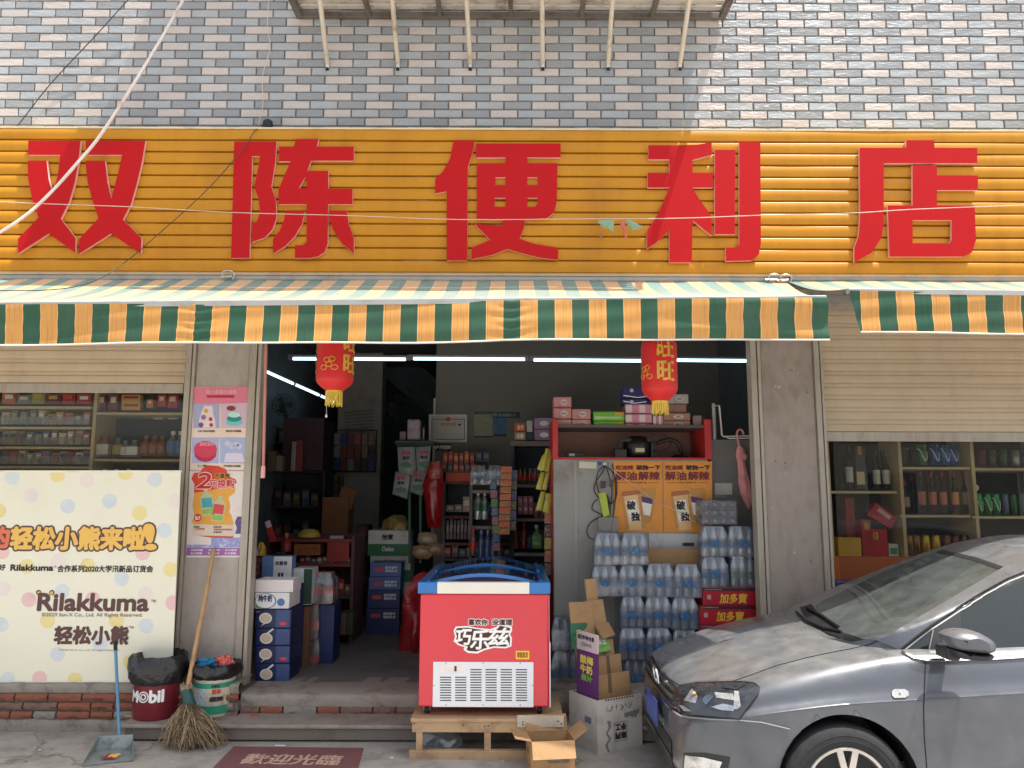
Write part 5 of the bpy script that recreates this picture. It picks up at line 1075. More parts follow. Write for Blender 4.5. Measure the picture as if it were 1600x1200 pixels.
MBx = MB().grid([[wp2(Vector((bx2 - 0.09 + 0.012 * i, 0.0585, bz2 + bH2 * v))) for i in range(8)] for v in (0.24, 0.56)]); MBx.build('paper_label', mat('bucket_label', (176, 190, 196), 0.5, var=0.3, scale=60, dirt=(120, 130, 140)), b2)
text(b2, '防水', (bx2 + 0.035, 0.059, bz2 + bH2 * 0.46), (0.055, 0, 0), (0, 0, 0.03), col((200, 60, 50)), bold=0.002, warp=wp2); text(b2, '超弹', (bx2 + 0.02, 0.059, bz2 + bH2 * 0.32), (0.085, 0, 0), (0, 0, 0.026), INK, bold=0.003, warp=wp2); text(b2, 'MIX', (bx2 + 0.03, 0.059, bz2 + bH2 * 0.585), (0.05, 0, 0), (0, 0, 0.014), INK, bold=0.002, warp=wp2)
tz = bz2 + bH2
for nm, lb, dx, dy, sx, sy, sz, m, sd_ in (('snack_wrapper', 'red and pale crumpled wrapper on top of the paint bucket bin', 0.06, 0.0, 0.06, 0.05, 0.065, mat('wrapper_red', (206, 70, 58), 0.25, var=0.4, scale=40, dirt=(226, 206, 190)), 3), ('snack_wrapper', 'blue crumpled wrapper lying on the paint bucket bin', -0.05, 0.0, 0.10, 0.05, 0.045, mat('wrapper_blue', (44, 130, 176), 0.25, var=0.3, scale=20), 5), ('snack_wrapper', 'small pinkish wrapper at the right rim of the paint bucket bin', 0.095, -0.02, 0.035, 0.03, 0.04, mat('wrapper_pink', (206, 150, 140), 0.3, var=0.3, scale=40), 8)):
    crumple(nm, lb, 'wrapper', (bx2 + dx, 0.06 + dy, tz - 0.02), sx, sy, sz, m, sd_, 12, 0.75)
# broom
pb0 = ptz(303, 1178, 0.02); top = pt(334, 858, CY0 - 0.03); bot_ = pt(291, 1085, -0.13)
brm = thing('broom', 'twig broom with wooden handle leaning on the pillar between the bins', 'broom', (pb0.x, pb0.y, 0))
hw = mat('broom_handle_wood', (186, 148, 104), 0.6, var=0.15, scale=10)
MB().tube([top, top + (bot_ - top) * 0.35 + Vector((0.006, 0, 0)), bot_], [0.014, 0.0155, 0.0165], 10).build('handle', hw, brm, smooth=60)
MB().tube([top + (bot_ - top) * 0.57, top + (bot_ - top) * 0.585], 0.0175, 10).build('knot', hw, brm, smooth=60)
d = (bot_ - top).normalized(); neck0 = pt(290.5, 1078, -0.14); neck1 = pt(301, 1118, -0.18)
MB().tube([neck0 - Vector((0, 0, 0.0)), neck0 + (neck1 - neck0) * 0.5, neck1], [0.034, 0.040, 0.048], 12).build('binding', mat('broom_green_wrap', (44, 82, 78), 0.5, var=0.15, bump=0.2), brm, smooth=60)
tw = MB(); rnd = random.Random(17); straw = [mat('broom_straw', (136, 116, 92), 0.85, var=0.3, scale=30), mat('broom_straw_pale', (172, 150, 120), 0.85, var=0.2, scale=30), mat('broom_straw_dark', (104, 84, 62), 0.9, var=0.2, scale=30)]
for k in range(16):
    a = rnd.uniform(0, 6.28); s = neck0 + Vector((0.026 * math.cos(a), 0.026 * math.sin(a), 0)); tw.tube([s, s + Vector((0.008 * math.cos(a), 0.008 * math.sin(a), rnd.uniform(0.02, 0.045)))], 0.005, 5, 1)
L0, L1 = pt(246, 1172, -0.40), pt(358, 1165, -0.22)
for k in range(520):
    u = rnd.random(); a = rnd.uniform(0, 6.28); q = rnd.random() ** 0.5
    s = neck0 + (neck1 - neck0) * rnd.uniform(0.5, 1.05) + Vector((0.04 * q * math.cos(a), 0.04 * q * math.sin(a), 0))
    e = Vector((pt(250 + 108 * u, 1170, -0.30).x + rnd.gauss(0, 0.01), -0.28 + rnd.gauss(0, 0.05) - 0.10 * math.sin(math.pi * u), rnd.uniform(0.005, 0.06)))
    if e.y > ysf - 0.015: e.y = ysf - 0.02 - rnd.uniform(0, 0.03)
    if rnd.random() < 0.25: e = s + (e - s) * rnd.uniform(0.55, 0.9)
    if e.y > ysf - 0.012 and e.z < zs: e.z = zs + 0.01 + rnd.uniform(0, 0.02)
    mid = (s + e) / 2 + Vector((rnd.gauss(0, 0.016), -0.05 + rnd.gauss(0, 0.014), 0.04 + rnd.gauss(0, 0.014)))
    P = [s, (s + mid) / 2 + Vector((rnd.gauss(0, .006), -0.012, 0.012)), mid, (mid + e) / 2 + Vector((rnd.gauss(0, .01), rnd.gauss(0, .008), rnd.gauss(0, .01))), e]
    tw.tube(P, [0.0028, 0.0026, 0.0022, 0.002, 0.0014], 4, rnd.choice((0, 0, 1, 2)))
    if rnd.random() < 0.5: tw.tube([mid, mid + (e - mid) * 0.4 + Vector((rnd.gauss(0, .025), rnd.gauss(0, .012), rnd.gauss(0, .02)))], 0.0014, 4, rnd.choice((1, 1, 2)))
tw.build('bristles', straw, brm)
# dustpan: back plate, pan with side walls, upright blue handle
dp_ = thing('dustpan', 'grey metal dustpan with upright blue handle holding a wrapper', 'dustpan', ptz(170, 1180, 0))
A, B, C_, D_ = ptz(128, 1196, 0.004), ptz(209, 1189, 0.004), ptz(204, 1168, 0.004), ptz(150, 1171, 0.004)
bk0, bk1 = D_ + Vector((0.0, 0.02, 0.075)), C_ + Vector((0, 0.02, 0.075))
zm = mat('zinc_dustpan', (146, 154, 152), 0.45, 0.3, var=0.2, scale=10, dirt=(96, 100, 98))
mb = MB(); mb.add([A, B, C_, D_, bk0, bk1, A + Vector((0, 0, 0.006)), B + Vector((0, 0, 0.012))], [(0, 1, 2, 3), (3, 2, 5, 4), (0, 3, 4, 6), (1, 7, 5, 2)]); mb.build('pan', zm, dp_, thick=0.003)
hb, ht = (bk0 + bk1) / 2 + Vector((0.02, 0.012, -0.03)), pt(180, 1002, -0.06)
MB().tube([hb, ht], 0.0105, 10).build('handle', mat('blue_tube', (92, 142, 178), 0.35, var=0.06), dp_, smooth=60); MB().tube([ht + (hb - ht) * 0.10, ht], 0.013, 10).build('grip', BLACK, dp_, smooth=60)
wc_ = ptz(171, 1183, 0.012); mb = MB()
mb.grid([[(wc_.x + (i - 3) * 0.014 + j * 0.006, wc_.y - 0.03 + j * 0.018, wc_.z + 0.004 * math.sin(i * 1.7 + j * 2) + 0.004 * j) for i in range(7)] for j in range(4)], [0] * 18)
for i, f in enumerate(mb.f): mb.m[i] = 1 if (i % 6 < 2 or i < 6) else 0
tag(mb.build('snack_wrapper', [mat('wrapper_yellow', (222, 176, 76), 0.3, var=0.3, scale=50, dirt=(236, 220, 190)), mat('wrapper_maroon', (140, 60, 66), 0.3, var=0.3, scale=50)], thick=0.001), 'yellow and maroon snack wrapper lying in the dustpan', 'wrapper')
for (x, y, Y, c, lb) in ((203, 1119, -0.03, (214, 150, 120), 'pale orange scrap on the step beside the red bin'), (407, 1109, -0.02, (206, 78, 56), 'red scrap on the step below the door post')):
    p = ptz(x, y, zs); crumple('litter_scrap', lb, 'litter', (p.x, min(p.y, 0.0), zs), 0.03, 0.02, 0.008, col(c), 4, 6, 0.4)
p = ptz(438, 1165, 0.003); tag(MB().box((p.x - 0.035, p.y - 0.004, 0.001), (p.x + 0.035, p.y + 0.004, 0.006)).build('paper_scrap', WHITE), 'white paper strip near the top of the welcome mat', 'litter')
# welcome mat
m0, m1, m2, m3 = ptz(365, 1166.5, 0.004), ptz(568, 1169, 0.004), ptz(556, 1215, 0.004), ptz(318, 1215, 0.004)
mt = tag(MB().prism([[(m3.x, m3.y), (m2.x, m2.y), (m1.x, m1.y), (m0.x, m0.y)]], lambda u, v, h: Vector((u, v, h)), 0.006).build('welcome_mat', mat('mat_maroon', (124, 80, 80), 0.95, var=0.18, scale=16, bump=0.4, bscale=120, dirt=(112, 82, 80))), 'dusty maroon welcome mat with pale writing below the step', 'mat')
o0, o1, o2 = ptz(371, 1193.5, 0.007), ptz(526, 1196, 0.007), ptz(374, 1178, 0.007)
text(mt, '歡迎光臨', o0, o1 - o0, (0, o2.y - o0.y, 0), mat('mat_letter', (200, 168, 148), 0.9, var=0.3, scale=40), bold=0.004, lift=0.001, slant=0.02)

# ================================================================== GOODS IN THE DOORWAY
def pline(x0, x1, y, n): return [(x0 + (x1 - x0) * i / n, y) for i in range(n + 1)]
blue = mat('blue_carton_print', (13, 28, 76), 0.4, var=0.08); dkblue = mat('navy_carton_print', (26, 44, 96), 0.45, var=0.08)
YM = 0.42
cup = col((206, 188, 166)); ltb = mat('light_blue_print', (58, 78, 130), 0.45)
ybounds = (952, 982, 1009, 1037, 1066)
zlo = [pt(430, y, YM).z for y in ybounds]; zsh = FZ - zlo[-1]
for k in range(4):
    y0, y1 = ybounds[k], ybounds[k + 1]
    o = carton('milk_tea_carton', f'blue carton with a cup picture, {ordn(k)} from the top of the doorway stack', (398.5 + k * .3, y0, 455 - k * 1.2, y1 - 0.4), YM, 0.30, blue, 'carton', 'blue cartons stacked by the left door post')
    fpatch('cup_picture', [circ(415 + (k % 2), (y0 + y1) / 2 + (2 if k % 2 else -1), 10, 8.5)], YM - 0.0005, 0.002, col((226, 220, 214)), o); fpatch('tea_picture', [circ(415 + (k % 2), (y0 + y1) / 2 + (2 if k % 2 else -1), 8, 6.5)], YM - 0.0026, 0.001, cup, o)
    s_ = 1 if k % 2 == 0 else -1; yc = (y0 + y1) / 2; fpatch('spoon_picture', [[(407, yc + s_ * 12), (405, yc + s_ * 14), (413, yc + s_ * 6), (415, yc + s_ * 7)] if s_ > 0 else [(417, yc - 7), (426, yc - 14), (428, yc - 12), (419, yc - 5)]], YM - 0.0026, 0.001, col((226, 220, 214)), o)
    fbox('print_panel', (431, y0 + 1, 452, y1 - 2), YM - 0.0015, 0.002, ltb, o, 0)
    if k in (0, 2): fbox('red_mark', (437, y1 - 10, 447, y1 - 5), YM - 0.0035, 0.002, col((214, 60, 70)), o, 0)
    fbox('side_mark', (455.4 - k * 1.2, y0 + 6, 455.8 - k * 1.2, y1 - 6), YM + 0.05, 0.1, ltb, o, 0)
ftext(o, '香飘飘', (400, 955, 407, 957), YM - 0.002, col((220, 120, 130)))
o = carton('milk_carton', 'white milk carton with an oval sign standing on the blue cartons', (398, 926, 452, 951), YM - 0.01, 0.30, col((222, 220, 216)), 'carton')
fpatch('oval_print', [circ(415, 939, 17, 12)], YM - 0.0105, 0.0015, mat('oval_blue', (76, 116, 170), 0.5), o); fpatch('oval_print', [circ(414.5, 939, 15.5, 11)], YM - 0.0122, 0.0015, col((232, 230, 226)), o)
ftext(o, '纯牛奶', (404, 930, 425, 940), YM - 0.014, mat('navy_ink', (40, 64, 110), 0.5), bold=0.002); fpatch('round_print', [circ(439, 941, 6)], YM - 0.0105, 0.0015, mat('oval_blue', (76, 116, 170), 0.5), o)
fpatch('green_print', [[(399, 950), (399, 945), (405, 948), (412, 950)]], YM - 0.0105, 0.0015, col((110, 160, 80)), o)
bt = MB(); x0, x1, z0_, z1_ = rc(399, 906, 458, 925, YM)
bt.box((x0, YM, z0_), (x1, YM + 0.004, z1_)).box((x0, YM + 0.22, z0_), (x1, YM + 0.224, z1_)).box((x0, YM + 0.004, z0_), (x0 + 0.004, YM + 0.22, z1_)).box((x1 - 0.004, YM + 0.004, z0_), (x1, YM + 0.22, z1_)).box((x0 + 0.004, YM + 0.004, z0_), (x1 - 0.004, YM + 0.22, z0_ + 0.004))
tag(bt.build('open_tray', col((226, 218, 216))), 'plain white open tray box on top of the milk carton', 'box')
YS = 0.80
o = carton('yogurt_box', 'blue and white gift box with handle behind the white tray', (409, 869, 456, 910), YS, 0.12, [mat('pale_box_blue', (96, 132, 180), 0.45)], 'box', z0=pt(430, 912, YS).z)
fbox('white_panel', (427, 869.5, 455.5, 910), YS - 0.0015, 0.002, col((222, 222, 220)), o, 0); ftext(o, '安慕希', (430.5, 877, 449, 883), YS - 0.0035, mat('navy_ink', (40, 64, 110), 0.5), bold=0.0012)
for x in (434, 439): fbox('print_panel', (x, 895, x + 3.4, 908), YS - 0.0035, 0.002, blue, o, 0)
P = bez([pt(427, 869, YS + 0.06), pt(434, 864, YS + 0.06), pt(443, 864, YS + 0.06), pt(449, 869, YS + 0.06)], 5); MB().tube(P, 0.003, 5).build('handle', col((60, 70, 90)), o)
carton('yogurt_crate', 'dark carton hidden under the gift box in the doorway', (405, 912, 468, 1064), YS - 0.01, 0.14, dkblue, 'carton', None, z0=FZ)
o = carton('milk_box', 'tall white and dark green box with leaf print behind the milk carton', (457, 888, 487, 945), 0.86, 0.2, [mat('pale_green_white', (196, 204, 200), 0.5)], 'carton'); fbox('green_side', (474, 889, 487, 944), 0.858, 0.003, mat('deep_green', (30, 62, 52), 0.5), o, 0)
fpatch('leaf_print', [[(464, 911), (467, 903), (469, 908), (472, 902), (470, 913), (465, 916)]], 0.857, 0.001, col((50, 130, 80)), o)
carton('brown_board', 'tall brown board carton between cartons and cola packs', (462, 948, 482, 1062), 0.90, 0.16, mat('dark_cardboard', (110, 78, 52), 0.85), 'carton', None, z0=FZ)
# cola bottles, shrink packs and water packs ------------------------------------------------
wrapm = glassy('shrink_wrap', (240, 242, 245), 0.09, 0.15, (180, 184, 194), 0.14, bump=0.35, bscale=26, fres=0.3)
watr = glassy('water_bottle', (214, 224, 230), 0.2, 0.40, (188, 196, 204), 0.05)
capb = mat('lilac_cap', (126, 124, 168), 0.45); lab_b = mat('water_label', (40, 98, 150), 0.4, var=0.3, scale=30, dirt=(112, 142, 168)); lab_n = mat('water_label_round', (46, 96, 142), 0.4, var=0.4, scale=50, dirt=(128, 152, 168))
lab_r = mat('cola_label', (190, 36, 34), 0.4, var=0.2, scale=20); lab_g = mat('green_label', (52, 96, 74), 0.4, var=0.3, scale=24, dirt=(140, 170, 160)); cola = mat('cola_liquid', (44, 24, 20), 0.12, coat=0.5); capr = mat('cola_cap', (190, 40, 40), 0.45); capw = mat('white_cap', (226, 226, 230), 0.45)
def pack(label, rect, Y, nx=3, bm=watr, cm=capb, lm=lab_b, rm_=lab_n, group='shrink wrapped water packs', name='water_pack', ny=2, cat='water pack'):
    x0, x1, z0, z1 = rc(*rect, Y); w = x1 - x0; r = w / nx / 2 * 0.97; H = z1 - z0 - 0.004
    t = thing(name, label, cat, ((x0 + x1) / 2, Y + r * ny, z0), 0, group); first = None
    for j in range(ny):
        for i in range(nx):
            cx, cy = x0 + r * 1.03 * (2 * i + 1), Y + r * (2 * j + 1)
            if first is None:
                b = MB().lathe([(r * 0.9, z0 + 0.002), (r, z0 + 0.012), (r * 0.97, z0 + H * 0.2), (r, z0 + H * 0.24), (r * 0.98, z0 + H * 0.55), (r * 0.97, z0 + H * 0.62), (r * 0.72, z0 + H * 0.82), (r * 0.42, z0 + H * 0.93), (r * 0.40, z0 + H * 0.95)], (cx, cy, 0), 14).build('bottle', bm, t, smooth=60)
                MB().lathe([(r * 0.46, z0 + H * 0.93), (r * 0.46, z0 + H * 0.995), (r * 0.3, z0 + H)], (cx, cy, 0), 12).build('cap', cm, b, smooth=50)
                MB().lathe([(r * 1.004, z0 + H * 0.28), (r * 1.004, z0 + H * 0.52)], (cx, cy, 0), 14).build('label', lm, b, smooth=60)
                first = (b, cx, cy)
            else:
                b = copy_tree(first[0], t); b.location = (cx - first[1], cy - first[2], 0)
    # loose film round the pack: follows the bottles' shoulders
    mb = MB(); rows = []; rnd = random.Random(label); D = 2 * r * ny
    for k, s in ((0.0, 1.0), (0.06, 1.012), (0.3, 1.005), (0.58, 1.0), (0.75, 0.93), (0.9, 0.78), (1.0, 0.70)):
        row = []
        for u, v in [(-1, -1), (-0.5, -1), (0, -1), (0.5, -1), (1, -1), (1, 0), (1, 1), (0, 1), (-1, 1), (-1, 0), (-1, -1)]:
            row.append(((x0 + x1) / 2 + u * (w / 2 * s + 0.003) + rnd.uniform(-.002, .002), Y + D / 2 + v * (D / 2 * s + 0.004) + rnd.uniform(-.002, .002), z0 + 0.001 + (H + 0.004) * k))
        rows.append(row)
    mb.grid(rows); k = len(mb.v); mb.add(rows[-1][:-1], [tuple(range(10))]); mb.build('film', wrapm, t, smooth=40)
    if rm_:
        cxm = (x0 + x1) / 2; MB().prism([circ(0, 0, w * 0.17, H * 0.13, 18)], lambda u, v, h: Vector((cxm + u, Y - 0.006 - h, z0 + H * 0.45 + v)), 0.0008).build('round_print', rm_, t)
    return t
YW = 0.40
W_ = [((929, 833, 970, 883), 'water pack, left of two in the top centre row'), ((970.5, 833, 1012, 883), 'water pack, right of two in the top centre row'),
      ((925, 883.5, 967, 932), 'water pack, first in the second row below the posters'), ((967.5, 883.5, 1009, 932), 'water pack, second in the second row below the posters'), ((1010, 881, 1053, 933), 'water pack, third in the second row below the cardboard'), ((1053.5, 882, 1095, 934), 'water pack, fourth in the second row beside the red cartons'),
      ((970, 932.5, 1007, 981), 'water pack, first visible in the third row beside the cartons pile'), ((1008, 933, 1049, 981), 'water pack, second in the third row'), ((1049.5, 934.5, 1091, 984), 'water pack, third in the third row beside red cartons'),
      ((968, 982, 1009, 1031), 'water pack, first in the fourth row behind the folded cartons'), ((1010, 982, 1050, 1032), 'water pack, second in the fourth row'), ((1051, 985, 1091, 1034), 'water pack, third in the fourth row behind the car bonnet'),
      ((975, 1032, 1015, 1078), 'water pack at the floor behind the white carton'), ((1016, 1033, 1056, 1078), 'water pack at the floor by the car nose')]
for rct, lb in W_: pack('clear blue label ' + lb, rct, YW)
for rct, lb, kw in (((1096, 822.5, 1137, 870), 'left of the two on the red cartons upper row', {}), ((1138, 822.5, 1180, 870), 'right of the two by the door post upper row', {}), ((1096, 870.5, 1138, 918), 'standing directly on the red cartons', {})): pack('clear blue label water pack, ' + lb, rct, YW + 0.02, **kw)
pack('green label water pack with white caps by the right door post', (1142, 869, 1181, 918), YW + 0.02, lm=lab_g, rm_=None, cm=capw)
pack('dim water pack on the left, upper of two behind the freezer', (863, 965, 902, 1017), 0.55, rm_=None); pack('dim water pack on the left, lower of two behind the freezer', (862, 1018, 903, 1072), 0.55, rm_=None)
# pack lying on its side on top: caps face the street
x0, x1, z0_, z1_ = rc(1097, 782, 1152, 821, YW + 0.05); t = thing('water_pack', 'water pack lying on its side with lilac caps facing out, topmost', 'water pack', ((x0 + x1) / 2, YW + 0.1, z0_), 0, 'shrink wrapped water packs')
nx_, nz_ = 4, 3; r = (x1 - x0) / nx_ / 2; rz2 = (z1_ - z0_) / nz_ / 2; f0 = None
for j in range(nz_):
    for i in range(nx_):
        cx, cz = x0 + r * (2 * i + 1), z0_ + rz2 * (2 * j + 1); q = min(r, rz2) * 0.97
        T = Matrix.Translation((cx, YW + 0.05, cz)) @ Matrix.Rotation(R(-90), 4, 'X')
        if f0 is None:
            b = MB().lathe([(q * 0.42, 0.008), (q * 0.5, 0.02), (q * 0.95, 0.06), (q, 0.1), (q, 0.2)], (0, 0, 0), 12, 0, T).build('bottle', watr, t, smooth=60); MB().lathe([(q * 0.3, 0), (q * 0.46, 0.001), (q * 0.46, 0.014)], (0, 0, 0), 12, 0, T).build('cap', capb, b, smooth=50); f0 = (b, cx, cz)
        else: b = copy_tree(f0[0], t); b.location = (cx - f0[1], 0, cz - f0[2])
MB().box((x0 - 0.003, YW + 0.045, z0_), (x1 + 0.003, YW + 0.26, z1_ + 0.003)).build('film', wrapm, t, bev=0.012)
# red herbal tea cartons
redct = mat('red_carton_print', (176, 30, 44), 0.4, var=0.08)
for k, (a, b, c, d_) in enumerate(((1098, 918.5, 1183, 946), (1093, 946.5, 1183, 976), (1093, 976.5, 1184, 1006), (1094, 1006.5, 1184, 1036), (1095, 1036.5, 1185, 1070))):
    o = carton('tea_carton', f'red drink carton with yellow writing, {ordn(k)} from the top of its stack', (a, b, c, d_), YW, 0.27, redct, 'carton', 'red drink cartons by the right door post')
    if k < 3:
        fbox('dark_band', (a + 0.3, b + 0.6, c - 0.3, b + 5), YW - 0.0015, 0.002, mat('carton_band', (62, 28, 46), 0.45), o, 0); ftext(o, '加多寶', (1124 - 5 * (k > 0), b + 9, 1166 - 5 * (k > 0), b + 24), YW - 0.0005, col((226, 180, 60)), bold=0.0022, slant=0.04)
        ftext(o, '凉茶植物饮料', (a + 2, b + 1.6, a + 30, b + 3.8), YW - 0.003, col((200, 180, 170))); fbox('pale_mark', (a + 7, b + 11, a + 13, b + 18), YW - 0.0015, 0.002, col((190, 150, 150)), o, 0)
o = carton('cardboard_sheet', 'brown cardboard sheet propped behind the water packs', (1013, 857, 1096, 905), YW + 0.20, 0.012, CARD, 'cardboard')
for rct, lb in (((483, 895, 520, 944), 'red label cola pack beside the milk cartons, upper'),): pack(lb, rct, 0.95, 2, cm=capr, lm=lab_r, rm_=None, bm=mat('cola_bottle_body', (104, 84, 82), 0.15, var=0.2, coat=0.4), group='cola packs in the doorway', name='cola_pack', cat='cola pack')
pack('red label cola pack beside the milk cartons, lower', (482, 945, 497, 1000), 0.95, 1, cm=capr, lm=lab_r, rm_=None, bm=mat('cola_bottle_body', (104, 84, 82), 0.15, var=0.2, coat=0.4), group='cola packs in the doorway', name='cola_pack', cat='cola pack')
pack('red label cola pack at the floor behind the brown board', (483, 1000, 498, 1050), 0.95, 1, cm=capr, lm=lab_r, rm_=None, bm=mat('cola_bottle_body', (104, 84, 82), 0.15, var=0.2, coat=0.4), group='cola packs in the doorway', name='cola_pack', cat='cola pack')
carton('crate_support', 'dark carton under the upper cola pack', (498, 945, 521, 1046), 1.02, 0.25, dkblue, 'carton', None, z0=FZ)
# stacks in the aisle
YA, YB_ = 2.35, 2.75
green = mat('green_box_print', (34, 112, 66), 0.5); whb = mat('white_box_print', (206, 204, 198), 0.55)
yb4 = (829, 869, 910, 950, 986)
for k in range(4):
    dx = 3 * (k > 0)
    o = carton('water_carton', f'white and green water carton, {ordn(k)} from the top of the aisle stack', (575 + dx, yb4[k], 639 + dx * 0.7, yb4[k + 1] - 0.5), YB_, 0.35, whb if k < 3 else mat('tan_box', (186, 138, 72), 0.7), 'carton', 'white and green water cartons in the aisle', z0=FZ if k == 3 else None)
    if k < 3:
        fbox('green_band', (575.3 + dx, (yb4[k] + yb4[k + 1]) / 2 + 1, 638.6 + dx * .7, yb4[k + 1] - 1), YB_ - 0.002, 0.003, green, o, 0)
        if k < 2: ftext(o, '怡寶', (597 + dx, yb4[k] + 6, 614 + dx, yb4[k] + 14), YB_ - 0.001, INK, bold=0.003)
        if k == 0: ftext(o, "C'estbon", (597, 854, 615, 861), YB_ - 0.003, whb, bold=0.003)
yb5 = (879, 901.5, 922, 951, 988)
for k in range(4):
    o = carton('snack_carton', f'blue carton with red and white writing, {ordn(k)} from the top in the aisle', (578 - 2 * k, yb5[k], 627 - 1.2 * k, yb5[k + 1] - .5), YA, 0.25, (mat('mid_blue_print', (70, 92, 150), 0.45), mat('mid_blue_print', (70, 92, 150), 0.45), dkblue, dkblue)[k], 'carton', 'blue snack cartons in the aisle', z0=FZ if k == 3 else None)
    ftext(o, '好丽友', (586 - 2 * k, yb5[k] + 8, 600 - 2 * k, yb5[k] + 14), YA - 0.001, col((206, 70, 80)), bold=0.003); ftext(o, '苏打饼干', (602 - k, yb5[k] + 6, 621 - k, yb5[k] + 10), YA - 0.001, col((206, 206, 214)), bold=0.002); ftext(o, '整箱批发', (602 - k, yb5[k] + 11, 621 - k, yb5[k] + 15), YA - 0.001, col((206, 206, 214)), bold=0.001)
p = pt(620, 829, YB_ + 0.15); crumple('bread_bag', 'tan crumpled food bag on the water cartons', 'bag', (p.x, YB_ + 0.15, p.z), 0.15, 0.12, 0.17, mat('tan_bag', (146, 122, 70), 0.25, var=0.3, scale=14), 11)
carton('brown_carton', 'tall brown carton with open flaps on the left counter', (503, 777, 544, 838), 3.0, 0.3, mat('dim_cardboard', (126, 84, 54), 0.85), 'carton')
a = pt(544, 778, 3.0); tag(MB().bar(pt(530, 775, 3.05), pt(553, 782, 3.05), 0.22, 0.01, up=(0, 1, 0)).build('carton_lid', mat('dim_cardboard', (126, 84, 54), 0.85)), 'bent lid flap leaning on the tall brown carton', 'lid')
# ---- left side counter and shelves, dim
dark = mat('dark_shelf_paint', (58, 58, 64), 0.6); navy = mat('dark_shelf_navy', (46, 54, 76), 0.6)
def unit(name, label, rect, Y, d, boards, m=dark, cat='shelf', z0=None, back=True):
    x0, x1, za, zb = rc(*rect, Y); za = FZ if z0 is None else z0; t = thing(name, label, cat, ((x0 + x1) / 2, Y, za))
    if back: MB().box((x0, Y + d - 0.02, za), (x1, Y + d, zb)).build('back_panel', m, t)
    MB().box((x0, Y, za), (x0 + 0.03, Y + d - 0.021, zb)).build('side_panel', m, t); MB().box((x1 - 0.03, Y, za), (x1, Y + d - 0.021, zb)).build('side_panel', m, t)
    for y, mm in boards:
        z = pt((rect[0] + rect[2]) / 2, y, Y).z; MB().box((x0 + 0.031, Y - 0.01, z - 0.03), (x1 - 0.031, Y + d - 0.022, z)).build('shelf_board', mm, t)
    return t
shr = mat('shelf_red_edge', (120, 50, 50), 0.6); shg = mat('shelf_grey_edge', (120, 112, 108), 0.6)
unit('wall_shelf', 'dark shelf unit along the left shop wall', (408, 655, 505, 1000), 3.6, 0.4, ((690, navy), (735, dark), (790, dark), (845, shr), (905, dark)))
rnd = random.Random(31)
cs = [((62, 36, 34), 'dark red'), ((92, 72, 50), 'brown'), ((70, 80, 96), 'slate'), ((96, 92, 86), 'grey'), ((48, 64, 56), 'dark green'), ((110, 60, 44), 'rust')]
for yb, n, nm in ((690, 4, 'top'), (735, 6, 'second'), (790, 6, 'third'), (845, 6, 'fourth'), (905, 5, 'fifth')):
    for i in range(n):
        c, cnm = cs[rnd.randrange(6)]; x = 414 + i * (86 / n); h = rnd.uniform(16, 32)
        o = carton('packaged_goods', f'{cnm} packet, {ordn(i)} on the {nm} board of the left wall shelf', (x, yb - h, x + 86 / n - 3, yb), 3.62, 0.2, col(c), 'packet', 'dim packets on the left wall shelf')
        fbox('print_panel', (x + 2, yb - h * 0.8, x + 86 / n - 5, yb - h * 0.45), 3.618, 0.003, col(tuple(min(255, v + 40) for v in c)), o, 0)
t = unit('counter', 'low counter with red top in the left of the aisle', (413, 838, 552, 1000), 1.9, 0.5, ((842, shr), (880, shr), (930, dark)), mat('counter_side', (88, 52, 50), 0.6), 'counter')
o = carton('snack_tub', 'orange brown snack tub on the counter shelf', (459, 850, 500, 868), 1.92, 0.3, mat('tub_orange', (150, 88, 50), 0.4, var=0.3, scale=20), 'tub')
o = carton('red_box', 'bright red box at the right end of the counter', (511, 845, 545, 878), 1.92, 0.3, mat('deep_red', (150, 46, 42), 0.5), 'box')
ft = carton('paper_card', 'pale paper card standing on the red box', (515, 837, 537, 845), 1.93, 0.01, col((150, 146, 150)), 'card')
p = pt(481, 836, 2.0); tag(MB().lathe([(0.11, 0), (0.105, 0.03), (0.08, 0.06), (0.04, 0.075), (0, 0.078)], (p.x, 2.05, p.z - 0.02), 24).build('round_cover', mat('yellow_cover', (176, 150, 70), 0.4), smooth=60), 'yellow domed cover on the counter', 'cover')
p = pt(447, 850, 1.85); t = thing('red_bottle', 'red bottle with yellow top on the counter edge', 'bottle', p); MB().lathe([(0.045, -0.07), (0.05, 0), (0.03, 0.03), (0.012, 0.06)], p, 14).build('body', col((150, 40, 40)), t, smooth=50); MB().lathe([(0.014, 0.06), (0.02, 0.075), (0.02, 0.10), (0.0, 0.105)], p, 12).build('cap', col((190, 140, 70)), t, smooth=50)
o = tag(MB().bar(pt(418, 815, 1.5), pt(428, 846, 1.5), 0.055, 0.02, up=(0, 1, 0)).build('red_packet', col((170, 44, 48))), 'red and white packet hanging at the left door edge', 'packet'); tag(o)
o2 = MB().bar(pt(417.5, 814, 1.488), pt(421, 824, 1.488), 0.045, 0.004, up=(0, 1, 0)).build('white_print', col((196, 196, 196)), o)
crumple('yellow_bag', 'yellow snack bag standing by the left door edge', 'bag', tuple(pt(408, 868, 0.95)), 0.035, 0.03, 0.11, mat('yellow_foil', (186, 140, 40), 0.25, var=0.3, scale=30, dirt=(150, 70, 30)), 9)
carton('upright_goods', 'narrow red and white box low by the left door post', (400, 872, 407, 903), 0.9, 0.05, mat('red_white_print', (150, 60, 56), 0.4, var=0.4, scale=30, dirt=(200, 190, 180)), 'box')
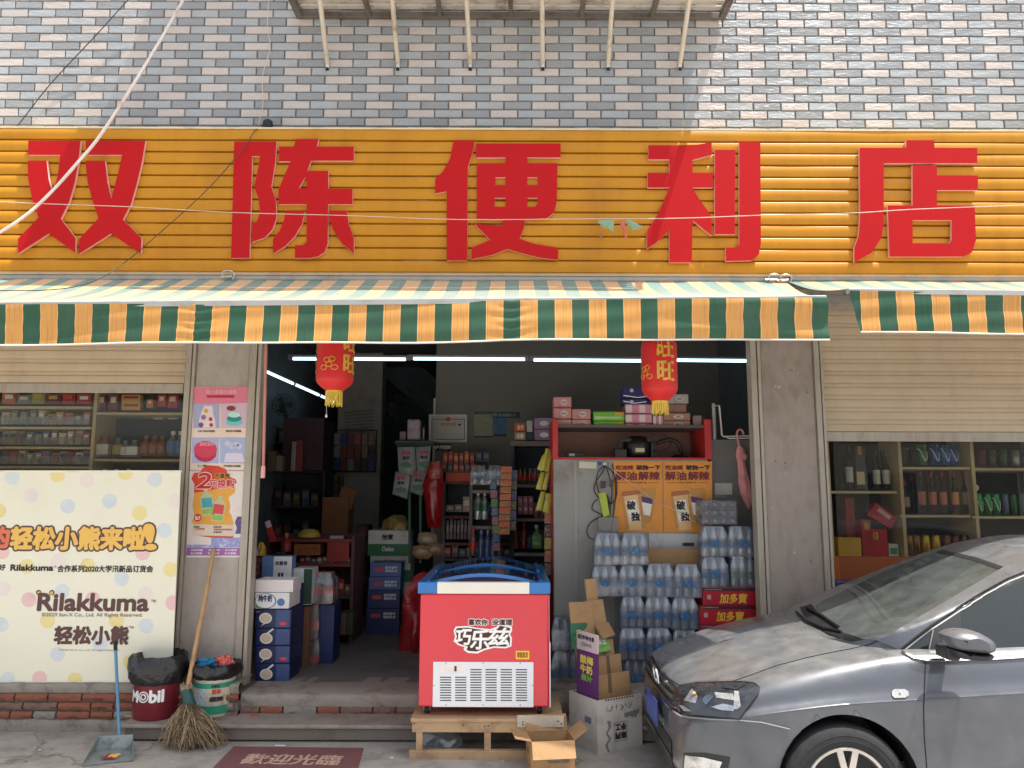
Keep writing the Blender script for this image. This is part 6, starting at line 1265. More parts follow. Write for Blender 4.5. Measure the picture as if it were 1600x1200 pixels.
# things hanging on the far pillar: bags and a rack
def foil(label, outline, Y, m, name='snack_bag', cat='snack bag', group=None, puff=0.03, words=(), parent=None):
    n = len(outline); cx, cy = sum(p[0] for p in outline) / n, sum(p[1] for p in outline) / n
    ring = [pt(x, y, Y) for x, y in outline]; mid = [pt(cx + (x - cx) * 0.6, cy + (y - cy) * 0.75, Y) + Vector((0, -puff * (0.8 + 0.3 * math.sin(i * 2.3)), 0)) for i, (x, y) in enumerate(outline)]; c = pt(cx, cy, Y) + Vector((0, -puff, 0))
    mb = MB(); vs = ring + mid + [c] + [q + Vector((0, puff * 0.4, 0)) for q in mid] + [c + Vector((0, puff * 1.6, 0))]; fs = []
    for i in range(n):
        j = (i + 1) % n; fs += [(i, n + i, n + j, j), (n + i, 2 * n, n + j), (i, j, 2 * n + 1 + j, 2 * n + 1 + i), (2 * n + 1 + i, 2 * n + 1 + j, 3 * n + 1)]
    o = mb.add(vs, fs).build(name, m, smooth=70); tag(o, label, cat, group)
    for s, rct, mm in words: ftext(o, s, rct, Y - puff * 1.12, mm, bold=0.002)
    return o
gyw = mat('grey_white_foil', (132, 136, 136), 0.3, var=0.1, scale=10); rdp = col((176, 50, 60)); grn = mat('green_hook_paint', (24, 84, 42), 0.5)
YH = 2.5
for k, (ol, lb) in enumerate((([(621, 699), (648, 698), (650, 733), (645, 742), (623, 740)], 'white snack bag with red and green print, upper left of the bunch'), ([(649, 699), (673, 697), (670, 735), (652, 738)], 'white snack bag with red and green print, upper right of the bunch'), ([(618, 737), (642, 738), (636, 780), (613, 772)], 'white snack bag with red and green print, lower left of the bunch'), ([(643, 735), (668, 733), (660, 776), (640, 768)], 'white snack bag with red and green print, lower right of the bunch'))):
    x0 = min(p[0] for p in ol); y0 = min(p[1] for p in ol); o = foil(lb, ol, YH + 0.02 * k, gyw, group='white snack bags hanging in the aisle', words=(('雪饼', (x0 + 7, y0 + 7, x0 + 20, y0 + 13), rdp), ('香米', (x0 + 8, y0 + 15, x0 + 19, y0 + 20), INK)))
    fpatch('green_print', [[(x0 + 4, y0 + 27), (x0 + 14, y0 + 23), (x0 + 22, y0 + 27), (x0 + 20, y0 + 33), (x0 + 8, y0 + 33)]], YH + 0.02 * k - 0.035, 0.001, col((56, 110, 70)), o)
t = thing('hanging_rack', 'green wire stand holding the white snack bags', 'rack', pt(655, 860, YH + 0.1)); mb = MB()
for x in (640, 657): mb.bar(pt(x, 690, YH + 0.12), pt(x, 880, YH + 0.12), 0.025, 0.02)
mb.bar(pt(620, 696, YH + 0.12), pt(676, 696, YH + 0.12), 0.03, 0.03); mb.build('frame', grn, t)
foil('long glossy red bag hanging beside the white snack bags', [(672, 722), (689, 724), (693, 760), (690, 826), (668, 824), (664, 780), (660, 758)], YH - 0.05, mat('red_foil', (150, 28, 34), 0.16, var=0.25, scale=16), puff=0.05)
foil('red bag with small printed packets at the shelf corner', [(676, 721), (688, 720), (688, 748), (672, 750), (669, 738)], YH - 0.12, mat('red_print_foil', (150, 44, 44), 0.25, var=0.5, scale=50, dirt=(210, 150, 120)), puff=0.02)
carton('plush_bag', 'pale bagged toy sitting on the dark ledge above the snack bags', (636, 655, 656, 688), YH + 0.1, 0.12, mat('pale_lilac_bag', (168, 154, 158), 0.25, var=0.25, scale=12), 'bag', None, 0.02)
carton('small_jar', 'small dim jar left of the bagged toy', (624, 674, 634, 688), YH + 0.12, 0.06, col((120, 110, 104)), 'jar', None, 0.008)
carton('small_stick', 'thin pale stick right of the bagged toy', (660.5, 668, 663, 688), YH + 0.12, 0.02, col((150, 150, 120)), 'stick')
x0, x1, za, zb = rc(617, 688.5, 678, 693, YH); tag(MB().box((x0, YH, za), (x1, YH + 0.3, zb)).build('ledge_shelf', dark), 'dark ledge carrying the bagged toy', 'shelf')
for lb, x, y, r, Y in (('round dark fan on the far pillar wall', 617, 633, 17, 4.2), ('round dark fan over the left wall shelf', 443, 633, 17, 3.4)):
    c = pt(x, y, Y); rr = r * (pt(x + 10, y, Y).x - c.x) / 10; t = thing('wall_fan', lb, 'fan', c, 0, 'wall fans in the shop'); fm = mat('fan_black', (34, 36, 40), 0.5); mb = MB(); Rq = Matrix.Translation(c) @ Matrix.Rotation(R(25), 4, 'Z') @ Matrix.Rotation(R(90), 4, 'X')
    for q in (1.0, 0.75, 0.5, 0.28): mb.tube([Rq @ Vector((rr * q * math.cos(a), rr * q * math.sin(a), 0.09 - 0.05 * q)) for a in [i * math.pi / 12 for i in range(25)]], 0.006, 5)
    for i in range(16): a = i * math.pi / 8; mb.tube([Rq @ Vector((rr * .1 * math.cos(a), rr * .1 * math.sin(a), 0.085)), Rq @ Vector((rr * math.cos(a), rr * math.sin(a), 0.04)), Rq @ Vector((rr * .9 * math.cos(a), rr * .9 * math.sin(a), -0.03))], 0.003, 4)
    mb.build('guard', fm, t); mb = MB()
    for i in range(3):
        a = i * 2.094; mb.add([Rq @ Vector((rr * q * math.cos(a + d), rr * q * math.sin(a + d), z)) for q, d, z in ((.12, 0, .02), (.85, -.35, .0), (.85, .5, .05), (.12, .6, .04))], [(0, 1, 2, 3)])
    mb.build('blade', fm, t, thick=0.003); MB().lathe([(rr * .28, -.12), (rr * .28, 0), (rr * .12, .03)], (0, 0, 0), 14, 0, Rq).bar(Rq @ Vector((0, 0, -.06)), Rq @ Vector((0.05, -rr * 1.3, -.06)), 0.04, 0.04).build('motor', fm, t, smooth=50)
YP = 5.15
x0, x1, za, zb = rc(518, 672, 588, 737, YP); t = thing('magazine_rack', 'wire rack of coloured packets on the pale pillar', 'rack', ((x0 + x1) / 2, YP, za)); mb = MB()
for k in range(5): z = za + (zb - za) * k / 4; mb.tube([(x0, YP, z), (x1, YP, z)], 0.008, 5)
for k in range(4): x = x0 + (x1 - x0) * k / 3; mb.tube([(x, YP, za), (x, YP, zb)], 0.008, 5)
mb.build('frame', dark, t); rnd = random.Random(4)
for r_ in range(3):
    for k in range(6):
        c = rnd.choice(((140, 60, 60), (160, 150, 150), (60, 80, 130), (150, 120, 100), (90, 60, 70), (170, 90, 110)))
        carton('hanging_packet', f'dim coloured packet, {ordn(k)} in row {ordn(r_)} of the pillar rack', (521 + k * 11, 677 + r_ * 20, 530.5 + k * 11, 695 + r_ * 20), YP - 0.06, 0.03, col(c), 'packet', 'packets on the pillar rack')
mb = MB()
for k in range(9): a = pt(538, 645 + k * 5, YP + 0.02); mb.tube([a, pt(584, 640 + k * 5.5, YP + 0.02)], 0.004, 4)
tag(mb.build('wire_hooks', mat('dim_wire', (90, 88, 86), 0.6)), 'row of thin wire hooks on the pale pillar', 'hooks')
# ---- partition wall with framed licence and notices
YN = BY - 0.004
t = thing('licence_frame', 'white framed business licence on the grey partition wall', 'picture frame', pt(700, 690, YN)); MB().prism([[(670.5, 648), (730, 648), (730, 691), (670.5, 691)], [(673.5, 651), (727, 651), (727, 688), (673.5, 688)]], lambda u, v, h: pt(u, v, YN) + Vector((0, -h, 0)), 0.03).build('frame', mat('white_frame', (216, 212, 206), 0.5), t)
fpatch('sheet', [[(673.5, 651), (727, 651), (727, 688), (673.5, 688)]], YN, 0.006, col((206, 200, 194)), t); fpatch('border', [[(674.5, 655), (726.5, 655), (726.5, 687), (674.5, 687)], [(675.3, 655.8), (725.7, 655.8), (725.7, 686.2), (675.3, 686.2)]], YN - 0.006, 0.002, INK, t)
fpatch('seal', [circ(700.5, 655, 3.6)], YN - 0.008, 0.002, col((206, 96, 50)), t); ftext(t, '营业执照', (689, 660.5, 712, 665.5), YN - 0.007, col((200, 160, 80)), bold=0.003); fpatch('code_mark', [[(716, 662), (720, 662), (720, 665), (716, 665)]], YN - 0.007, 0.001, INK, t)
t = thing('wall_notice', 'pale green notice sheet on the grey partition wall', 'poster', pt(755, 683, YN)); fpatch('sheet', [[(741, 643), (769.5, 643), (769.5, 683), (741, 683)]], YN, 0.004, mat('notice_green', (150, 156, 128), 0.6, var=0.15, scale=30), t); fpatch('header', [[(741, 643), (769.5, 643), (769.5, 647.5), (741, 647.5)]], YN - 0.004, 0.002, mat('notice_teal', (70, 100, 110), 0.6), t); fpatch('footer', [[(741, 681.5), (769.5, 681.5), (769.5, 683.5), (741, 683.5)]], YN - 0.004, 0.002, INK, t)
t = thing('wall_notice', 'blue notice poster with dark header on the partition wall', 'poster', pt(783, 681, YN)); fpatch('header', [[(770.5, 644), (812.5, 644), (812.5, 653), (770.5, 653)]], YN, 0.004, mat('notice_navy', (40, 66, 84), 0.5), t); fpatch('round_mark', [circ(774, 648, 3)], YN - 0.004, 0.002, col((150, 140, 110)), t); fpatch('sheet', [[(771, 653), (791, 653), (791, 679), (771, 679)]], YN, 0.004, mat('notice_blue', (70, 110, 150), 0.5, var=0.2, scale=10), t); fpatch('footer', [[(771, 679), (791, 679), (791, 682), (771, 682)]], YN, 0.004, INK, t); ftext(t, '禁止吸烟请勿入内', (779, 646, 806, 651), YN - 0.0045, col((150, 160, 160)), bold=0.001)
t = thing('camera_sign', 'small black surveillance sign with white writing on the partition', 'sign', pt(688, 705, YN)); fpatch('plate', [[(677, 693.5), (705, 693.5), (705, 704.5), (677, 704.5)]], YN, 0.005, col((46, 34, 28)), t); ftext(t, '内有监控', (687, 696, 704, 701.5), YN - 0.006, WHITE, bold=0.003); fpatch('camera_mark', [[(678.5, 700), (684, 696), (686, 698), (681, 702)]], YN - 0.005, 0.002, WHITE, t)
# ---- gondola shelves against the partition
mt_ = lambda c: col(c, 0.45)
unit('goods_shelf', 'red edged goods shelf below the surveillance sign', (691, 732, 800, 900), 2.75, 0.4, ((752, shr), (806, shr), (848, shr), (872, dark)), mat('shelf_grey', (84, 82, 84), 0.6))
YG = 2.78
def rowpk(x0, x1, yb, n, hs, cols_, lab, cat='packet', Y=YG, name='snack_packet'):
    w = (x1 - x0) / n
    for i in range(n):
        c, cn_ = cols_[i % len(cols_)]; h = hs[i % len(hs)]
        o = carton(name, f'{cn_} {lab}, {ordn(i)} from the left', (x0 + i * w, yb - h, x0 + (i + 1) * w - 0.8, yb), Y, 0.1, mat('goods_%d_%d_%d' % c, c, 0.35, var=0.4, scale=24), cat, None)
        fbox('print_panel', (x0 + i * w + w * .2, yb - h * .75, x0 + (i + 1) * w - w * .25, yb - h * .4), Y - 0.002, 0.003, mt_(tuple(min(235, v + 70) for v in c)), o, 0)
OR = [((176, 78, 40), 'orange'), ((150, 50, 40), 'red'), ((186, 92, 44), 'bright orange'), ((140, 60, 40), 'rust')]
rowpk(692, 742, 727, 6, (20, 22, 19), OR, 'noodle packet in the upper row under the surveillance sign', Y=YG + 0.14); rowpk(690, 744, 738, 6, (14, 13), [((120, 50, 40), 'dull red'), ((60, 44, 46), 'black'), ((150, 70, 44), 'orange')], 'noodle packet in the front row behind the orange tray', Y=YG + 0.02)
rowpk(743, 766, 722, 2, (17,), [((44, 44, 60), 'black and white'), ((60, 60, 80), 'navy')], 'printed box right of the noodle packets', Y=YG + 0.14)
o = carton('display_tray', 'orange red cardboard display tray on the goods shelf', (688, 738, 738, 752), YG - 0.03, 0.12, mat('tray_orange', (190, 84, 56), 0.6), 'tray'); fbox('tray_edge', (688, 738, 692, 752), YG - 0.032, 0.003, mt_((206, 140, 60)), o, 0)
rowpk(697, 736, 800, 3, (11, 12, 24), [((130, 120, 110), 'pale'), ((120, 110, 104), 'grey'), ((170, 150, 130), 'cream')], 'small box on the middle shelf'); rowpk(697, 736, 843, 7, (30, 33, 31), [((110, 80, 80), 'dim red'), ((96, 90, 88), 'grey'), ((80, 60, 60), 'brown')], 'upright packet on the lower shelf')
YR = 2.1
shelf_st = unit('bottle_stand', 'grey stand with tiers of water and soda bottles', (733, 757, 782, 900), YR, 0.3, ((766, shg), (822, shg)), mat('shelf_grey', (84, 82, 84), 0.6), back=False)
for k in range(2): pack('blue water pack, %s of two above the grey bottle stand' % ('left' if k == 0 else 'right'), (736 + 25 * k, 727, 760 + 25 * k, 757.5), YR, 2, lm=lab_n, rm_=None, group='blue water packs above the bottle stand', ny=1)
for k, x in enumerate((747, 757.5)): bottle('drink_bottle', 'clear bottle with green label, %s of two on the middle tier' % ('left' if k == 0 else 'right'), x, 768, 812, 5.2, YR + 0.05, watr, capw, lab_g, (0.3, 0.6))
bottle('drink_bottle', 'cola bottle with red label low on the stand', 739.5, 825, 868, 5, YR - 0.05, mat('cola_bottle_body', (104, 84, 82), 0.15, var=0.2, coat=0.4), capr, lab_r, (0.2, 0.5))
for k, x in enumerate((752, 762, 771)): bottle('drink_bottle', f'blue tinted water bottle, {ordn(k)} on the low tier', x, 828, 872, 5.2, YR - 0.02, mat('blue_water', (70, 84, 120), 0.2, var=0.2, coat=0.3), capb, None)
# hanging strips
def strip(label, x0, x1, y0, y1, n, Y, cs_, lean=0, name='snack_strip'):
    t = thing(name, label, 'snack strip', pt((x0 + x1) / 2, y1, Y))
    for k in range(n):
        a = y0 + (y1 - y0) * k / n; b = y0 + (y1 - y0) * (k + 0.9) / n; dx = lean * (k / n); o = fpatch('pouch', [[(x0 + dx, a), (x1 + dx, a), (x1 + dx - .5, b), (x0 + dx - .5, b)]], Y - 0.004 * (k % 2), 0.02, mat('pouch_%d_%d_%d' % cs_[k % len(cs_)], cs_[k % len(cs_)], 0.3, var=0.5, scale=50, dirt=(216, 170, 120)), t)
    return t
strip('orange strip of small snack pouches hanging in front of the shelves', 783, 800, 729, 836, 10, 1.95, [(206, 96, 36), (176, 110, 60)], -4)
strip('dim blue strip of pouches right of the orange strip', 799, 808, 735, 830, 6, 2.0, [(60, 80, 130), (90, 90, 60)], -2)
strip('green and blue strip of pouches left of the orange strip', 766, 776, 752, 862, 8, 1.98, [(60, 100, 140), (140, 90, 110), (80, 130, 70)], 6)
# right gondola with dark back
unit('dark_display', 'tall dark display shelf behind the yellow pouches', (799, 690, 862, 900), 2.4, 0.4, ((757, shg), (810, shg), (864, shg)), navy)
o = carton('display_header', 'grey header board on top of the dark display shelf', (798, 689, 860, 697), 2.38, 0.42, mat('header_grey', (120, 110, 104), 0.6), 'board')
for k, x in enumerate((813, 820, 828, 836)): bottle('sauce_bottle', f'small brown sauce bottle, {ordn(k)} on the dark display shelf', x, 732, 751.5, 3, 2.45, G2, mt_((150, 130, 110)), lab_r, (0.1, 0.5))
rowpk(809, 834, 804, 3, (15,), [((176, 96, 110), 'pink'), ((186, 104, 116), 'light pink'), ((170, 90, 100), 'dull pink')], 'box, upper on the dark display middle board', Y=2.5); rowpk(809, 834, 790, 3, (15,), [((190, 120, 130), 'rose'), ((180, 110, 120), 'pale pink'), ((176, 96, 110), 'pink')], 'top box on the dark display middle board', Y=2.52)
bottle('drink_bottle', 'red capped bottle on the low board of the dark display', 819, 816, 857, 5, 2.45, mat('red_drink', (120, 40, 44), 0.2, coat=0.3), capr, None); bottle('drink_bottle', 'green square bottle on the low board of the dark display', 838.5, 820, 857, 8, 2.45, mat('green_drink', (96, 140, 70), 0.25, coat=0.3), mt_((200, 200, 200)), None, neck=0.62, square=True); bottle('drink_bottle', 'rust coloured bottle at the left of the low board', 806, 826, 857, 4, 2.45, mat('rust_drink', (140, 70, 50), 0.25, coat=0.3), capr, None); bottle('drink_bottle', 'brownish bottle at the right of the low board', 853, 822, 857, 4.5, 2.45, mat('brown_drink', (120, 84, 64), 0.25, coat=0.3), capw, None)
# things standing on top of dark display
YT = 2.45
for a, b, c, d_, cc, lb, s in ((804, 661, 821, 674, (206, 92, 50), 'orange red small box upper left on the dark display', '古方'), (804, 675, 821, 688, (190, 150, 110), 'tan small box under the orange red one', '红糖'), (823, 657, 832, 675, (196, 194, 190), 'narrow white box on the dark display', None), (823, 676, 832, 688, (60, 60, 96), 'narrow navy box under the white one', None), (835, 653, 864, 670, (180, 140, 176), 'lilac tissue pack, upper of two on the dark display', None), (835, 671, 864, 688, (172, 130, 168), 'lilac tissue pack, lower of two on the dark display', None)):
    o = carton('small_box', lb, (a, b, c, d_), YT, 0.12, col(cc), 'box');
    if s: ftext(o, s, (a + 4, b + 3, c - 3, d_ - 3), YT - 0.001, WHITE, bold=0.002)
    if a == 835: fpatch('oval_print', [circ(850, (b + d_) / 2, 7, 4)], YT - 0.001, 0.001, WHITE, o)
# yellow green pouches hanging on the cooler's side
yg = mat('yellow_green_pouch', (184, 180, 70), 0.3, var=0.2, scale=12)
for k, (ol) in enumerate(([(853, 700), (859, 702), (852, 735), (844, 736)], [(847, 712), (853, 706), (846, 736), (839, 733)], [(858, 704), (863, 706), (858, 737), (851, 737)], [(845, 738), (851, 738), (846, 766), (837, 764)], [(853, 738), (859, 738), (854, 766), (846, 765)], [(845, 768), (852, 768), (847, 798), (837, 797)], [(853, 770), (862, 772), (859, 802), (848, 800)])):
    foil(f'yellow green pouch, {ordn(k)} of the bunch hanging by the red cooler frame', ol, 1.0 + 0.01 * (k % 3), yg, name='snack_pouch', cat='snack pouch', group='yellow green pouches', puff=0.012)
strip('dark strip of mixed pouches along the cooler side', 851, 861, 800, 900, 5, 1.05, [(150, 96, 50), (60, 60, 70), (150, 150, 60)], 0)
# ---- cooler with red frame, compressor bay and posters
YC = 0.72
x0, x1, z0_, z1_ = rc(865, 718, 1112, 1065, YC); cl = thing('drinks_cooler', 'old cooler with red frame, white back panel and open compressor bay on top', 'cooler', ((x0 + x1) / 2, YC, FZ))
panelm = mat('cooler_panel', (150, 147, 142), 0.45, var=0.1, scale=3, dirt=(122, 112, 102)); rfr = mat('cooler_red', (190, 36, 38), 0.4, var=0.06)
MB().box((x0 + 0.002, YC, FZ), (x1 - 0.002, YC + 0.55, z1_)).build('body', panelm, cl, bev=0.004)
sm_ = MB()
for x in (899.5, 955): a = pt(x, 800, YC); sm_.box((a.x - 0.012, YC - 0.006, FZ + 0.1), (a.x + 0.012, YC - 0.001, z1_ - 0.01))
sm_.build('seam_strip', mat('cooler_seam', (158, 154, 148), 0.4), cl, bev=0.002)
zt_ = pt(990, 668, YC).z; zr = pt(990, 655, YC).z
a, b = pt(863.5, 690, YC).x, pt(872, 690, YC).x; c, d_ = pt(1101, 690, YC).x, pt(1112, 690, YC).x
for p_, q_ in (((a, YC - 0.004, z1_ + 0.001), (b, YC + 0.55, zr)), ((c, YC - 0.004, z1_ + 0.001), (d_, YC + 0.55, zr)), ((a, YC + 0.1, FZ), (x0 + 0.001, YC + 0.55, z1_))): MB().box(p_, q_).build('red_frame', rfr, cl, bev=0.003)
MB().box((b + 0.001, YC + 0.50, z1_ + 0.001), (c - 0.001, YC + 0.53, zt_)).build('bay_back', mat('bay_brown', (150, 112, 92), 0.6), cl); MB().box((b + 0.001, YC + 0.004, zt_), (c - 0.001, YC + 0.55, zt_ + 0.022)).build('top_board', mat('top_board_dark', (96, 84, 80), 0.6), cl)
MB().box((b + 0.001, YC - 0.002, z1_ + 0.001), (c - 0.001, YC + 0.01, z1_ + 0.016)).build('red_sill', rfr, cl)
cm_ = thing('compressor', 'black refrigerator compressor with pipes in the cooler top bay', 'compressor', pt(994, 718, YC + 0.2)); cb = mat('compressor_black', (28, 26, 26), 0.35, spec=0.5); bz = z1_ + 0.002
cc = pt(996, 695, YC + 0.2); MB().lathe([(0.10, bz - cc.z + 0.012), (0.12, bz - cc.z + 0.04), (0.125, 0.0), (0.11, 0.045), (0.06, 0.07), (0, 0.075)], cc, 24).build('dome', cb, cm_, smooth=60)
f = MB()
for x in (968, 1020): p = pt(x, 700, YC + 0.12); f.bar((p.x, YC + 0.12, bz), (p.x, YC + 0.12, bz + 0.165), 0.03, 0.02); f.tube([(p.x, YC + 0.11, bz + 0.14), (p.x + (-0.03 if x < 1000 else 0.03), YC + 0.11, bz + 0.14)], 0.014, 8); f.tube([(p.x, YC + 0.11, bz + 0.07), (p.x + (-0.03 if x < 1000 else 0.03), YC + 0.11, bz + 0.07)], 0.014, 8)
a, b2_ = pt(968, 679, YC + 0.12), pt(1020, 679, YC + 0.12); f.bar((a.x, YC + 0.12, bz + 0.165), (b2_.x, YC + 0.12, bz + 0.165), 0.02, 0.03); f.box((a.x, YC + 0.08, bz), (b2_.x, YC + 0.3, bz + 0.02)); f.build('bracket', cb, cm_, bev=0.003)
p = pt(966, 705, YC + 0.06); MB().box((p.x - 0.03, YC + 0.05, bz), (p.x + 0.07, YC + 0.12, bz + 0.09)).build('relay_box', cb, cm_, bev=0.008); fbox('rating_plate', (993, 700, 1007, 706.5), YC + 0.072, 0.002, col((196, 186, 140)), cm_, 0)
pi_ = MB(); pi_.tube(bez([pt(1026, 694, YC + 0.1), pt(1032, 690, YC + 0.1), pt(1048, 687, YC + 0.1), pt(1059, 693, YC + 0.1), pt(1064, 706, YC + 0.12), pt(1067, 716, YC + 0.15)], 6), 0.016, 8); pi_.tube(bez([pt(1016, 680, YC + 0.2), pt(1034, 678, YC + 0.15), pt(1046, 686, YC + 0.12), pt(1046, 698, YC + 0.1), pt(1030, 706, YC + 0.1), pt(1020, 716, YC + 0.1)], 6), 0.005, 6); pi_.build('pipe', cb, cm_, smooth=60); crumple('rag', 'dark rag heap beside the compressor', 'rag', (pt(1062, 716, YC + 0.2).x, YC + 0.2, bz), 0.08, 0.07, 0.05, mat('dark_rag', (52, 40, 50), 0.8), 6)
o = carton('control_box', 'small black control box in the cooler bay', (885, 707, 914, 714.5), YC + 0.1, 0.08, cb, 'box', z0=bz); fbox('plate', (889, 708.5, 898, 712.5), YC + 0.098, 0.003, STEEL, o, 0)
# tissue packs on the cooler
rz0 = zt_ + 0.022
tp = [((865, 620, 893, 637), (190, 130, 130), 'pink tissue box, topmost at the left', 1), ((865, 637.5, 893, 654), (186, 124, 124), 'pink tissue box under the topmost one', 1), ((894, 639, 923, 655), (180, 126, 122), 'pink tissue box, upper of the second pile', 1), ((866, 655, 893, 668), (176, 130, 126), 'dull pink tissue box at the bottom left', 0), ((893.5, 655.5, 923, 668), (190, 138, 130), 'salmon tissue box under the second pile', 1),
      ((927, 643, 976, 657.5), (104, 172, 56), 'green tissue pack, upper of two', 2), ((928, 658, 976, 668), (110, 176, 60), 'green tissue pack, lower of two', 2), ((973, 605, 1019, 622), (40, 40, 96), 'navy tissue pack with white swoosh, upper', 3), ((973, 623, 1012, 631), (44, 44, 104), 'navy tissue pack, lower, behind the lantern', 3),
      ((977, 631.5, 1019, 646.5), (196, 134, 150), 'pink checked tissue pack, top of the middle pile', 4), ((977, 647, 1019, 661), (200, 138, 152), 'pink checked tissue pack, middle of the middle pile', 4), ((977, 661.5, 1019, 668.5), (190, 100, 116), 'rose tissue pack at the bottom of the middle pile', 4), ((1020, 649, 1037, 668), (176, 126, 130), 'narrow pink grey pack beside the middle pile', 4),
      ((1037, 645, 1079, 657), (160, 116, 96), 'brown tissue pack, upper of the right pile', 1), ((1037, 657.5, 1079, 668), (164, 118, 98), 'brown tissue pack, lower of the right pile', 1), ((1041, 631, 1073, 645), (140, 100, 92), 'dark brown pack under the white one', 0), ((1044, 615.5, 1076, 630.5), (166, 160, 156), 'greyish white pack topmost at the right', 1), ((1083, 649, 1097, 668), (130, 116, 112), 'small grey pack at the right end', 0)]
for rct, c, lb, k in tp:
    o = carton('tissue_pack', lb + ' on the cooler', rct, YC + 0.05 + (0.03 if rct[1] < 632 else 0), 0.2, mat('tissue_%d_%d_%d' % c, c, 0.4, var=0.14, scale=12), 'tissue pack', None, 0.008)
    Yq = YC + 0.05 + (0.03 if rct[1] < 632 else 0) - 0.001; cx, cy = (rct[0] + rct[2]) / 2, (rct[1] + rct[3]) / 2; w = rct[2] - rct[0]; h = rct[3] - rct[1]
    if k == 1: fpatch('oval_print', [circ(cx + 2, cy, w * 0.2, h * 0.26)], Yq, 0.001, col((206, 190, 186)), o); ftext(o, '抽纸', (cx - 2, cy - 2, cx + 6, cy + 2), Yq - 0.0012, INK)
    if k == 2: fpatch('orange_print', [[(rct[2] - 16, rct[1] + 1), (rct[2] - 2, rct[1] + 1), (rct[2] - 3, cy - 1), (rct[2] - 15, cy - 1)]], Yq, 0.001, col((190, 150, 50)), o); fpatch('pale_print', [[(rct[0] + 2, cy), (rct[2] - 4, cy + 1), (rct[2] - 4, cy + h * .25), (rct[0] + 2, cy + h * .3)]], Yq, 0.001, col((170, 206, 140)), o)
    if k == 3: fpatch('swoosh_print', [[(rct[0] + 1, rct[3] - 5), (cx, rct[3] - 1.5), (rct[2] - 2, rct[3] - 4), (rct[2] - 2, rct[3] - 3), (cx, rct[3] - .4), (rct[0] + 1, rct[3] - 3.5)]], Yq, 0.001, WHITE, o); fpatch('ring_print', [circ(rct[0] + 14, rct[1] + 5, 3)], Yq, 0.001, col((180, 184, 206)), o)
    if k == 4:
        for q in range(2): fbox('pale_check', (rct[0] + 1 + q * w * .5, rct[1] + 1, rct[0] + 1 + q * w * .5 + w * .22, rct[3] - 2), Yq - 0.001, 0.0015, col((214, 196, 196)), o, 0)
# posters on the cooler
orp = mat('orange_poster_print', (226, 146, 48), 0.4, var=0.08, scale=4, dirt=(212, 128, 36)); mar = col((120, 26, 30)); DKI = col((40, 26, 22))
def juice(label, X):
    Y = YC - 0.006; t = thing('drink_poster', label, 'poster', pt(X + 38, 832, Y), 0, 'orange drink posters on the cooler')
    fpatch('sheet', [[(X, 721), (X + 76.5, 721), (X + 77, 832), (X + 1, 832)]], Y, 0.002, orp, t); q = Y - 0.0035
    ftext(t, '吃油辣', (X + 4, 727, X + 31, 734), q, mar, bold=0.0015); ftext(t, '破独一下', (X + 36, 727, X + 73, 734), q, DKI, bold=0.0025); ftext(t, '解油', (X + 3.5, 737, X + 36, 750), q, mar, bold=0.003); ftext(t, '解辣', (X + 39, 737, X + 72, 750), q, mar, bold=0.003); ftext(t, '中国 气泡果汁酒', (X + 24, 752.5, X + 52, 755.5), q, DKI)
    for a, b in ((X + 5, X + 22), (X + 55, X + 71)): fpatch('rule', [[(a, 753.8), (b, 753.8), (b, 754.4), (a, 754.4)]], q + 0.001, 0.0008, mar, t)
    tan = mat('cup_tan', (226, 184, 130), 0.4, dirt=(200, 150, 90)); cmt = col((196, 140, 70)); whp = col((236, 230, 216))
    fpatch('cup_picture', [[(X + 42, 765), (X + 44, 762), (X + 64, 763), (X + 67, 768), (X + 60, 815), (X + 54, 819), (X + 42, 816)]], q + 0.001, 0.001, cmt, t); fpatch('cup_label', [[(X + 42, 775), (X + 62, 779), (X + 57, 806), (X + 46, 804)]], q - 0.0003, 0.001, whp, t); fpatch('purple_band', [[(X + 42, 775), (X + 62, 779), (X + 60.5, 788), (X + 43, 784)]], q - 0.0014, 0.001, col((86, 56, 120)), t)
    fpatch('cup_picture', [[(X + 12, 772), (X + 15, 768), (X + 38, 766), (X + 42, 769), (X + 50, 823), (X + 46, 828), (X + 24, 829), (X + 20, 825)]], q - 0.0016, 0.001, tan, t); fpatch('cup_edge', [[(X + 12, 776), (X + 16, 776), (X + 25, 828), (X + 20, 825)]], q - 0.0027, 0.0006, cmt, t); fpatch('cup_edge', [[(X + 38, 773), (X + 42, 773), (X + 50, 823), (X + 45, 828)]], q - 0.0027, 0.0006, cmt, t); fpatch('cup_lid', [[(X + 12, 772), (X + 15, 768), (X + 38, 766), (X + 42, 769), (X + 42, 772), (X + 13, 776)]], q - 0.0028, 0.001, col((170, 104, 60)), t); fpatch('cup_label', [[(X + 18, 783), (X + 35, 780), (X + 43, 812), (X + 26, 816)]], q - 0.0028, 0.001, whp, t)
    ftext(t, '破', (X + 21, 783, X + 34, 796), q - 0.0042, INK, bold=0.0035); ftext(t, '独', (X + 28, 801, X + 41, 813.5), q - 0.0042, INK, bold=0.0035)
    sp = MB(); rs = random.Random(X)
    for k in range(26):
        u, v = X + rs.uniform(3, 74), rs.uniform(758, 830); a = rs.uniform(0, 3.1); l = rs.uniform(1, 2.6); sp.prism([[(u - l * math.cos(a), v - l * math.sin(a)), (u + .5, v - .4), (u + l * math.cos(a), v + l * math.sin(a)), (u - .5, v + .4)]], lambda x, y, h: pt(x, y, Y - 0.0021) + Vector((0, -h, 0)), 0.0003)
    sp.build('splash_print', col((184, 96, 36)), t)
juice('orange drink poster on the cooler, left of the two', 958.5); juice('orange drink poster on the cooler, right of the two', 1036)
MB()
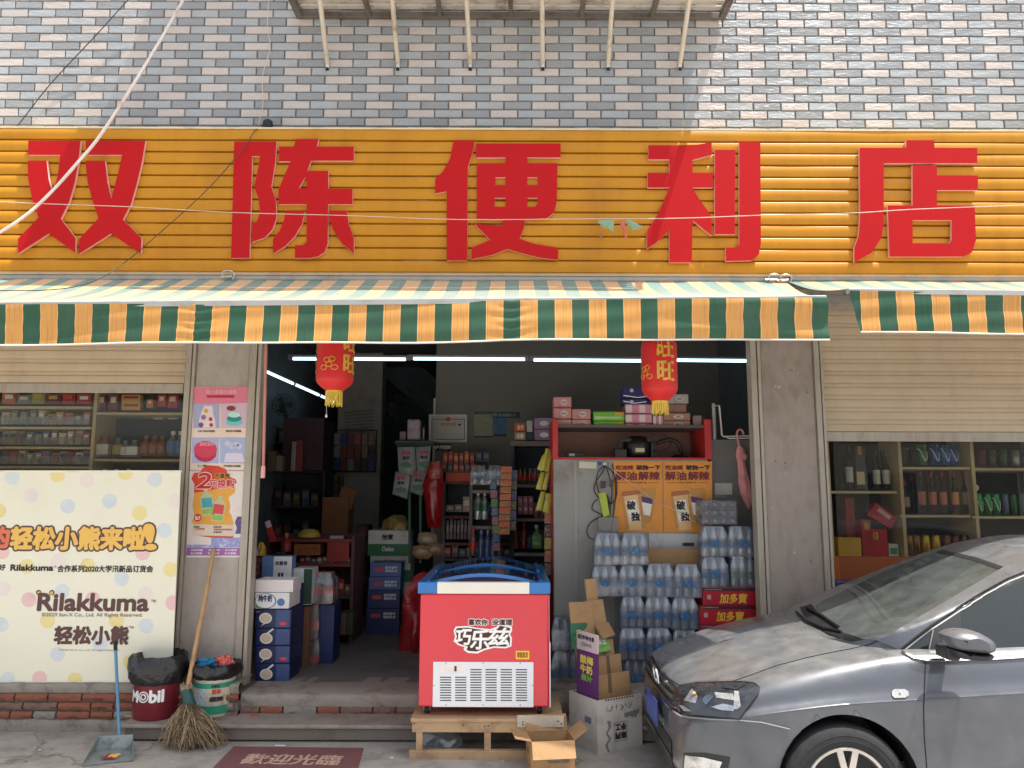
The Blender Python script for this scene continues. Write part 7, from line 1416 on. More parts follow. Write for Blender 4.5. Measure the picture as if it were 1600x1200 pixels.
t = thing('extension_lead', 'yellow green power strip and looped black cord hanging on the cooler', 'power strip', pt(943, 806, YC - 0.03)); q = YC - 0.03
fpatch('strip_body', [[(935, 771), (945, 770), (952, 804), (943, 807)]], q + 0.02, 0.03, mat('lime_plastic', (176, 190, 50), 0.4), t, 0.004)
mb = MB()
for P in ([(946, 727), (940, 740), (930, 755), (929, 768), (937, 778), (946, 772), (952, 785), (948, 800)], [(944, 728), (955, 735), (963, 752), (963, 775), (955, 787), (948, 782)], [(946, 727), (936, 735), (932, 750), (934, 764), (940, 776)], [(946, 727), (952, 745), (956, 765), (953, 805)], [(943, 806), (932, 800), (925, 795), (928, 785), (934, 780)], [(944, 805), (925, 815), (917, 828), (921, 840), (929, 843)], [(957, 640 + 85), (962, 770), (955, 830), (951, 870)]):
    mb.tube(bez([pt(x, y, q) for x, y in P], 6), 0.0045, 6)
mb.build('cord', mat('black_cord', (44, 44, 46), 0.5), t, smooth=60); fpatch('hook', [circ(945, 725, 3)], q + 0.02, 0.01, CHROME, t)
fpatch('plug', [[(938, 752), (946, 752), (946, 762), (939, 763)]], q, 0.012, col((70, 50, 56)), t, 0.002); fpatch('plug', [[(953, 751), (957, 750), (957, 760), (953, 761)]], q, 0.012, col((70, 60, 66)), t, 0.002)
t = thing('rating_sheet', 'small white rating label with blue dot on the cooler top', 'label', pt(920, 731, YC - .002)); fpatch('sheet', [[(905, 721), (932, 722), (932, 732.5), (905, 731.5)]], YC - 0.0065, 0.001, col((206, 200, 180)), t); fpatch('dot', [circ(937, 724, 3.2)], YC - 0.0065, 0.001, col((30, 80, 150)), t)
t = thing('wall_bin', 'clear plastic holder below the power strip', 'holder', pt(950, 830, q)); fbox('box', (935, 808, 966, 832), YC - 0.06, 0.05, glassy('frost_plastic', (225, 225, 225), 0.1, 0.25, (200, 200, 200)), t)
t = thing('cooler_label', 'worn white sticker with black print low on the cooler', 'label', pt(1050, 855, YC)); fpatch('sheet', [[(1014, 833), (1094, 834), (1093, 858), (1014, 857)]], YC - 0.0065, 0.001, mat('worn_sticker', (190, 192, 190), 0.5, var=0.15, scale=8), t); ftext(t, '冷藏展示柜', (1066, 848, 1084, 853), YC - 0.0078, INK, bold=0.002)
cable('thin white string drooping across the orange posters', [(955, 733, YC - 0.05), (975, 748, YC - 0.06), (1000, 765, YC - 0.06), (1025, 783, YC - 0.06), (1060, 800, YC - 0.06), (1080, 812, YC - 0.06), (1094, 821, YC - 0.06)], 0.0025, thin, 'string', 'string')
# ---- grey cabinet, wire bracket and umbrella at the right
YK = 0.80
x0, x1, z0_, z1_ = rc(1115, 687, 1182, 1065, YK); cab = thing('grey_cabinet', 'plain grey metal cabinet beside the cooler with a paper note', 'cabinet', ((x0 + x1) / 2, YK, FZ)); MB().box((x0, YK, FZ), (x1 + 0.3, YK + 0.5, z1_)).build('body', mat('cabinet_grey', (120, 118, 116), 0.4, var=0.05), cab, bev=0.004)
fpatch('paper_note', [[(1117, 755), (1144, 755), (1144, 773), (1117, 773)]], YK - 0.001, 0.001, col((206, 204, 196)), cab); fpatch('paper_note', [[(1117, 773.5), (1134, 773.5), (1134, 777), (1117, 777)]], YK - 0.001, 0.001, col((150, 150, 146)), cab)
t = thing('wire_bracket', 'white wire bracket on a metal upright above the grey cabinet', 'bracket', pt(1116, 686, YK)); fbox('upright', (1113.5, 630, 1118.5, 687), YK + 0.005, 0.02, mat('pale_steel', (178, 178, 176), 0.4, 0.3), t)
mb = MB(); mb.tube([pt(1119, 634, YK), pt(1124, 634, YK), pt(1128, 680, YK), pt(1130, 682, YK), pt(1176, 681, YK)], 0.007, 8); mb.tube([pt(1136, 683, YK - .02), pt(1139, 685, YK - .02), pt(1176, 684.5, YK - .02)], 0.006, 8); mb.build('wire', mat('white_wire', (226, 222, 218), 0.4), t, smooth=40)
um = thing('umbrella', 'folded pink umbrella hanging by its hooked handle from the wire bracket', 'umbrella', pt(1168, 792, YK - .05)); uy = YK - 0.04; pk_ = mat('umbrella_pink', (230, 156, 156), 0.6, var=0.1, scale=8)
MB().tube(bez([pt(1151.5, 681, uy), pt(1152, 674, uy), pt(1157, 671, uy), pt(1161, 675, uy), pt(1161, 679, uy)], 6) , 0.0085, 8).tube([pt(1151.5, 680, uy), pt(1155, 697, uy)], 0.009, 8).build('handle', mat('umbrella_handle', (226, 150, 140), 0.4), um, smooth=60)
rows = []
for j, (y, x, w_) in enumerate(((697, 1155.5, 2.5), (703, 1157, 6), (712, 1157.5, 7.5), (722, 1158, 5.5), (735, 1160, 6.5), (755, 1163, 8.5), (770, 1166, 9), (783, 1168.5, 6.5), (792, 1169.5, 2.5), (796, 1170, 0.6))):
    c = pt(x, y, uy); rr = w_ * (pt(x + 10, y, uy).x - c.x) / 10; rows.append([(c.x + rr * (1 + 0.14 * math.cos(7 * a + j)) * math.cos(a), uy + 0.7 * rr * (1 + 0.14 * math.cos(7 * a + j)) * math.sin(a), c.z) for a in [i * math.pi / 14 for i in range(29)]])
MB().grid(rows).build('canopy', pk_, um, smooth=60); fpatch('strap', [[(1159, 708), (1167, 712), (1165, 719), (1159, 716)]], uy - 0.03, 0.006, pk_, um)
MB().tube([pt(1155.5, 697, uy), pt(1170, 797, uy)], 0.003, 6).build('shaft', STEEL, um)
# ---- fuller shelves: rows on the counter boards, under the front boards and behind the window bottles
MC = [((120, 50, 46), 'red'), ((86, 66, 48), 'brown'), ((60, 74, 100), 'blue'), ((130, 108, 80), 'tan'), ((70, 84, 62), 'green'), ((120, 96, 96), 'pinkish')]
for yb, n_, h, nm in ((880, 9, (9, 11, 8), 'upper counter board'), (930, 8, (22, 28, 25, 18), 'middle counter board'), (994, 7, (30, 36, 26), 'floor under the counter')): rowpk(468, 548, yb, n_, h, MC, f'packet on the {nm}', Y=1.93, name='counter_packet')
rowpk(694, 798, 871, 9, (16, 19, 14), MC, 'packet on the second lowest board of the red edged shelf', Y=2.78); rowpk(738, 798, 806, 6, (26, 30, 22), MC, 'packet behind the bottle stand on the middle shelf', Y=2.86)
rowpk(802, 860, 757, 5, (22, 18, 25), MC, 'packet at the back of the upper dark display board', Y=2.62); rowpk(834, 860, 810, 3, (24, 28), MC, 'packet right of the pink boxes on the dark display', Y=2.5); rowpk(802, 860, 857, 6, (26, 30, 22), MC, 'packet at the back of the lowest dark display board', Y=2.62)
for i in range(7): bottle('wine_bottle', f'dim dark bottle in the back row of the right window, {ordn(i)} from the left', 1316 + i * 12.5, 704, 765, 5.4, RY + 0.24, G1, lo((60, 50, 48)), None, neck=0.62)
for i in range(8): bottle('wine_bottle', f'dim bottle at the back of the middle case, {ordn(i)} from the left', 1413 + i * 13, 744, 803, 5.4, RY + 0.25, G1, lo((110, 40, 36)), None, neck=0.62)
for i in range(6): can('food_tin', f'dull tin at the back of the middle top shelf, {ordn(i)} from the left', 1412 + i * 18, 700, 727, 7, RY + 0.24, rnd.choice(((80, 44, 40), (60, 70, 60), (90, 84, 70))), None, 'tin')
for i in range(7): can('food_tin', f'dim tall tin in the lowest right bay, {ordn(i)} from the left', 1524 + i * 15, 838, 871, 6, RY + 0.14, rnd.choice(((100, 50, 40), (110, 84, 50), (60, 66, 60))), None, 'tin')
for k, (x, y, c) in enumerate(((62, 1172, (206, 200, 190)), (268, 1191, (196, 170, 130)), (592, 1176, (180, 172, 160)), (612, 1184, (206, 196, 176)), (40, 1190, (120, 110, 100)), (786, 1190, (196, 186, 170)))):
    p = ptz(x, y, 0.0); crumple('litter_scrap', 'tiny pale litter scrap on the pavement, ' + ('left of the dustpan', 'below the broom', 'between mat and stand', 'just left of the stand', 'at the lower left corner', 'in front of the stand')[k], 'litter', (p.x, p.y, 0.0), 0.012, 0.008, 0.006, col(c), k, 5, 0.4)
# ---- clutter in the middle of the aisle and along the left wall
rsh = mat('red_plastic_sheet', (150, 34, 40), 0.28, var=0.3, scale=10, bump=0.4, bscale=20)
p = pt(668, 930, 1.55); crumple('plastic_sheet', 'crumpled red plastic sheet heaped left of the freezer', 'plastic sheet', (p.x, 1.6, FZ), 0.2, 0.2, 0.66, rsh, 13, 22, 0.55)
for k, (x, y, c, lb) in enumerate(((660, 862, (150, 120, 84), 'tan striped food bag on the red sheet, left'), (680, 858, (136, 104, 80), 'tan striped food bag on the red sheet, right'), (668, 842, (160, 140, 110), 'small bag of snacks on top of the tan food bags'))):
    foil(lb, [(x - 14, y - 9), (x, y - 11), (x + 13, y - 8), (x + 16, y + 6), (x + 9, y + 12), (x - 9, y + 11), (x - 16, y + 4)], 1.62 + 0.04 * k, mat('foodbag_%d' % k, tuple(int(v * .75) for v in c), 0.25, var=0.6, scale=30, dirt=(150, 120, 100)), 'food_bag', 'bag', puff=0.05)
for i in range(7):
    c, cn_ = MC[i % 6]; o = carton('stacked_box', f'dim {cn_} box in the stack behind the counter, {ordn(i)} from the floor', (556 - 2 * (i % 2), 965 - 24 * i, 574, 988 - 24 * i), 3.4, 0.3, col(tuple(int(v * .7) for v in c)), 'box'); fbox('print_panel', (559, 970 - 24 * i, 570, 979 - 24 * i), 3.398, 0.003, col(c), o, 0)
t = thing('cupboard', 'dark red brown cupboard near the left wall under the fan', 'cupboard', pt(465, 735, 3.0)); fbox('body', (442, 653, 505, 735), 3.2, 0.3, mat('cupboard_maroon', (64, 36, 42), 0.5), t)
fbox('door', (445, 657, 472, 732), 3.19, 0.009, mat('cupboard_maroon', (64, 36, 42), 0.5), t); fbox('door', (475, 657, 502, 732), 3.19, 0.009, mat('cupboard_maroon', (64, 36, 42), 0.5), t)
for i, (x0, x1, y0, c, cn_) in enumerate(((418, 430, 705, (110, 84, 60), 'brown'), (431, 441, 712, (130, 120, 108), 'grey'), (455, 462, 690, (150, 140, 130), 'pale'), (463, 472, 688, (130, 50, 50), 'red'))): carton('file_box', f'{cn_} upright box beside the maroon cupboard', (x0, y0, x1, 736), 3.05, 0.1, col(c), 'box')
for i in range(9):
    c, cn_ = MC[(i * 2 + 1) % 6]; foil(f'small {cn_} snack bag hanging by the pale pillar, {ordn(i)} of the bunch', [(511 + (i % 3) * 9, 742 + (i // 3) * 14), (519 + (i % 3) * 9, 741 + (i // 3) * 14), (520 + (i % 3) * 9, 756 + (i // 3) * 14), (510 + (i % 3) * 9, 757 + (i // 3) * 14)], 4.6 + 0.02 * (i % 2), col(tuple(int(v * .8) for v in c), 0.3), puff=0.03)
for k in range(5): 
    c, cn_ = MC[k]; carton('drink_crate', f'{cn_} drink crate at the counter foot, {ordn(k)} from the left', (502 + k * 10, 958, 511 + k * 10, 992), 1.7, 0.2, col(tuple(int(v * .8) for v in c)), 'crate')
# ================================================================== CAR
CX0, CYC, CZ0 = 0.795, -0.90, -0.05           # nose X, centre line Y, road Z
def pchip(xs, ys):
    n = len(xs); h = [xs[i + 1] - xs[i] for i in range(n - 1)]; d = [(ys[i + 1] - ys[i]) / h[i] for i in range(n - 1)]; m = [d[0]] + [0] * (n - 2) + [d[-1]]
    for i in range(1, n - 1):
        m[i] = 0 if d[i - 1] * d[i] <= 0 else 3 * (h[i - 1] + h[i]) / ((2 * h[i] + h[i - 1]) / d[i - 1] + (h[i] + 2 * h[i - 1]) / d[i])
    def f(x):
        if x <= xs[0]: return ys[0]
        if x >= xs[-1]: return ys[-1]
        i = max(k for k in range(n - 1) if xs[k] <= x); t = (x - xs[i]) / h[i]
        return (1 + 2 * t) * (1 - t) ** 2 * ys[i] + t * (1 - t) ** 2 * h[i] * m[i] + t * t * (3 - 2 * t) * ys[i + 1] + t * t * (t - 1) * h[i] * m[i + 1]
    return f
fW = pchip([0, .03, .08, .15, .25, .40, .60, .90, 1.3, 2.5, 3.3, 3.7, 3.88, 3.97], [.44, .56, .64, .70, .755, .80, .825, .835, .84, .84, .82, .76, .68, .55])
fZb = pchip([0, .06, .15, .4, 3.3, 3.8, 3.97], [.30, .22, .19, .18, .19, .24, .32])          # lower edge
fZc = pchip([0, .08, .2, .45, .8, 1.3, 2.2, 3.3, 3.97], [.50, .56, .60, .655, .70, .735, .785, .83, .80])   # crease on the flank
fZs = pchip([0, .05, .12, .25, .5, .8, 1.15, 1.5, 2.4, 3.3, 3.7, 3.97], [.575, .628, .668, .712, .785, .85, .905, .925, .965, 1.0, 1.0, .90])  # shoulder
fZh = pchip([0, .05, .12, .25, .5, .8, 1.0, 1.2, 3.9, 3.97], [.60, .66, .70, .752, .835, .905, .938, .95, .97, .91])   # bonnet centre
def section(x):
    W_, zb, zc, zs_, zh = fW(x), fZb(x), fZc(x), fZs(x), fZh(x); k = min(1, x / .35)
    sh = 0.03 + 0.10 * k
    return [(W_ - .14, zb - .01), (W_ - .03, zb), (W_ - .004, zb + (zc - zb) * .30), (W_, zb + (zc - zb) * .62), (W_ - .004, zc - .025), (W_ - .010, zc), (W_ - .034, zc + (zs_ - zc) * .25), (W_ - .055, zc + (zs_ - zc) * .62), (W_ - .045 - .35 * sh, zs_ - .012), (W_ - .05 - .75 * sh, zs_ + .010), (max(.1, W_ - .12 - 1.0 * sh), zs_ + (zh - zs_) * .34), ((W_ - .2) * .52, zs_ + (zh - zs_) * .80), (.0, zh)]
def catmull(P, n):
    P = [(2 * P[0][0] - P[1][0], 2 * P[0][1] - P[1][1])] + P + [(-P[-2][0], P[-2][1])]; o = []
    for i in range(1, len(P) - 2):
        for k in range(n):
            t = k / n; o.append(tuple(.5 * (2 * P[i][q] + (P[i + 1][q] - P[i - 1][q]) * t + (2 * P[i - 1][q] - 5 * P[i][q] + 4 * P[i + 1][q] - P[i + 2][q]) * t * t + (3 * P[i][q] - P[i - 1][q] - 3 * P[i + 1][q] + P[i + 2][q]) * t ** 3) for q in (0, 1)))
    o.append(P[-2]); return o
SUBD = 4
def wpos(x, y, z): return Vector((CX0 + (x if x > .8 else .06 + x * .74 / .8), CYC + y, CZ0 + z))
sx = [0, .01, .022, .04, .06, .085, .11, .14, .17, .2, .24, .28, .32, .36] + [.36 + .022 * i for i in range(1, 42)] + [1.3 + .06 * i for i in range(27)] + [2.9 + .022 * i for i in range(1, 36)] + [3.72, 3.78, 3.83, 3.88, 3.92, 3.95, 3.97]
secs = [catmull(section(x), SUBD) for x in sx]; NR = len(secs[0]); ARCH = ((.80, .30, .352), (3.27, .30, .352))
def side_grid(sgn):
    V = []
    for i, x in enumerate(sx):
        for j, (y, z) in enumerate(secs[i]): V.append([x, y * sgn, z])
    return V
paint = mat('grey_car_paint', (86, 89, 95), 0.38, 0.3, var=0.06, scale=3.0, coat=0.6, dirt=(82, 84, 88))
# road dust: lifts roughness on a fine noise so the film shows on upward faces
n = paint.node_tree.nodes; L = paint.node_tree.links; tcn = n.new('ShaderNodeTexCoord'); nzn = n.new('ShaderNodeTexNoise'); nzn.inputs['Scale'].default_value = 9; nzn.inputs['Detail'].default_value = 6; nzn.inputs['Roughness'].default_value = 0.55; L.new(tcn.outputs['Object'], nzn.inputs['Vector'])
mr = n.new('ShaderNodeMapRange'); mr.inputs[1].default_value = 0.35; mr.inputs[2].default_value = 0.7; mr.inputs[3].default_value = 0.26; mr.inputs[4].default_value = 0.5; L.new(nzn.outputs['Fac'], mr.inputs[0]); L.new(mr.outputs[0], n['Principled BSDF'].inputs['Roughness'])
mr2 = n.new('ShaderNodeMapRange'); mr2.inputs[1].default_value = 0.35; mr2.inputs[2].default_value = 0.75; mr2.inputs[3].default_value = 0.7; mr2.inputs[4].default_value = 0.15; L.new(nzn.outputs['Fac'], mr2.inputs[0]); L.new(mr2.outputs[0], n['Principled BSDF'].inputs['Coat Weight'])
ge = n.new('ShaderNodeNewGeometry'); sp = n.new('ShaderNodeSeparateXYZ'); L.new(ge.outputs['Normal'], sp.inputs[0])
du = n.new('ShaderNodeMapRange'); du.inputs[1].default_value = 0.55; du.inputs[2].default_value = 1.0; du.inputs[3].default_value = 0.0; du.inputs[4].default_value = 0.5; L.new(sp.outputs['Z'], du.inputs[0])
dm_ = n.new('ShaderNodeMath'); dm_.operation = 'MULTIPLY_ADD'; L.new(nzn.outputs['Fac'], dm_.inputs[0]); dm_.inputs[1].default_value = 1.3; dm_.inputs[2].default_value = 0.25
dq = n.new('ShaderNodeMath'); dq.operation = 'MULTIPLY'; dq.use_clamp = True; L.new(du.outputs[0], dq.inputs[0]); L.new(dm_.outputs[0], dq.inputs[1])
dx_ = n.new('ShaderNodeMix'); dx_.data_type = 'RGBA'; bs = n['Principled BSDF']; L.new(bs.inputs['Base Color'].links[0].from_socket, dx_.inputs[6]); dx_.inputs[7].default_value = (*lin((140, 137, 131)), 1); L.new(dq.outputs[0], dx_.inputs[0]); L.new(dx_.outputs[2], bs.inputs['Base Color'])
dn_ = n.new('ShaderNodeMath'); dn_.operation = 'MULTIPLY_ADD'; L.new(dq.outputs[0], dn_.inputs[0]); dn_.inputs[1].default_value = -0.35; dn_.inputs[2].default_value = 0.35; L.new(dn_.outputs[0], bs.inputs['Metallic'])
trim = mat('car_black_trim', (34, 35, 37), 0.5, var=0.1); rubber = mat('tyre_rubber', (38, 38, 40), 0.85, var=0.2, scale=20, bump=0.1); alloy = mat('alloy_silver', (196, 190, 184), 0.3, 0.8, var=0.08)
cglass = glassy('car_glass', (86, 100, 98), 0.14, 0.34, (126, 134, 130), 0.02, film=0.4); sglass = glassy('car_side_glass', (70, 86, 84), 0.08, 0.12, (90, 104, 100), 0.02); cabin_m = mat('cabin_lining', (118, 112, 102), 0.85); gapm = mat('panel_gap', (22, 22, 24), 0.7)  # pale body of car_glass paints in the windshield's reflection, mottled by dust film
car = thing('parked_car', 'dusty dark grey hatchback parked in front of the shop, cut by the frame', 'car', wpos(2.0, 0, 0))
def emit(name, pred, m, smooth=38, sides=(-1, 1), parent=None):
    mb = MB()
    for sgn in sides:
        V = side_grid(sgn); F_ = []; ok = set()
        ins = [False] * len(V)
        for k, (x, y, z) in enumerate(V):
            for ax, az, ar in ARCH:
                if abs(y) > .55 and (x - ax) ** 2 + (z - az) ** 2 < ar * ar: ins[k] = True
        for i in range(len(sx) - 1):
            for j in range(NR - 1):
                q = (i * NR + j, (i + 1) * NR + j, (i + 1) * NR + j + 1, i * NR + j + 1)
                if all(ins[k] for k in q): continue
                if not pred((sx[i] + sx[i + 1]) / 2, j / SUBD): continue
                F_.append(q if sgn > 0 else q[::-1])
        for k in range(len(V)):
            if ins[k]:
                x, y, z = V[k]
                for ax, az, ar in ARCH:
                    d = math.hypot(x - ax, z - az)
                    if d < ar and d > 1e-4: V[k] = [ax + (x - ax) * ar / d, y, az + (z - az) * ar / d]
        used = sorted({k for f in F_ for k in f}); mp = {k: i for i, k in enumerate(used)}
        mb.add([wpos(*V[k]) for k in used], [tuple(mp[k] for k in f) for f in F_])
    return mb.build(name, m, car if parent is None else parent, smooth=smooth)
isdoor = lambda x, r: 1.19 < x < 3.0 and 0.9 < r < 8.6
ishood = lambda x, r: .10 < x < 1.10 and r > 8.9
iscowl = lambda x, r: 1.10 <= x < 3.85 and r > 9.4
isbump = lambda x, r: x < .33 and r < 5.2 or x > 3.75 and r < 5
body_rest = lambda x, r: not (isdoor(x, r) or ishood(x, r) or iscowl(x, r) or isbump(x, r))
# ray target: the full outer skin
tv = []; tf = []
for sgn in (-1, 1):
    k0 = len(tv)
    tv += [wpos(*v) for v in side_grid(sgn)]
    for i in range(len(sx) - 1):
        for j in range(NR - 1): tf.append((k0 + i * NR + j, k0 + (i + 1) * NR + j, k0 + (i + 1) * NR + j + 1, k0 + i * NR + j + 1))
k0 = len(tv)   # nose cap
nose = [wpos(0, y * s, z) for s in (1,) for y, z in secs[0]]
tv += nose + [wpos(0, -y, z) for y, z in secs[0]]
capf = [(k0 + j, k0 + j + 1, k0 + NR + j + 1, k0 + NR + j) for j in range(NR - 1)]; tf += capf
emit('body', body_rest, paint); emit('bonnet', ishood, paint)
for sd_ in ((-1,), (1,)):
    emit('front_door', lambda x, r: isdoor(x, r) and x < 2.12, paint, sides=sd_); emit('rear_door', lambda x, r: isdoor(x, r) and x >= 2.12, paint, sides=sd_)
    emit('bumper', lambda x, r: isbump(x, r) and x < 1, paint, sides=sd_); emit('bumper', lambda x, r: isbump(x, r) and x > 1, paint, sides=sd_)
emit('cabin_floor', iscowl, mat('dark_dash', (52, 52, 54), 0.7))
MB().add(tv[k0:], [tuple(q - k0 for q in f) for f in capf]).build('nose_panel', paint, car, smooth=40); mb = MB(); rear = [wpos(3.97, y, z) for y, z in secs[-1]] + [wpos(3.97, -y, z) for y, z in secs[-1]]; mb.add(rear, [(j, NR + j, NR + j + 1, j + 1) for j in range(NR - 1)]); mb.build('tail_panel', paint, car, smooth=40)
# greenhouse
fR = pchip([.93, 1.05, 1.25, 1.5, 1.75, 1.95, 2.15, 2.4, 2.8, 3.2, 3.5, 3.75, 3.92], [.925, .970, 1.045, 1.155, 1.268, 1.35, 1.415, 1.452, 1.455, 1.41, 1.33, 1.16, .98])
fB = pchip([.93, 1.05, 1.2, 1.4, 2.0, 3.2, 3.7, 3.92], [.36, .55, .655, .70, .715, .70, .64, .50])
gx = [.93 + .015 * i for i in range(68)] + [1.95 + .04 * i for i in range(1, 43)] + [3.7, 3.78, 3.85, 3.92]; NG = 40
def gsec(x):
    zb, zr, wb = fZs(x) - .01, fR(x), fB(x); h = max(.005, zr - zb); o = []
    top = wb * (1 - .235 * min(1, h / .5))
    for k in range(NG + 1):
        a = k / NG
        if a < .55:
            t = a / .55; o.append((wb + (top - wb) * t ** 1.15, zb + h * .80 * t))
        else:
            t = (a - .55) / .45 * math.pi / 2; o.append((top * math.cos(t) ** .62, zb + h * (.80 + .20 * math.sin(t) ** .9)))
    o[-1] = (0, zr); return o
G = [gsec(x) for x in gx]; gv = []; gf = []
for sgn in (-1, 1):
    b0 = len(gv)
    for i, x in enumerate(gx): gv += [wpos(x, y * sgn, z) for y, z in G[i]]
    for i in range(len(gx) - 1):
        for j in range(NG): gf.append((b0 + i * (NG + 1) + j, b0 + (i + 1) * (NG + 1) + j, b0 + (i + 1) * (NG + 1) + j + 1, b0 + i * (NG + 1) + j + 1))
BV = BVHTree.FromPolygons([tuple(v) for v in tv + gv], tf + [tuple(q + len(tv) for q in f) for f in gf])
BVB = BVHTree.FromPolygons([tuple(v) for v in tv], tf); BVG = BVHTree.FromPolygons([tuple(v) for v in gv], gf)
def hit(x, y, off, bv=BV):
    d = ray(x, y); p, nrm, _, _ = bv.ray_cast(CAM, d)
    if p is None: return None
    if nrm.dot(d) > 0: nrm = -nrm
    return p + nrm * off
def skin(name, outline, off, m, parent=None, bv=BV, step=6, smooth=60, mirror=False, holes=()):
    "patch lying on the car skin inside a pixel outline, lifted by off"
    P = []
    n_ = len(outline)
    for i in range(n_):
        a, b = outline[i], outline[(i + 1) % n_]; k = max(1, int(math.hypot(b[0] - a[0], b[1] - a[1]) / step))
        P += [(a[0] + (b[0] - a[0]) * t / k, a[1] + (b[1] - a[1]) * t / k) for t in range(k)]
    nb = len(P); x0, x1 = min(p[0] for p in P), max(p[0] for p in P); y0, y1 = min(p[1] for p in P), max(p[1] for p in P)
    def inside(x, y):
        c = False
        for i in range(nb):
            (xa, ya), (xb, yb) = P[i], P[(i + 1) % nb]
            if (ya > y) != (yb > y) and x < (xb - xa) * (y - ya) / (yb - ya) + xa: c = not c
        return c
    y = y0 + step / 2
    while y < y1:
        x = x0 + step / 2
        while x < x1:
            if inside(x, y) and min((x - p[0]) ** 2 + (y - p[1]) ** 2 for p in P[:nb]) > (step * .5) ** 2: P.append((x, y))
            x += step
        y += step
    r = geometry.delaunay_2d_cdt([Vector(p) for p in P], [], [list(range(nb))], 1, 1e-4)
    vs = [hit(v.x, v.y, off, bv) for v in r[0]]; fs = [tuple(f) for f in r[2] if all(vs[k] is not None for k in f)]
    vs = [v if v is not None else Vector((0, 0, 0)) for v in vs]
    if not fs: return None
    # face outwards
    fs2 = []
    for f in fs:
        a, b, c = (vs[k] for k in f[:3]); nn = (b - a).cross(c - a); fs2.append(f if nn.dot(CAM - a) > 0 else f[::-1])
    mb = MB(); used = sorted({k for f in fs2 for k in f}); mp = {k: i for i, k in enumerate(used)}
    mb.add([vs[k] for k in used], [tuple(mp[k] for k in f) for f in fs2])
    if mirror: MB().add([(v.x, 2 * CYC - v.y, v.z) for v in (vs[k] for k in used)], [tuple(mp[k] for k in f)[::-1] for f in fs2]).build(name, m, car if parent is None else parent, smooth=smooth)
    return mb.build(name, m, car if parent is None else parent, smooth=smooth)
WSP = [(1268, 958), (1290, 975), (1319, 990), (1345, 998), (1371, 1000.5), (1386, 995), (1425, 972), (1480, 940), (1530, 910), (1569, 887), (1525, 872), (1472, 860), (1432, 874), (1386, 892), (1328, 919), (1282, 942)]
SWP = [(1411, 1018), (1432, 1002), (1456, 985), (1500, 955), (1540, 931), (1575, 912), (1620, 893), (1680, 876), (1760, 862), (1850, 858), (1850, 1012), (1700, 1022), (1550, 1028), (1446, 1029), (1425, 1025)]
def inpoly(P, x, y):
    c = False
    for i in range(len(P)):
        (xa, ya), (xb, yb) = P[i], P[(i + 1) % len(P)]
        if (ya > y) != (yb > y) and x < (xb - xa) * (y - ya) / (yb - ya) + xa: c = not c
    return c
def pix(p):
    q = CM.to_3x3().transposed() @ (Vector(p) - CAM); return (800 - F * q.x / q.z, 600 + F * q.y / q.z)
# cabin shell: drop faces under the glass so one looks into the car, on both sides
half = len(gf) // 2; drop = set()
fine = MB()
for i, f in enumerate(gf[:half]):
    c = sum((gv[k] for k in f), Vector()) / 4; x = (c.x - CX0); j = i % NG; a = j / NG
    wind = 1.02 < x < 1.88 and a > .60 and (c.z - CZ0) < fR(x) + 1
    px, py = pix(c)
    qx, qy = pix(Vector((c.x, 2 * CYC - c.y, c.z)))
    if inpoly(WSP, px, py) and a > .5: drop.add(i)
    if inpoly(WSP, qx, qy) and a > .5: drop.add(i + half)
    if inpoly(SWP, px, py) and a < .6: drop.add(i); drop.add(i + half)
    elif 1.5 < x < 3.3 and .10 < a < .42: drop.add(i); drop.add(i + half)
mb = MB(); mb.add(gv, [(f if i < half else f[::-1])[::-1] for i, f in enumerate(gf) if i not in drop]); mb.build('roof', paint, car, smooth=45)
# painted pillar surface closing the coarse cut, then glass
OUT = [(1371, 1001), (1371, 1000.5), (1386, 995), (1480, 940), (1569, 887), (1640, 868), (1640, 884), (1600, 898), (1540, 929), (1500, 953), (1456, 983), (1432, 1000), (1409, 1017), (1392, 1010)]
skin('roof_pillar', OUT, 0.006, paint, bv=BVG, step=5)
ws = skin('windshield', WSP, 0.004, cglass, bv=BVG); skin('windshield_band', [(1472, 860), (1525, 872), (1569, 887), (1561, 891), (1521, 877), (1466, 864)], 0.006, trim, ws, bv=BVG, step=3)
lw = [wpos(x, y, z) for x, y, z in ()]
# mirrored half of the screen on the far side is part of the same pane
sw = skin('side_window', SWP, 0.003, sglass, mirror=True, bv=BVG)
def line(name, pts, r, off, m, parent=None, bv=BV, n=4):
    P = []
    for i in range(len(pts) - 1):
        a, b = pts[i], pts[i + 1]; k = max(2, int(math.hypot(b[0] - a[0], b[1] - a[1]) / 5)); P += [(a[0] + (b[0] - a[0]) * t / k, a[1] + (b[1] - a[1]) * t / k) for t in range(k)]
    P.append(pts[-1]); Q = [hit(x, y, off, bv) for x, y in P]; Q = [q for q in Q if q is not None]
    return MB().tube(Q, r, n).build(name, m, car if parent is None else parent, smooth=60)
line('window_trim', [(1409, 1020), (1425, 1028), (1446, 1032), (1500, 1032), (1550, 1030.5), (1640, 1025)], 0.008, 0.006, CHROME, sw)
line('window_trim', [(1408, 1019), (1432, 1000), (1456, 982), (1500, 953), (1540, 929), (1575, 910), (1640, 884)], 0.006, 0.008, CHROME, sw, BVG); line('window_seal', [(1403, 1019), (1430, 997), (1455, 978), (1500, 949), (1540, 925), (1575, 906), (1640, 880)], 0.006, 0.007, gapm, sw, BVG)
skin('window_corner', [(1456, 984), (1500, 956), (1503, 1028), (1447, 1029)], 0.007, trim, sw, bv=BVG)
line('window_seal', [(1457, 984), (1448, 1030)], 0.004, 0.008, STEEL, sw, BVG)
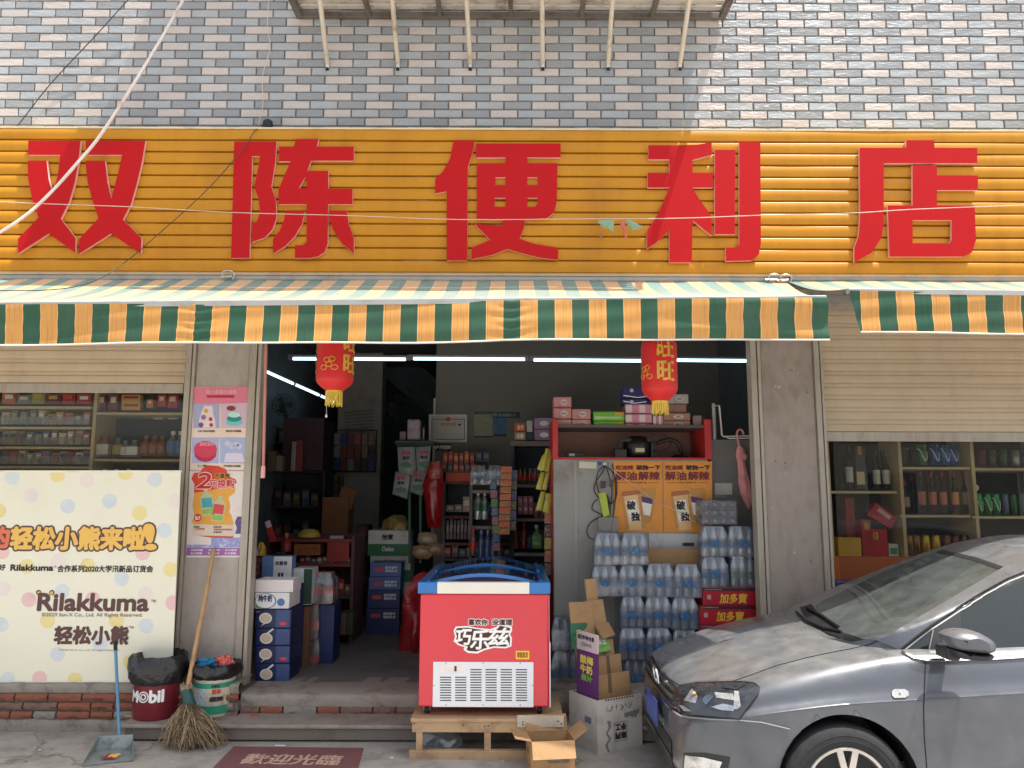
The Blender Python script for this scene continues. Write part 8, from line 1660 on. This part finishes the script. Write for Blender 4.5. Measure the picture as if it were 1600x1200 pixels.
for pts in ([(1446, 1032), (1445, 1060), (1443, 1110), (1444, 1150), (1448, 1200), (1452, 1260)], [(1371, 1001.5), (1355, 1008), (1330, 1014), (1300, 1019.5), (1260, 1028), (1215, 1040), (1176, 1054), (1142, 1066)], [(1156, 1124), (1190, 1127), (1235, 1137)], [(1402, 989), (1411, 995), (1421, 1001)], [(1062, 1071.5), (1045, 1060), (1037, 1050)]):
    line('panel_gap', pts, 0.0026, 0.0012, gapm, bv=BV)
line('bumper_edge', [(1046, 1098), (1050, 1110), (1060, 1117), (1079, 1121), (1110, 1124.5), (1156, 1125.5), (1190, 1128.5), (1234, 1139)], 0.004, 0.002, mat('edge_paint', (150, 154, 160), 0.3, 0.5), bv=BVB)
# lamps
HL = [(1048, 1095), (1055, 1082), (1062, 1072), (1090, 1067.5), (1139, 1066), (1165, 1066.5), (1180, 1068.5), (1187.5, 1075), (1185, 1085), (1156, 1123), (1131, 1122.5), (1079, 1117.5), (1055, 1109)]
hl = skin('headlight', HL, 0.004, mat('lamp_housing', (84, 84, 88), 0.22, 0.5, var=0.3, scale=14, bump=0.3, bscale=30), bv=BVB, step=5)
refl = mat('lamp_reflector', (222, 224, 226), 0.2, 0.55, var=0.2, scale=14, bump=0.5, bscale=45); warm = mat('lamp_bulb_shine', (232, 226, 214), 0.2, 0.4, var=0.25, scale=30, bump=0.4, bscale=40)
for i, ol in enumerate(([(1070, 1095), (1082, 1077), (1091, 1089), (1088, 1099)], [(1117, 1083), (1146, 1085), (1148, 1095), (1120, 1091)], [(1111, 1105), (1130, 1100), (1147, 1103), (1147, 1112), (1128, 1110)], [(1062, 1101), (1070, 1103), (1082, 1112), (1070, 1111)], [(1127, 1076), (1142, 1069), (1168, 1070), (1150, 1079)], [(1148, 1081), (1155, 1082), (1158, 1104), (1152, 1110), (1147, 1108)], [(1098, 1094), (1112, 1080), (1116, 1090), (1104, 1102)])):
    skin('reflector', ol, 0.0065 + 0.0004 * i, warm if i in (1, 5) else (mat('lamp_blue_shine', (150, 158, 174), 0.16, 0.9, var=0.2, scale=20, bump=0.4, bscale=40) if i in (4, 6) else refl), hl, bv=BVB, step=4)
q = hit(1086, 1087, 0.012, BVB); MB().lathe([(0.0, -0.008), (0.012, -0.004), (0.014, 0.004), (0.008, 0.01), (0, 0.011)], q, 12).build('bulb', mat('amber_bulb', (206, 150, 90), 0.2, 0.2), hl, smooth=60)
skin('lens', HL, 0.016, glassy('lamp_lens', (240, 242, 244), 0.06, 0.0, rough=0.02), hl, bv=BVB, step=6); line('lamp_seal', HL + HL[:1], 0.0035, 0.004, gapm, hl, BVB)
fs_ = skin('fog_surround', [(1069, 1176), (1100, 1176), (1141, 1183), (1139, 1195), (1132, 1225), (1066, 1225)], 0.003, trim, bv=BVB); fg = skin('fog_light', [(1072, 1180), (1100, 1183), (1129, 1190), (1124, 1203), (1098, 1206), (1070, 1200)], 0.007, mat('fog_reflector', (206, 206, 204), 0.2, 0.6, var=0.3, scale=18, bump=0.5, bscale=40), bv=BVB, step=4)
sd2 = skin('side_indicator', [(1393, 1080), (1397, 1077), (1413, 1077), (1419, 1081), (1419, 1087), (1414, 1090.5), (1397, 1091), (1393, 1087)], 0.006, mat('indicator_lens', (160, 160, 158), 0.15, var=0.15, scale=60, coat=0.6), bv=BVB, step=3); q = hit(1405.5, 1083, 0.009, BVB)
if q: MB().lathe([(0, -.004), (.006, 0), (0, .004)], q, 8).build('bulb', CHROME, sd2)
# nose: grille slots, badge, lower grille, plate -- laid on the nose in car space
def nosept(y, z, off):
    o = wpos(-1.0, y, z); p, nn, _, _ = BVB.ray_cast(o, Vector((1, 0, 0)))
    return (p + Vector((-off, 0, 0))) if p is not None else None
def npatch(name, y0, y1, z0, z1, off, m, parent=None, ny=14, nz=3, fz=None):
    rows = []
    for j in range(nz + 1):
        row = []
        for i in range(ny + 1):
            y = y0 + (y1 - y0) * i / ny; z = z0 + (z1 - z0) * j / nz; p = nosept(y, z, off); row.append(p if p is not None else wpos(0, y, z))
        rows.append(row)
    return MB().grid(rows, flip=True).build(name, m, car if parent is None else parent, smooth=60)
gr = npatch('grille', -.52, .52, .565, .655, 0.004, trim); 
for z in (.585, .615, .643): npatch('grille_bar', -.52, .52, z - .006, z + .006, 0.012, mat('grille_gloss', (48, 48, 52), 0.2, coat=0.5), gr, nz=1)
npatch('grille_chrome', -.54, .54, .558, .566, 0.010, CHROME, gr, nz=1)
npatch('lower_grille', -.40, .40, .24, .40, 0.004, trim); npatch('grille_bar', -.40, .40, .31, .322, 0.010, mat('grille_gloss', (48, 48, 52), 0.2, coat=0.5), gr, nz=1)
bp_ = nosept(0, .635, 0.02); Tn = Matrix.Translation(bp_) @ Matrix.Rotation(R(-90 - 12), 4, 'Y')
bd_ = MB().lathe([(0.0, 0.0), (0.064, 0.0), (0.066, 0.006), (0.0, 0.008)], (0, 0, 0), 28, 0, Tn).build('badge', trim, car, smooth=40); rg = MB(); rg.tube([Tn @ Vector((.066 * math.cos(a), .066 * math.sin(a), .007)) for a in [i * math.pi / 16 for i in range(33)]], 0.0055, 6)
for A in (((.05, -.032), (.004, 0.0), (.05, .032)), ((.0, -.058), (-.05, -.026), (-.008, 0.0), (-.05, .026), (.0, .058))): rg.tube([Tn @ Vector((u, v, .010)) for u, v in A], 0.0045, 6)
rg.build('emblem', CHROME, bd_, smooth=60)
pl = MB(); px_ = nosept(0, .45, .03).x; pl.box((px_ - .006, CYC - .17, CZ0 + .40), (px_, CYC + .17, CZ0 + .54)); plo = pl.build('license_plate', mat('plate_blue', (44, 70, 150), 0.35), car, bev=0.003)
for y in (-.15, .15):
    for z in (.42, .52): MB().lathe([(0, 0), (.008, 0), (.005, .004)], (0, 0, 0), 8, 0, Matrix.Translation(wpos(px_ - CX0 - .0065, y, z)) @ Matrix.Rotation(R(-90), 4, 'Y')).build('bolt', CHROME, plo)
# wiper at the base of the screen
wpb = mat('wiper_black', (26, 26, 28), 0.5)
P = [hit(x, y, 0.016) for x, y in ((1262, 953), (1285, 965), (1311, 983))]
P = [p for p in P if p]; MB().tube(P, 0.009, 6).build('wiper', wpb, car, smooth=60); P = [hit(x, y, 0.012) for x, y in ((1316, 990), (1290, 985), (1260, 972), (1245, 958))]; P = [p for p in P if p]; MB().tube(P, 0.007, 6).build('wiper', wpb, car, smooth=60)
skin('wiper_cowl', [(1250, 950), (1268, 945), (1290, 972), (1319, 990), (1350, 999), (1330, 1003), (1296, 992), (1262, 973)], 0.006, wpb, step=4)
# door mirror
Ym = CYC - .84 - .10
mo = thing('tmp', None, None); bpy.data.objects.remove(mo)
def mirror_shell(name, ol, y0, y1, m, sc_, parent=None):
    rows = []; n = len(ol); cx, cy = sum(p[0] for p in ol) / n, sum(p[1] for p in ol) / n; W0 = [pt(x, y, Ym) for x, y in ol]; c = sum(W0, Vector()) / n
    for k, (dy, s) in enumerate(((y1, .55), (y1 - .012, .86), ((y0 + y1) / 2 + .02, 1.0), ((y0 + y1) / 2 - .03, .97), (y0 + .02, .8), (y0, .45))):
        rows.append([Vector((c.x + (p.x - c.x) * s, Ym + dy, c.z + (p.z - c.z) * s)) for p in W0 + W0[:1]])
    mb = MB().grid(rows, flip=True); mb.add(rows[0][:-1], [tuple(range(n))]); mb.add(rows[-1][:-1], [tuple(range(n))[::-1]])
    o = mb.build(name, m, car if parent is None else parent, smooth=60); md = o.modifiers.new('subdivision', 'SUBSURF'); md.levels = 1; md.render_levels = 2; return o
dm = mirror_shell('door_mirror', [(1472, 991), (1480, 986), (1492, 982.5), (1512, 981.5), (1532, 989), (1549, 1000), (1551, 1006), (1551, 1020), (1530, 1020), (1505, 1018), (1482, 1013), (1475, 1003)], -.09, .09, paint, 1)
mirror_shell('mirror_base', [(1482, 1013), (1505, 1017), (1530, 1019), (1550, 1019), (1550, 1029), (1530, 1031), (1500, 1029), (1486, 1026)], -.075, .085, trim, 1, dm)
a, b = pt(1480, 1018, Ym + .12), pt(1490, 1022, Ym); MB().bar(a + Vector((0, .05, 0)), b, .06, .06).build('mirror_arm', trim, dm, bev=0.01)
# handles, wheels, arches
def wheel(ax, sgn):
    c = wpos(ax, sgn * .745, .30); w = MB(); T = Matrix.Translation(c) @ Matrix.Rotation(R(90 if sgn < 0 else -90), 4, 'X')
    t = MB().lathe([(.195, -.09), (.24, -.098), (.285, -.088), (.301, -.06), (.302, 0), (.301, .06), (.285, .088), (.24, .098), (.205, .09), (.197, .07)], (0, 0, 0), 48, 0, T).build('wheel', rubber, car, smooth=50)
    gmb = MB()
    for q in (.232, .255): gmb.lathe([(q, .097 if q < .24 else .0955), (q + .004, .099 if q < .24 else .0965), (q + .006, .097 if q < .24 else .0945)], (0, 0, 0), 48, 0, T)
    gmb.f = [f for f in gmb.f if len(f) == 4]; gmb.m = gmb.m[:len(gmb.f)]; gmb.build('sidewall_rib', rubber, t, smooth=60)
    rm_ = MB().lathe([(.199, .05), (.207, .089), (.203, .096), (.190, .092), (.180, .06), (.178, -.05)], (0, 0, 0), 48, 0, T); rm_.f = [f for f in rm_.f if len(f) == 4]; rm_.m = rm_.m[:len(rm_.f)]
    for k in range(5):
        a = k * 2 * math.pi / 5 + math.pi / 2 - .05
        for da in (-.20, .20):
            u, v = a + da * 1.0, a + da * .35
            o = Vector((math.cos(u) * .19, math.sin(u) * .19, .078)); i_ = Vector((math.cos(v) * .05, math.sin(v) * .05, .088)); rm_.bar(T @ i_, T @ o, .030, .026, up=T.to_3x3() @ Vector((0, 0, 1)))
    rm_.lathe([(.058, .07), (.058, .092), (.045, .10), (0, .102)], (0, 0, 0), 24, 0, T); rm_.build('rim', alloy, t, smooth=40)
    MB().lathe([(0, .02), (.15, .021), (.152, .0), (.0, -.002)], (0, 0, 0), 32, 0, T).build('brake_disc', mat('brake_steel', (70, 68, 66), 0.5, 0.6), t, smooth=40)
for ax, az, ar in ARCH:
    for sgn in (-1, 1):
        wheel(ax, sgn)
        wl_ = MB().grid([[wpos(ax + (ar + .001) * math.cos(a), sgn * y, az + (ar + .001) * math.sin(a)) for a in [-.4 + i * (math.pi + .8) / 24 for i in range(25)]] for y in (.825 if ax < 2 else .81, .45)]); wl_.build('wheel_arch', trim, car, smooth=60)
        la = MB(); la.add([wpos(ax + .35 * math.cos(i * math.pi / 12), sgn * .45, az + .35 * math.sin(i * math.pi / 12)) for i in range(24)], [tuple(range(24))]); la.build('arch_wall', trim, car)
for sgn in (-1, 1):
    for x in (1.95, 2.95): MB().tube(bez([wpos(x, sgn * .80, .87), wpos(x + .04, sgn * .845, .875), wpos(x + .16, sgn * .845, .88), wpos(x + .2, sgn * .80, .885)], 5), .011, 8).build('door_handle', paint, car, smooth=60)
MB().box(wpos(.9, -.70, .18), wpos(3.6, .70, .40)).build('underbody', trim, car); MB().box(wpos(.30, -.55, .20), wpos(.9, .55, .42)).build('engine_block', trim, car)
# simple seats and wheel seen through the glass
for sgn in (-1, 1):
    MB().box(wpos(1.95, sgn * .36 - .23, .60), wpos(2.40, sgn * .36 + .23, .72)).bar(wpos(2.42, sgn * .36, .68), wpos(2.60, sgn * .36, 1.20), .44, .12, up=(0, 1, 0)).bar(wpos(2.61, sgn * .36, 1.22), wpos(2.64, sgn * .36, 1.36), .24, .09, up=(0, 1, 0)).build('seat', cabin_m, car, bev=0.03)
Ts = Matrix.Translation(wpos(1.72, -.36, .98)) @ Matrix.Rotation(R(-62), 4, 'Y'); sw_ = MB(); sw_.tube([Ts @ Vector((.18 * math.cos(a), .18 * math.sin(a), 0)) for a in [i * math.pi / 14 for i in range(29)]], .014, 8); sw_.bar(Ts @ Vector((-.17, 0, 0)), Ts @ Vector((.17, 0, 0)), .05, .02).build('steering_wheel', trim, car, smooth=60)
MB().box(wpos(1.28, -.62, .86), wpos(1.62, .62, .955)).build('dashboard', mat('dark_dash', (52, 52, 54), 0.7), car, bev=0.03)
skin('sun_flap', [(1440, 925), (1500, 885), (1550, 892), (1500, 925)], -0.05, cabin_m, ws, bv=BVG)
# tail lamps (out of the picture)
for sgn in (-1, 1): MB().box(wpos(3.80, sgn * .62 - .08, .80), wpos(3.93, sgn * .62 + .08, .97)).build('tail_light', mat('tail_red', (150, 20, 24), 0.2, coat=0.6), car, bev=0.02)
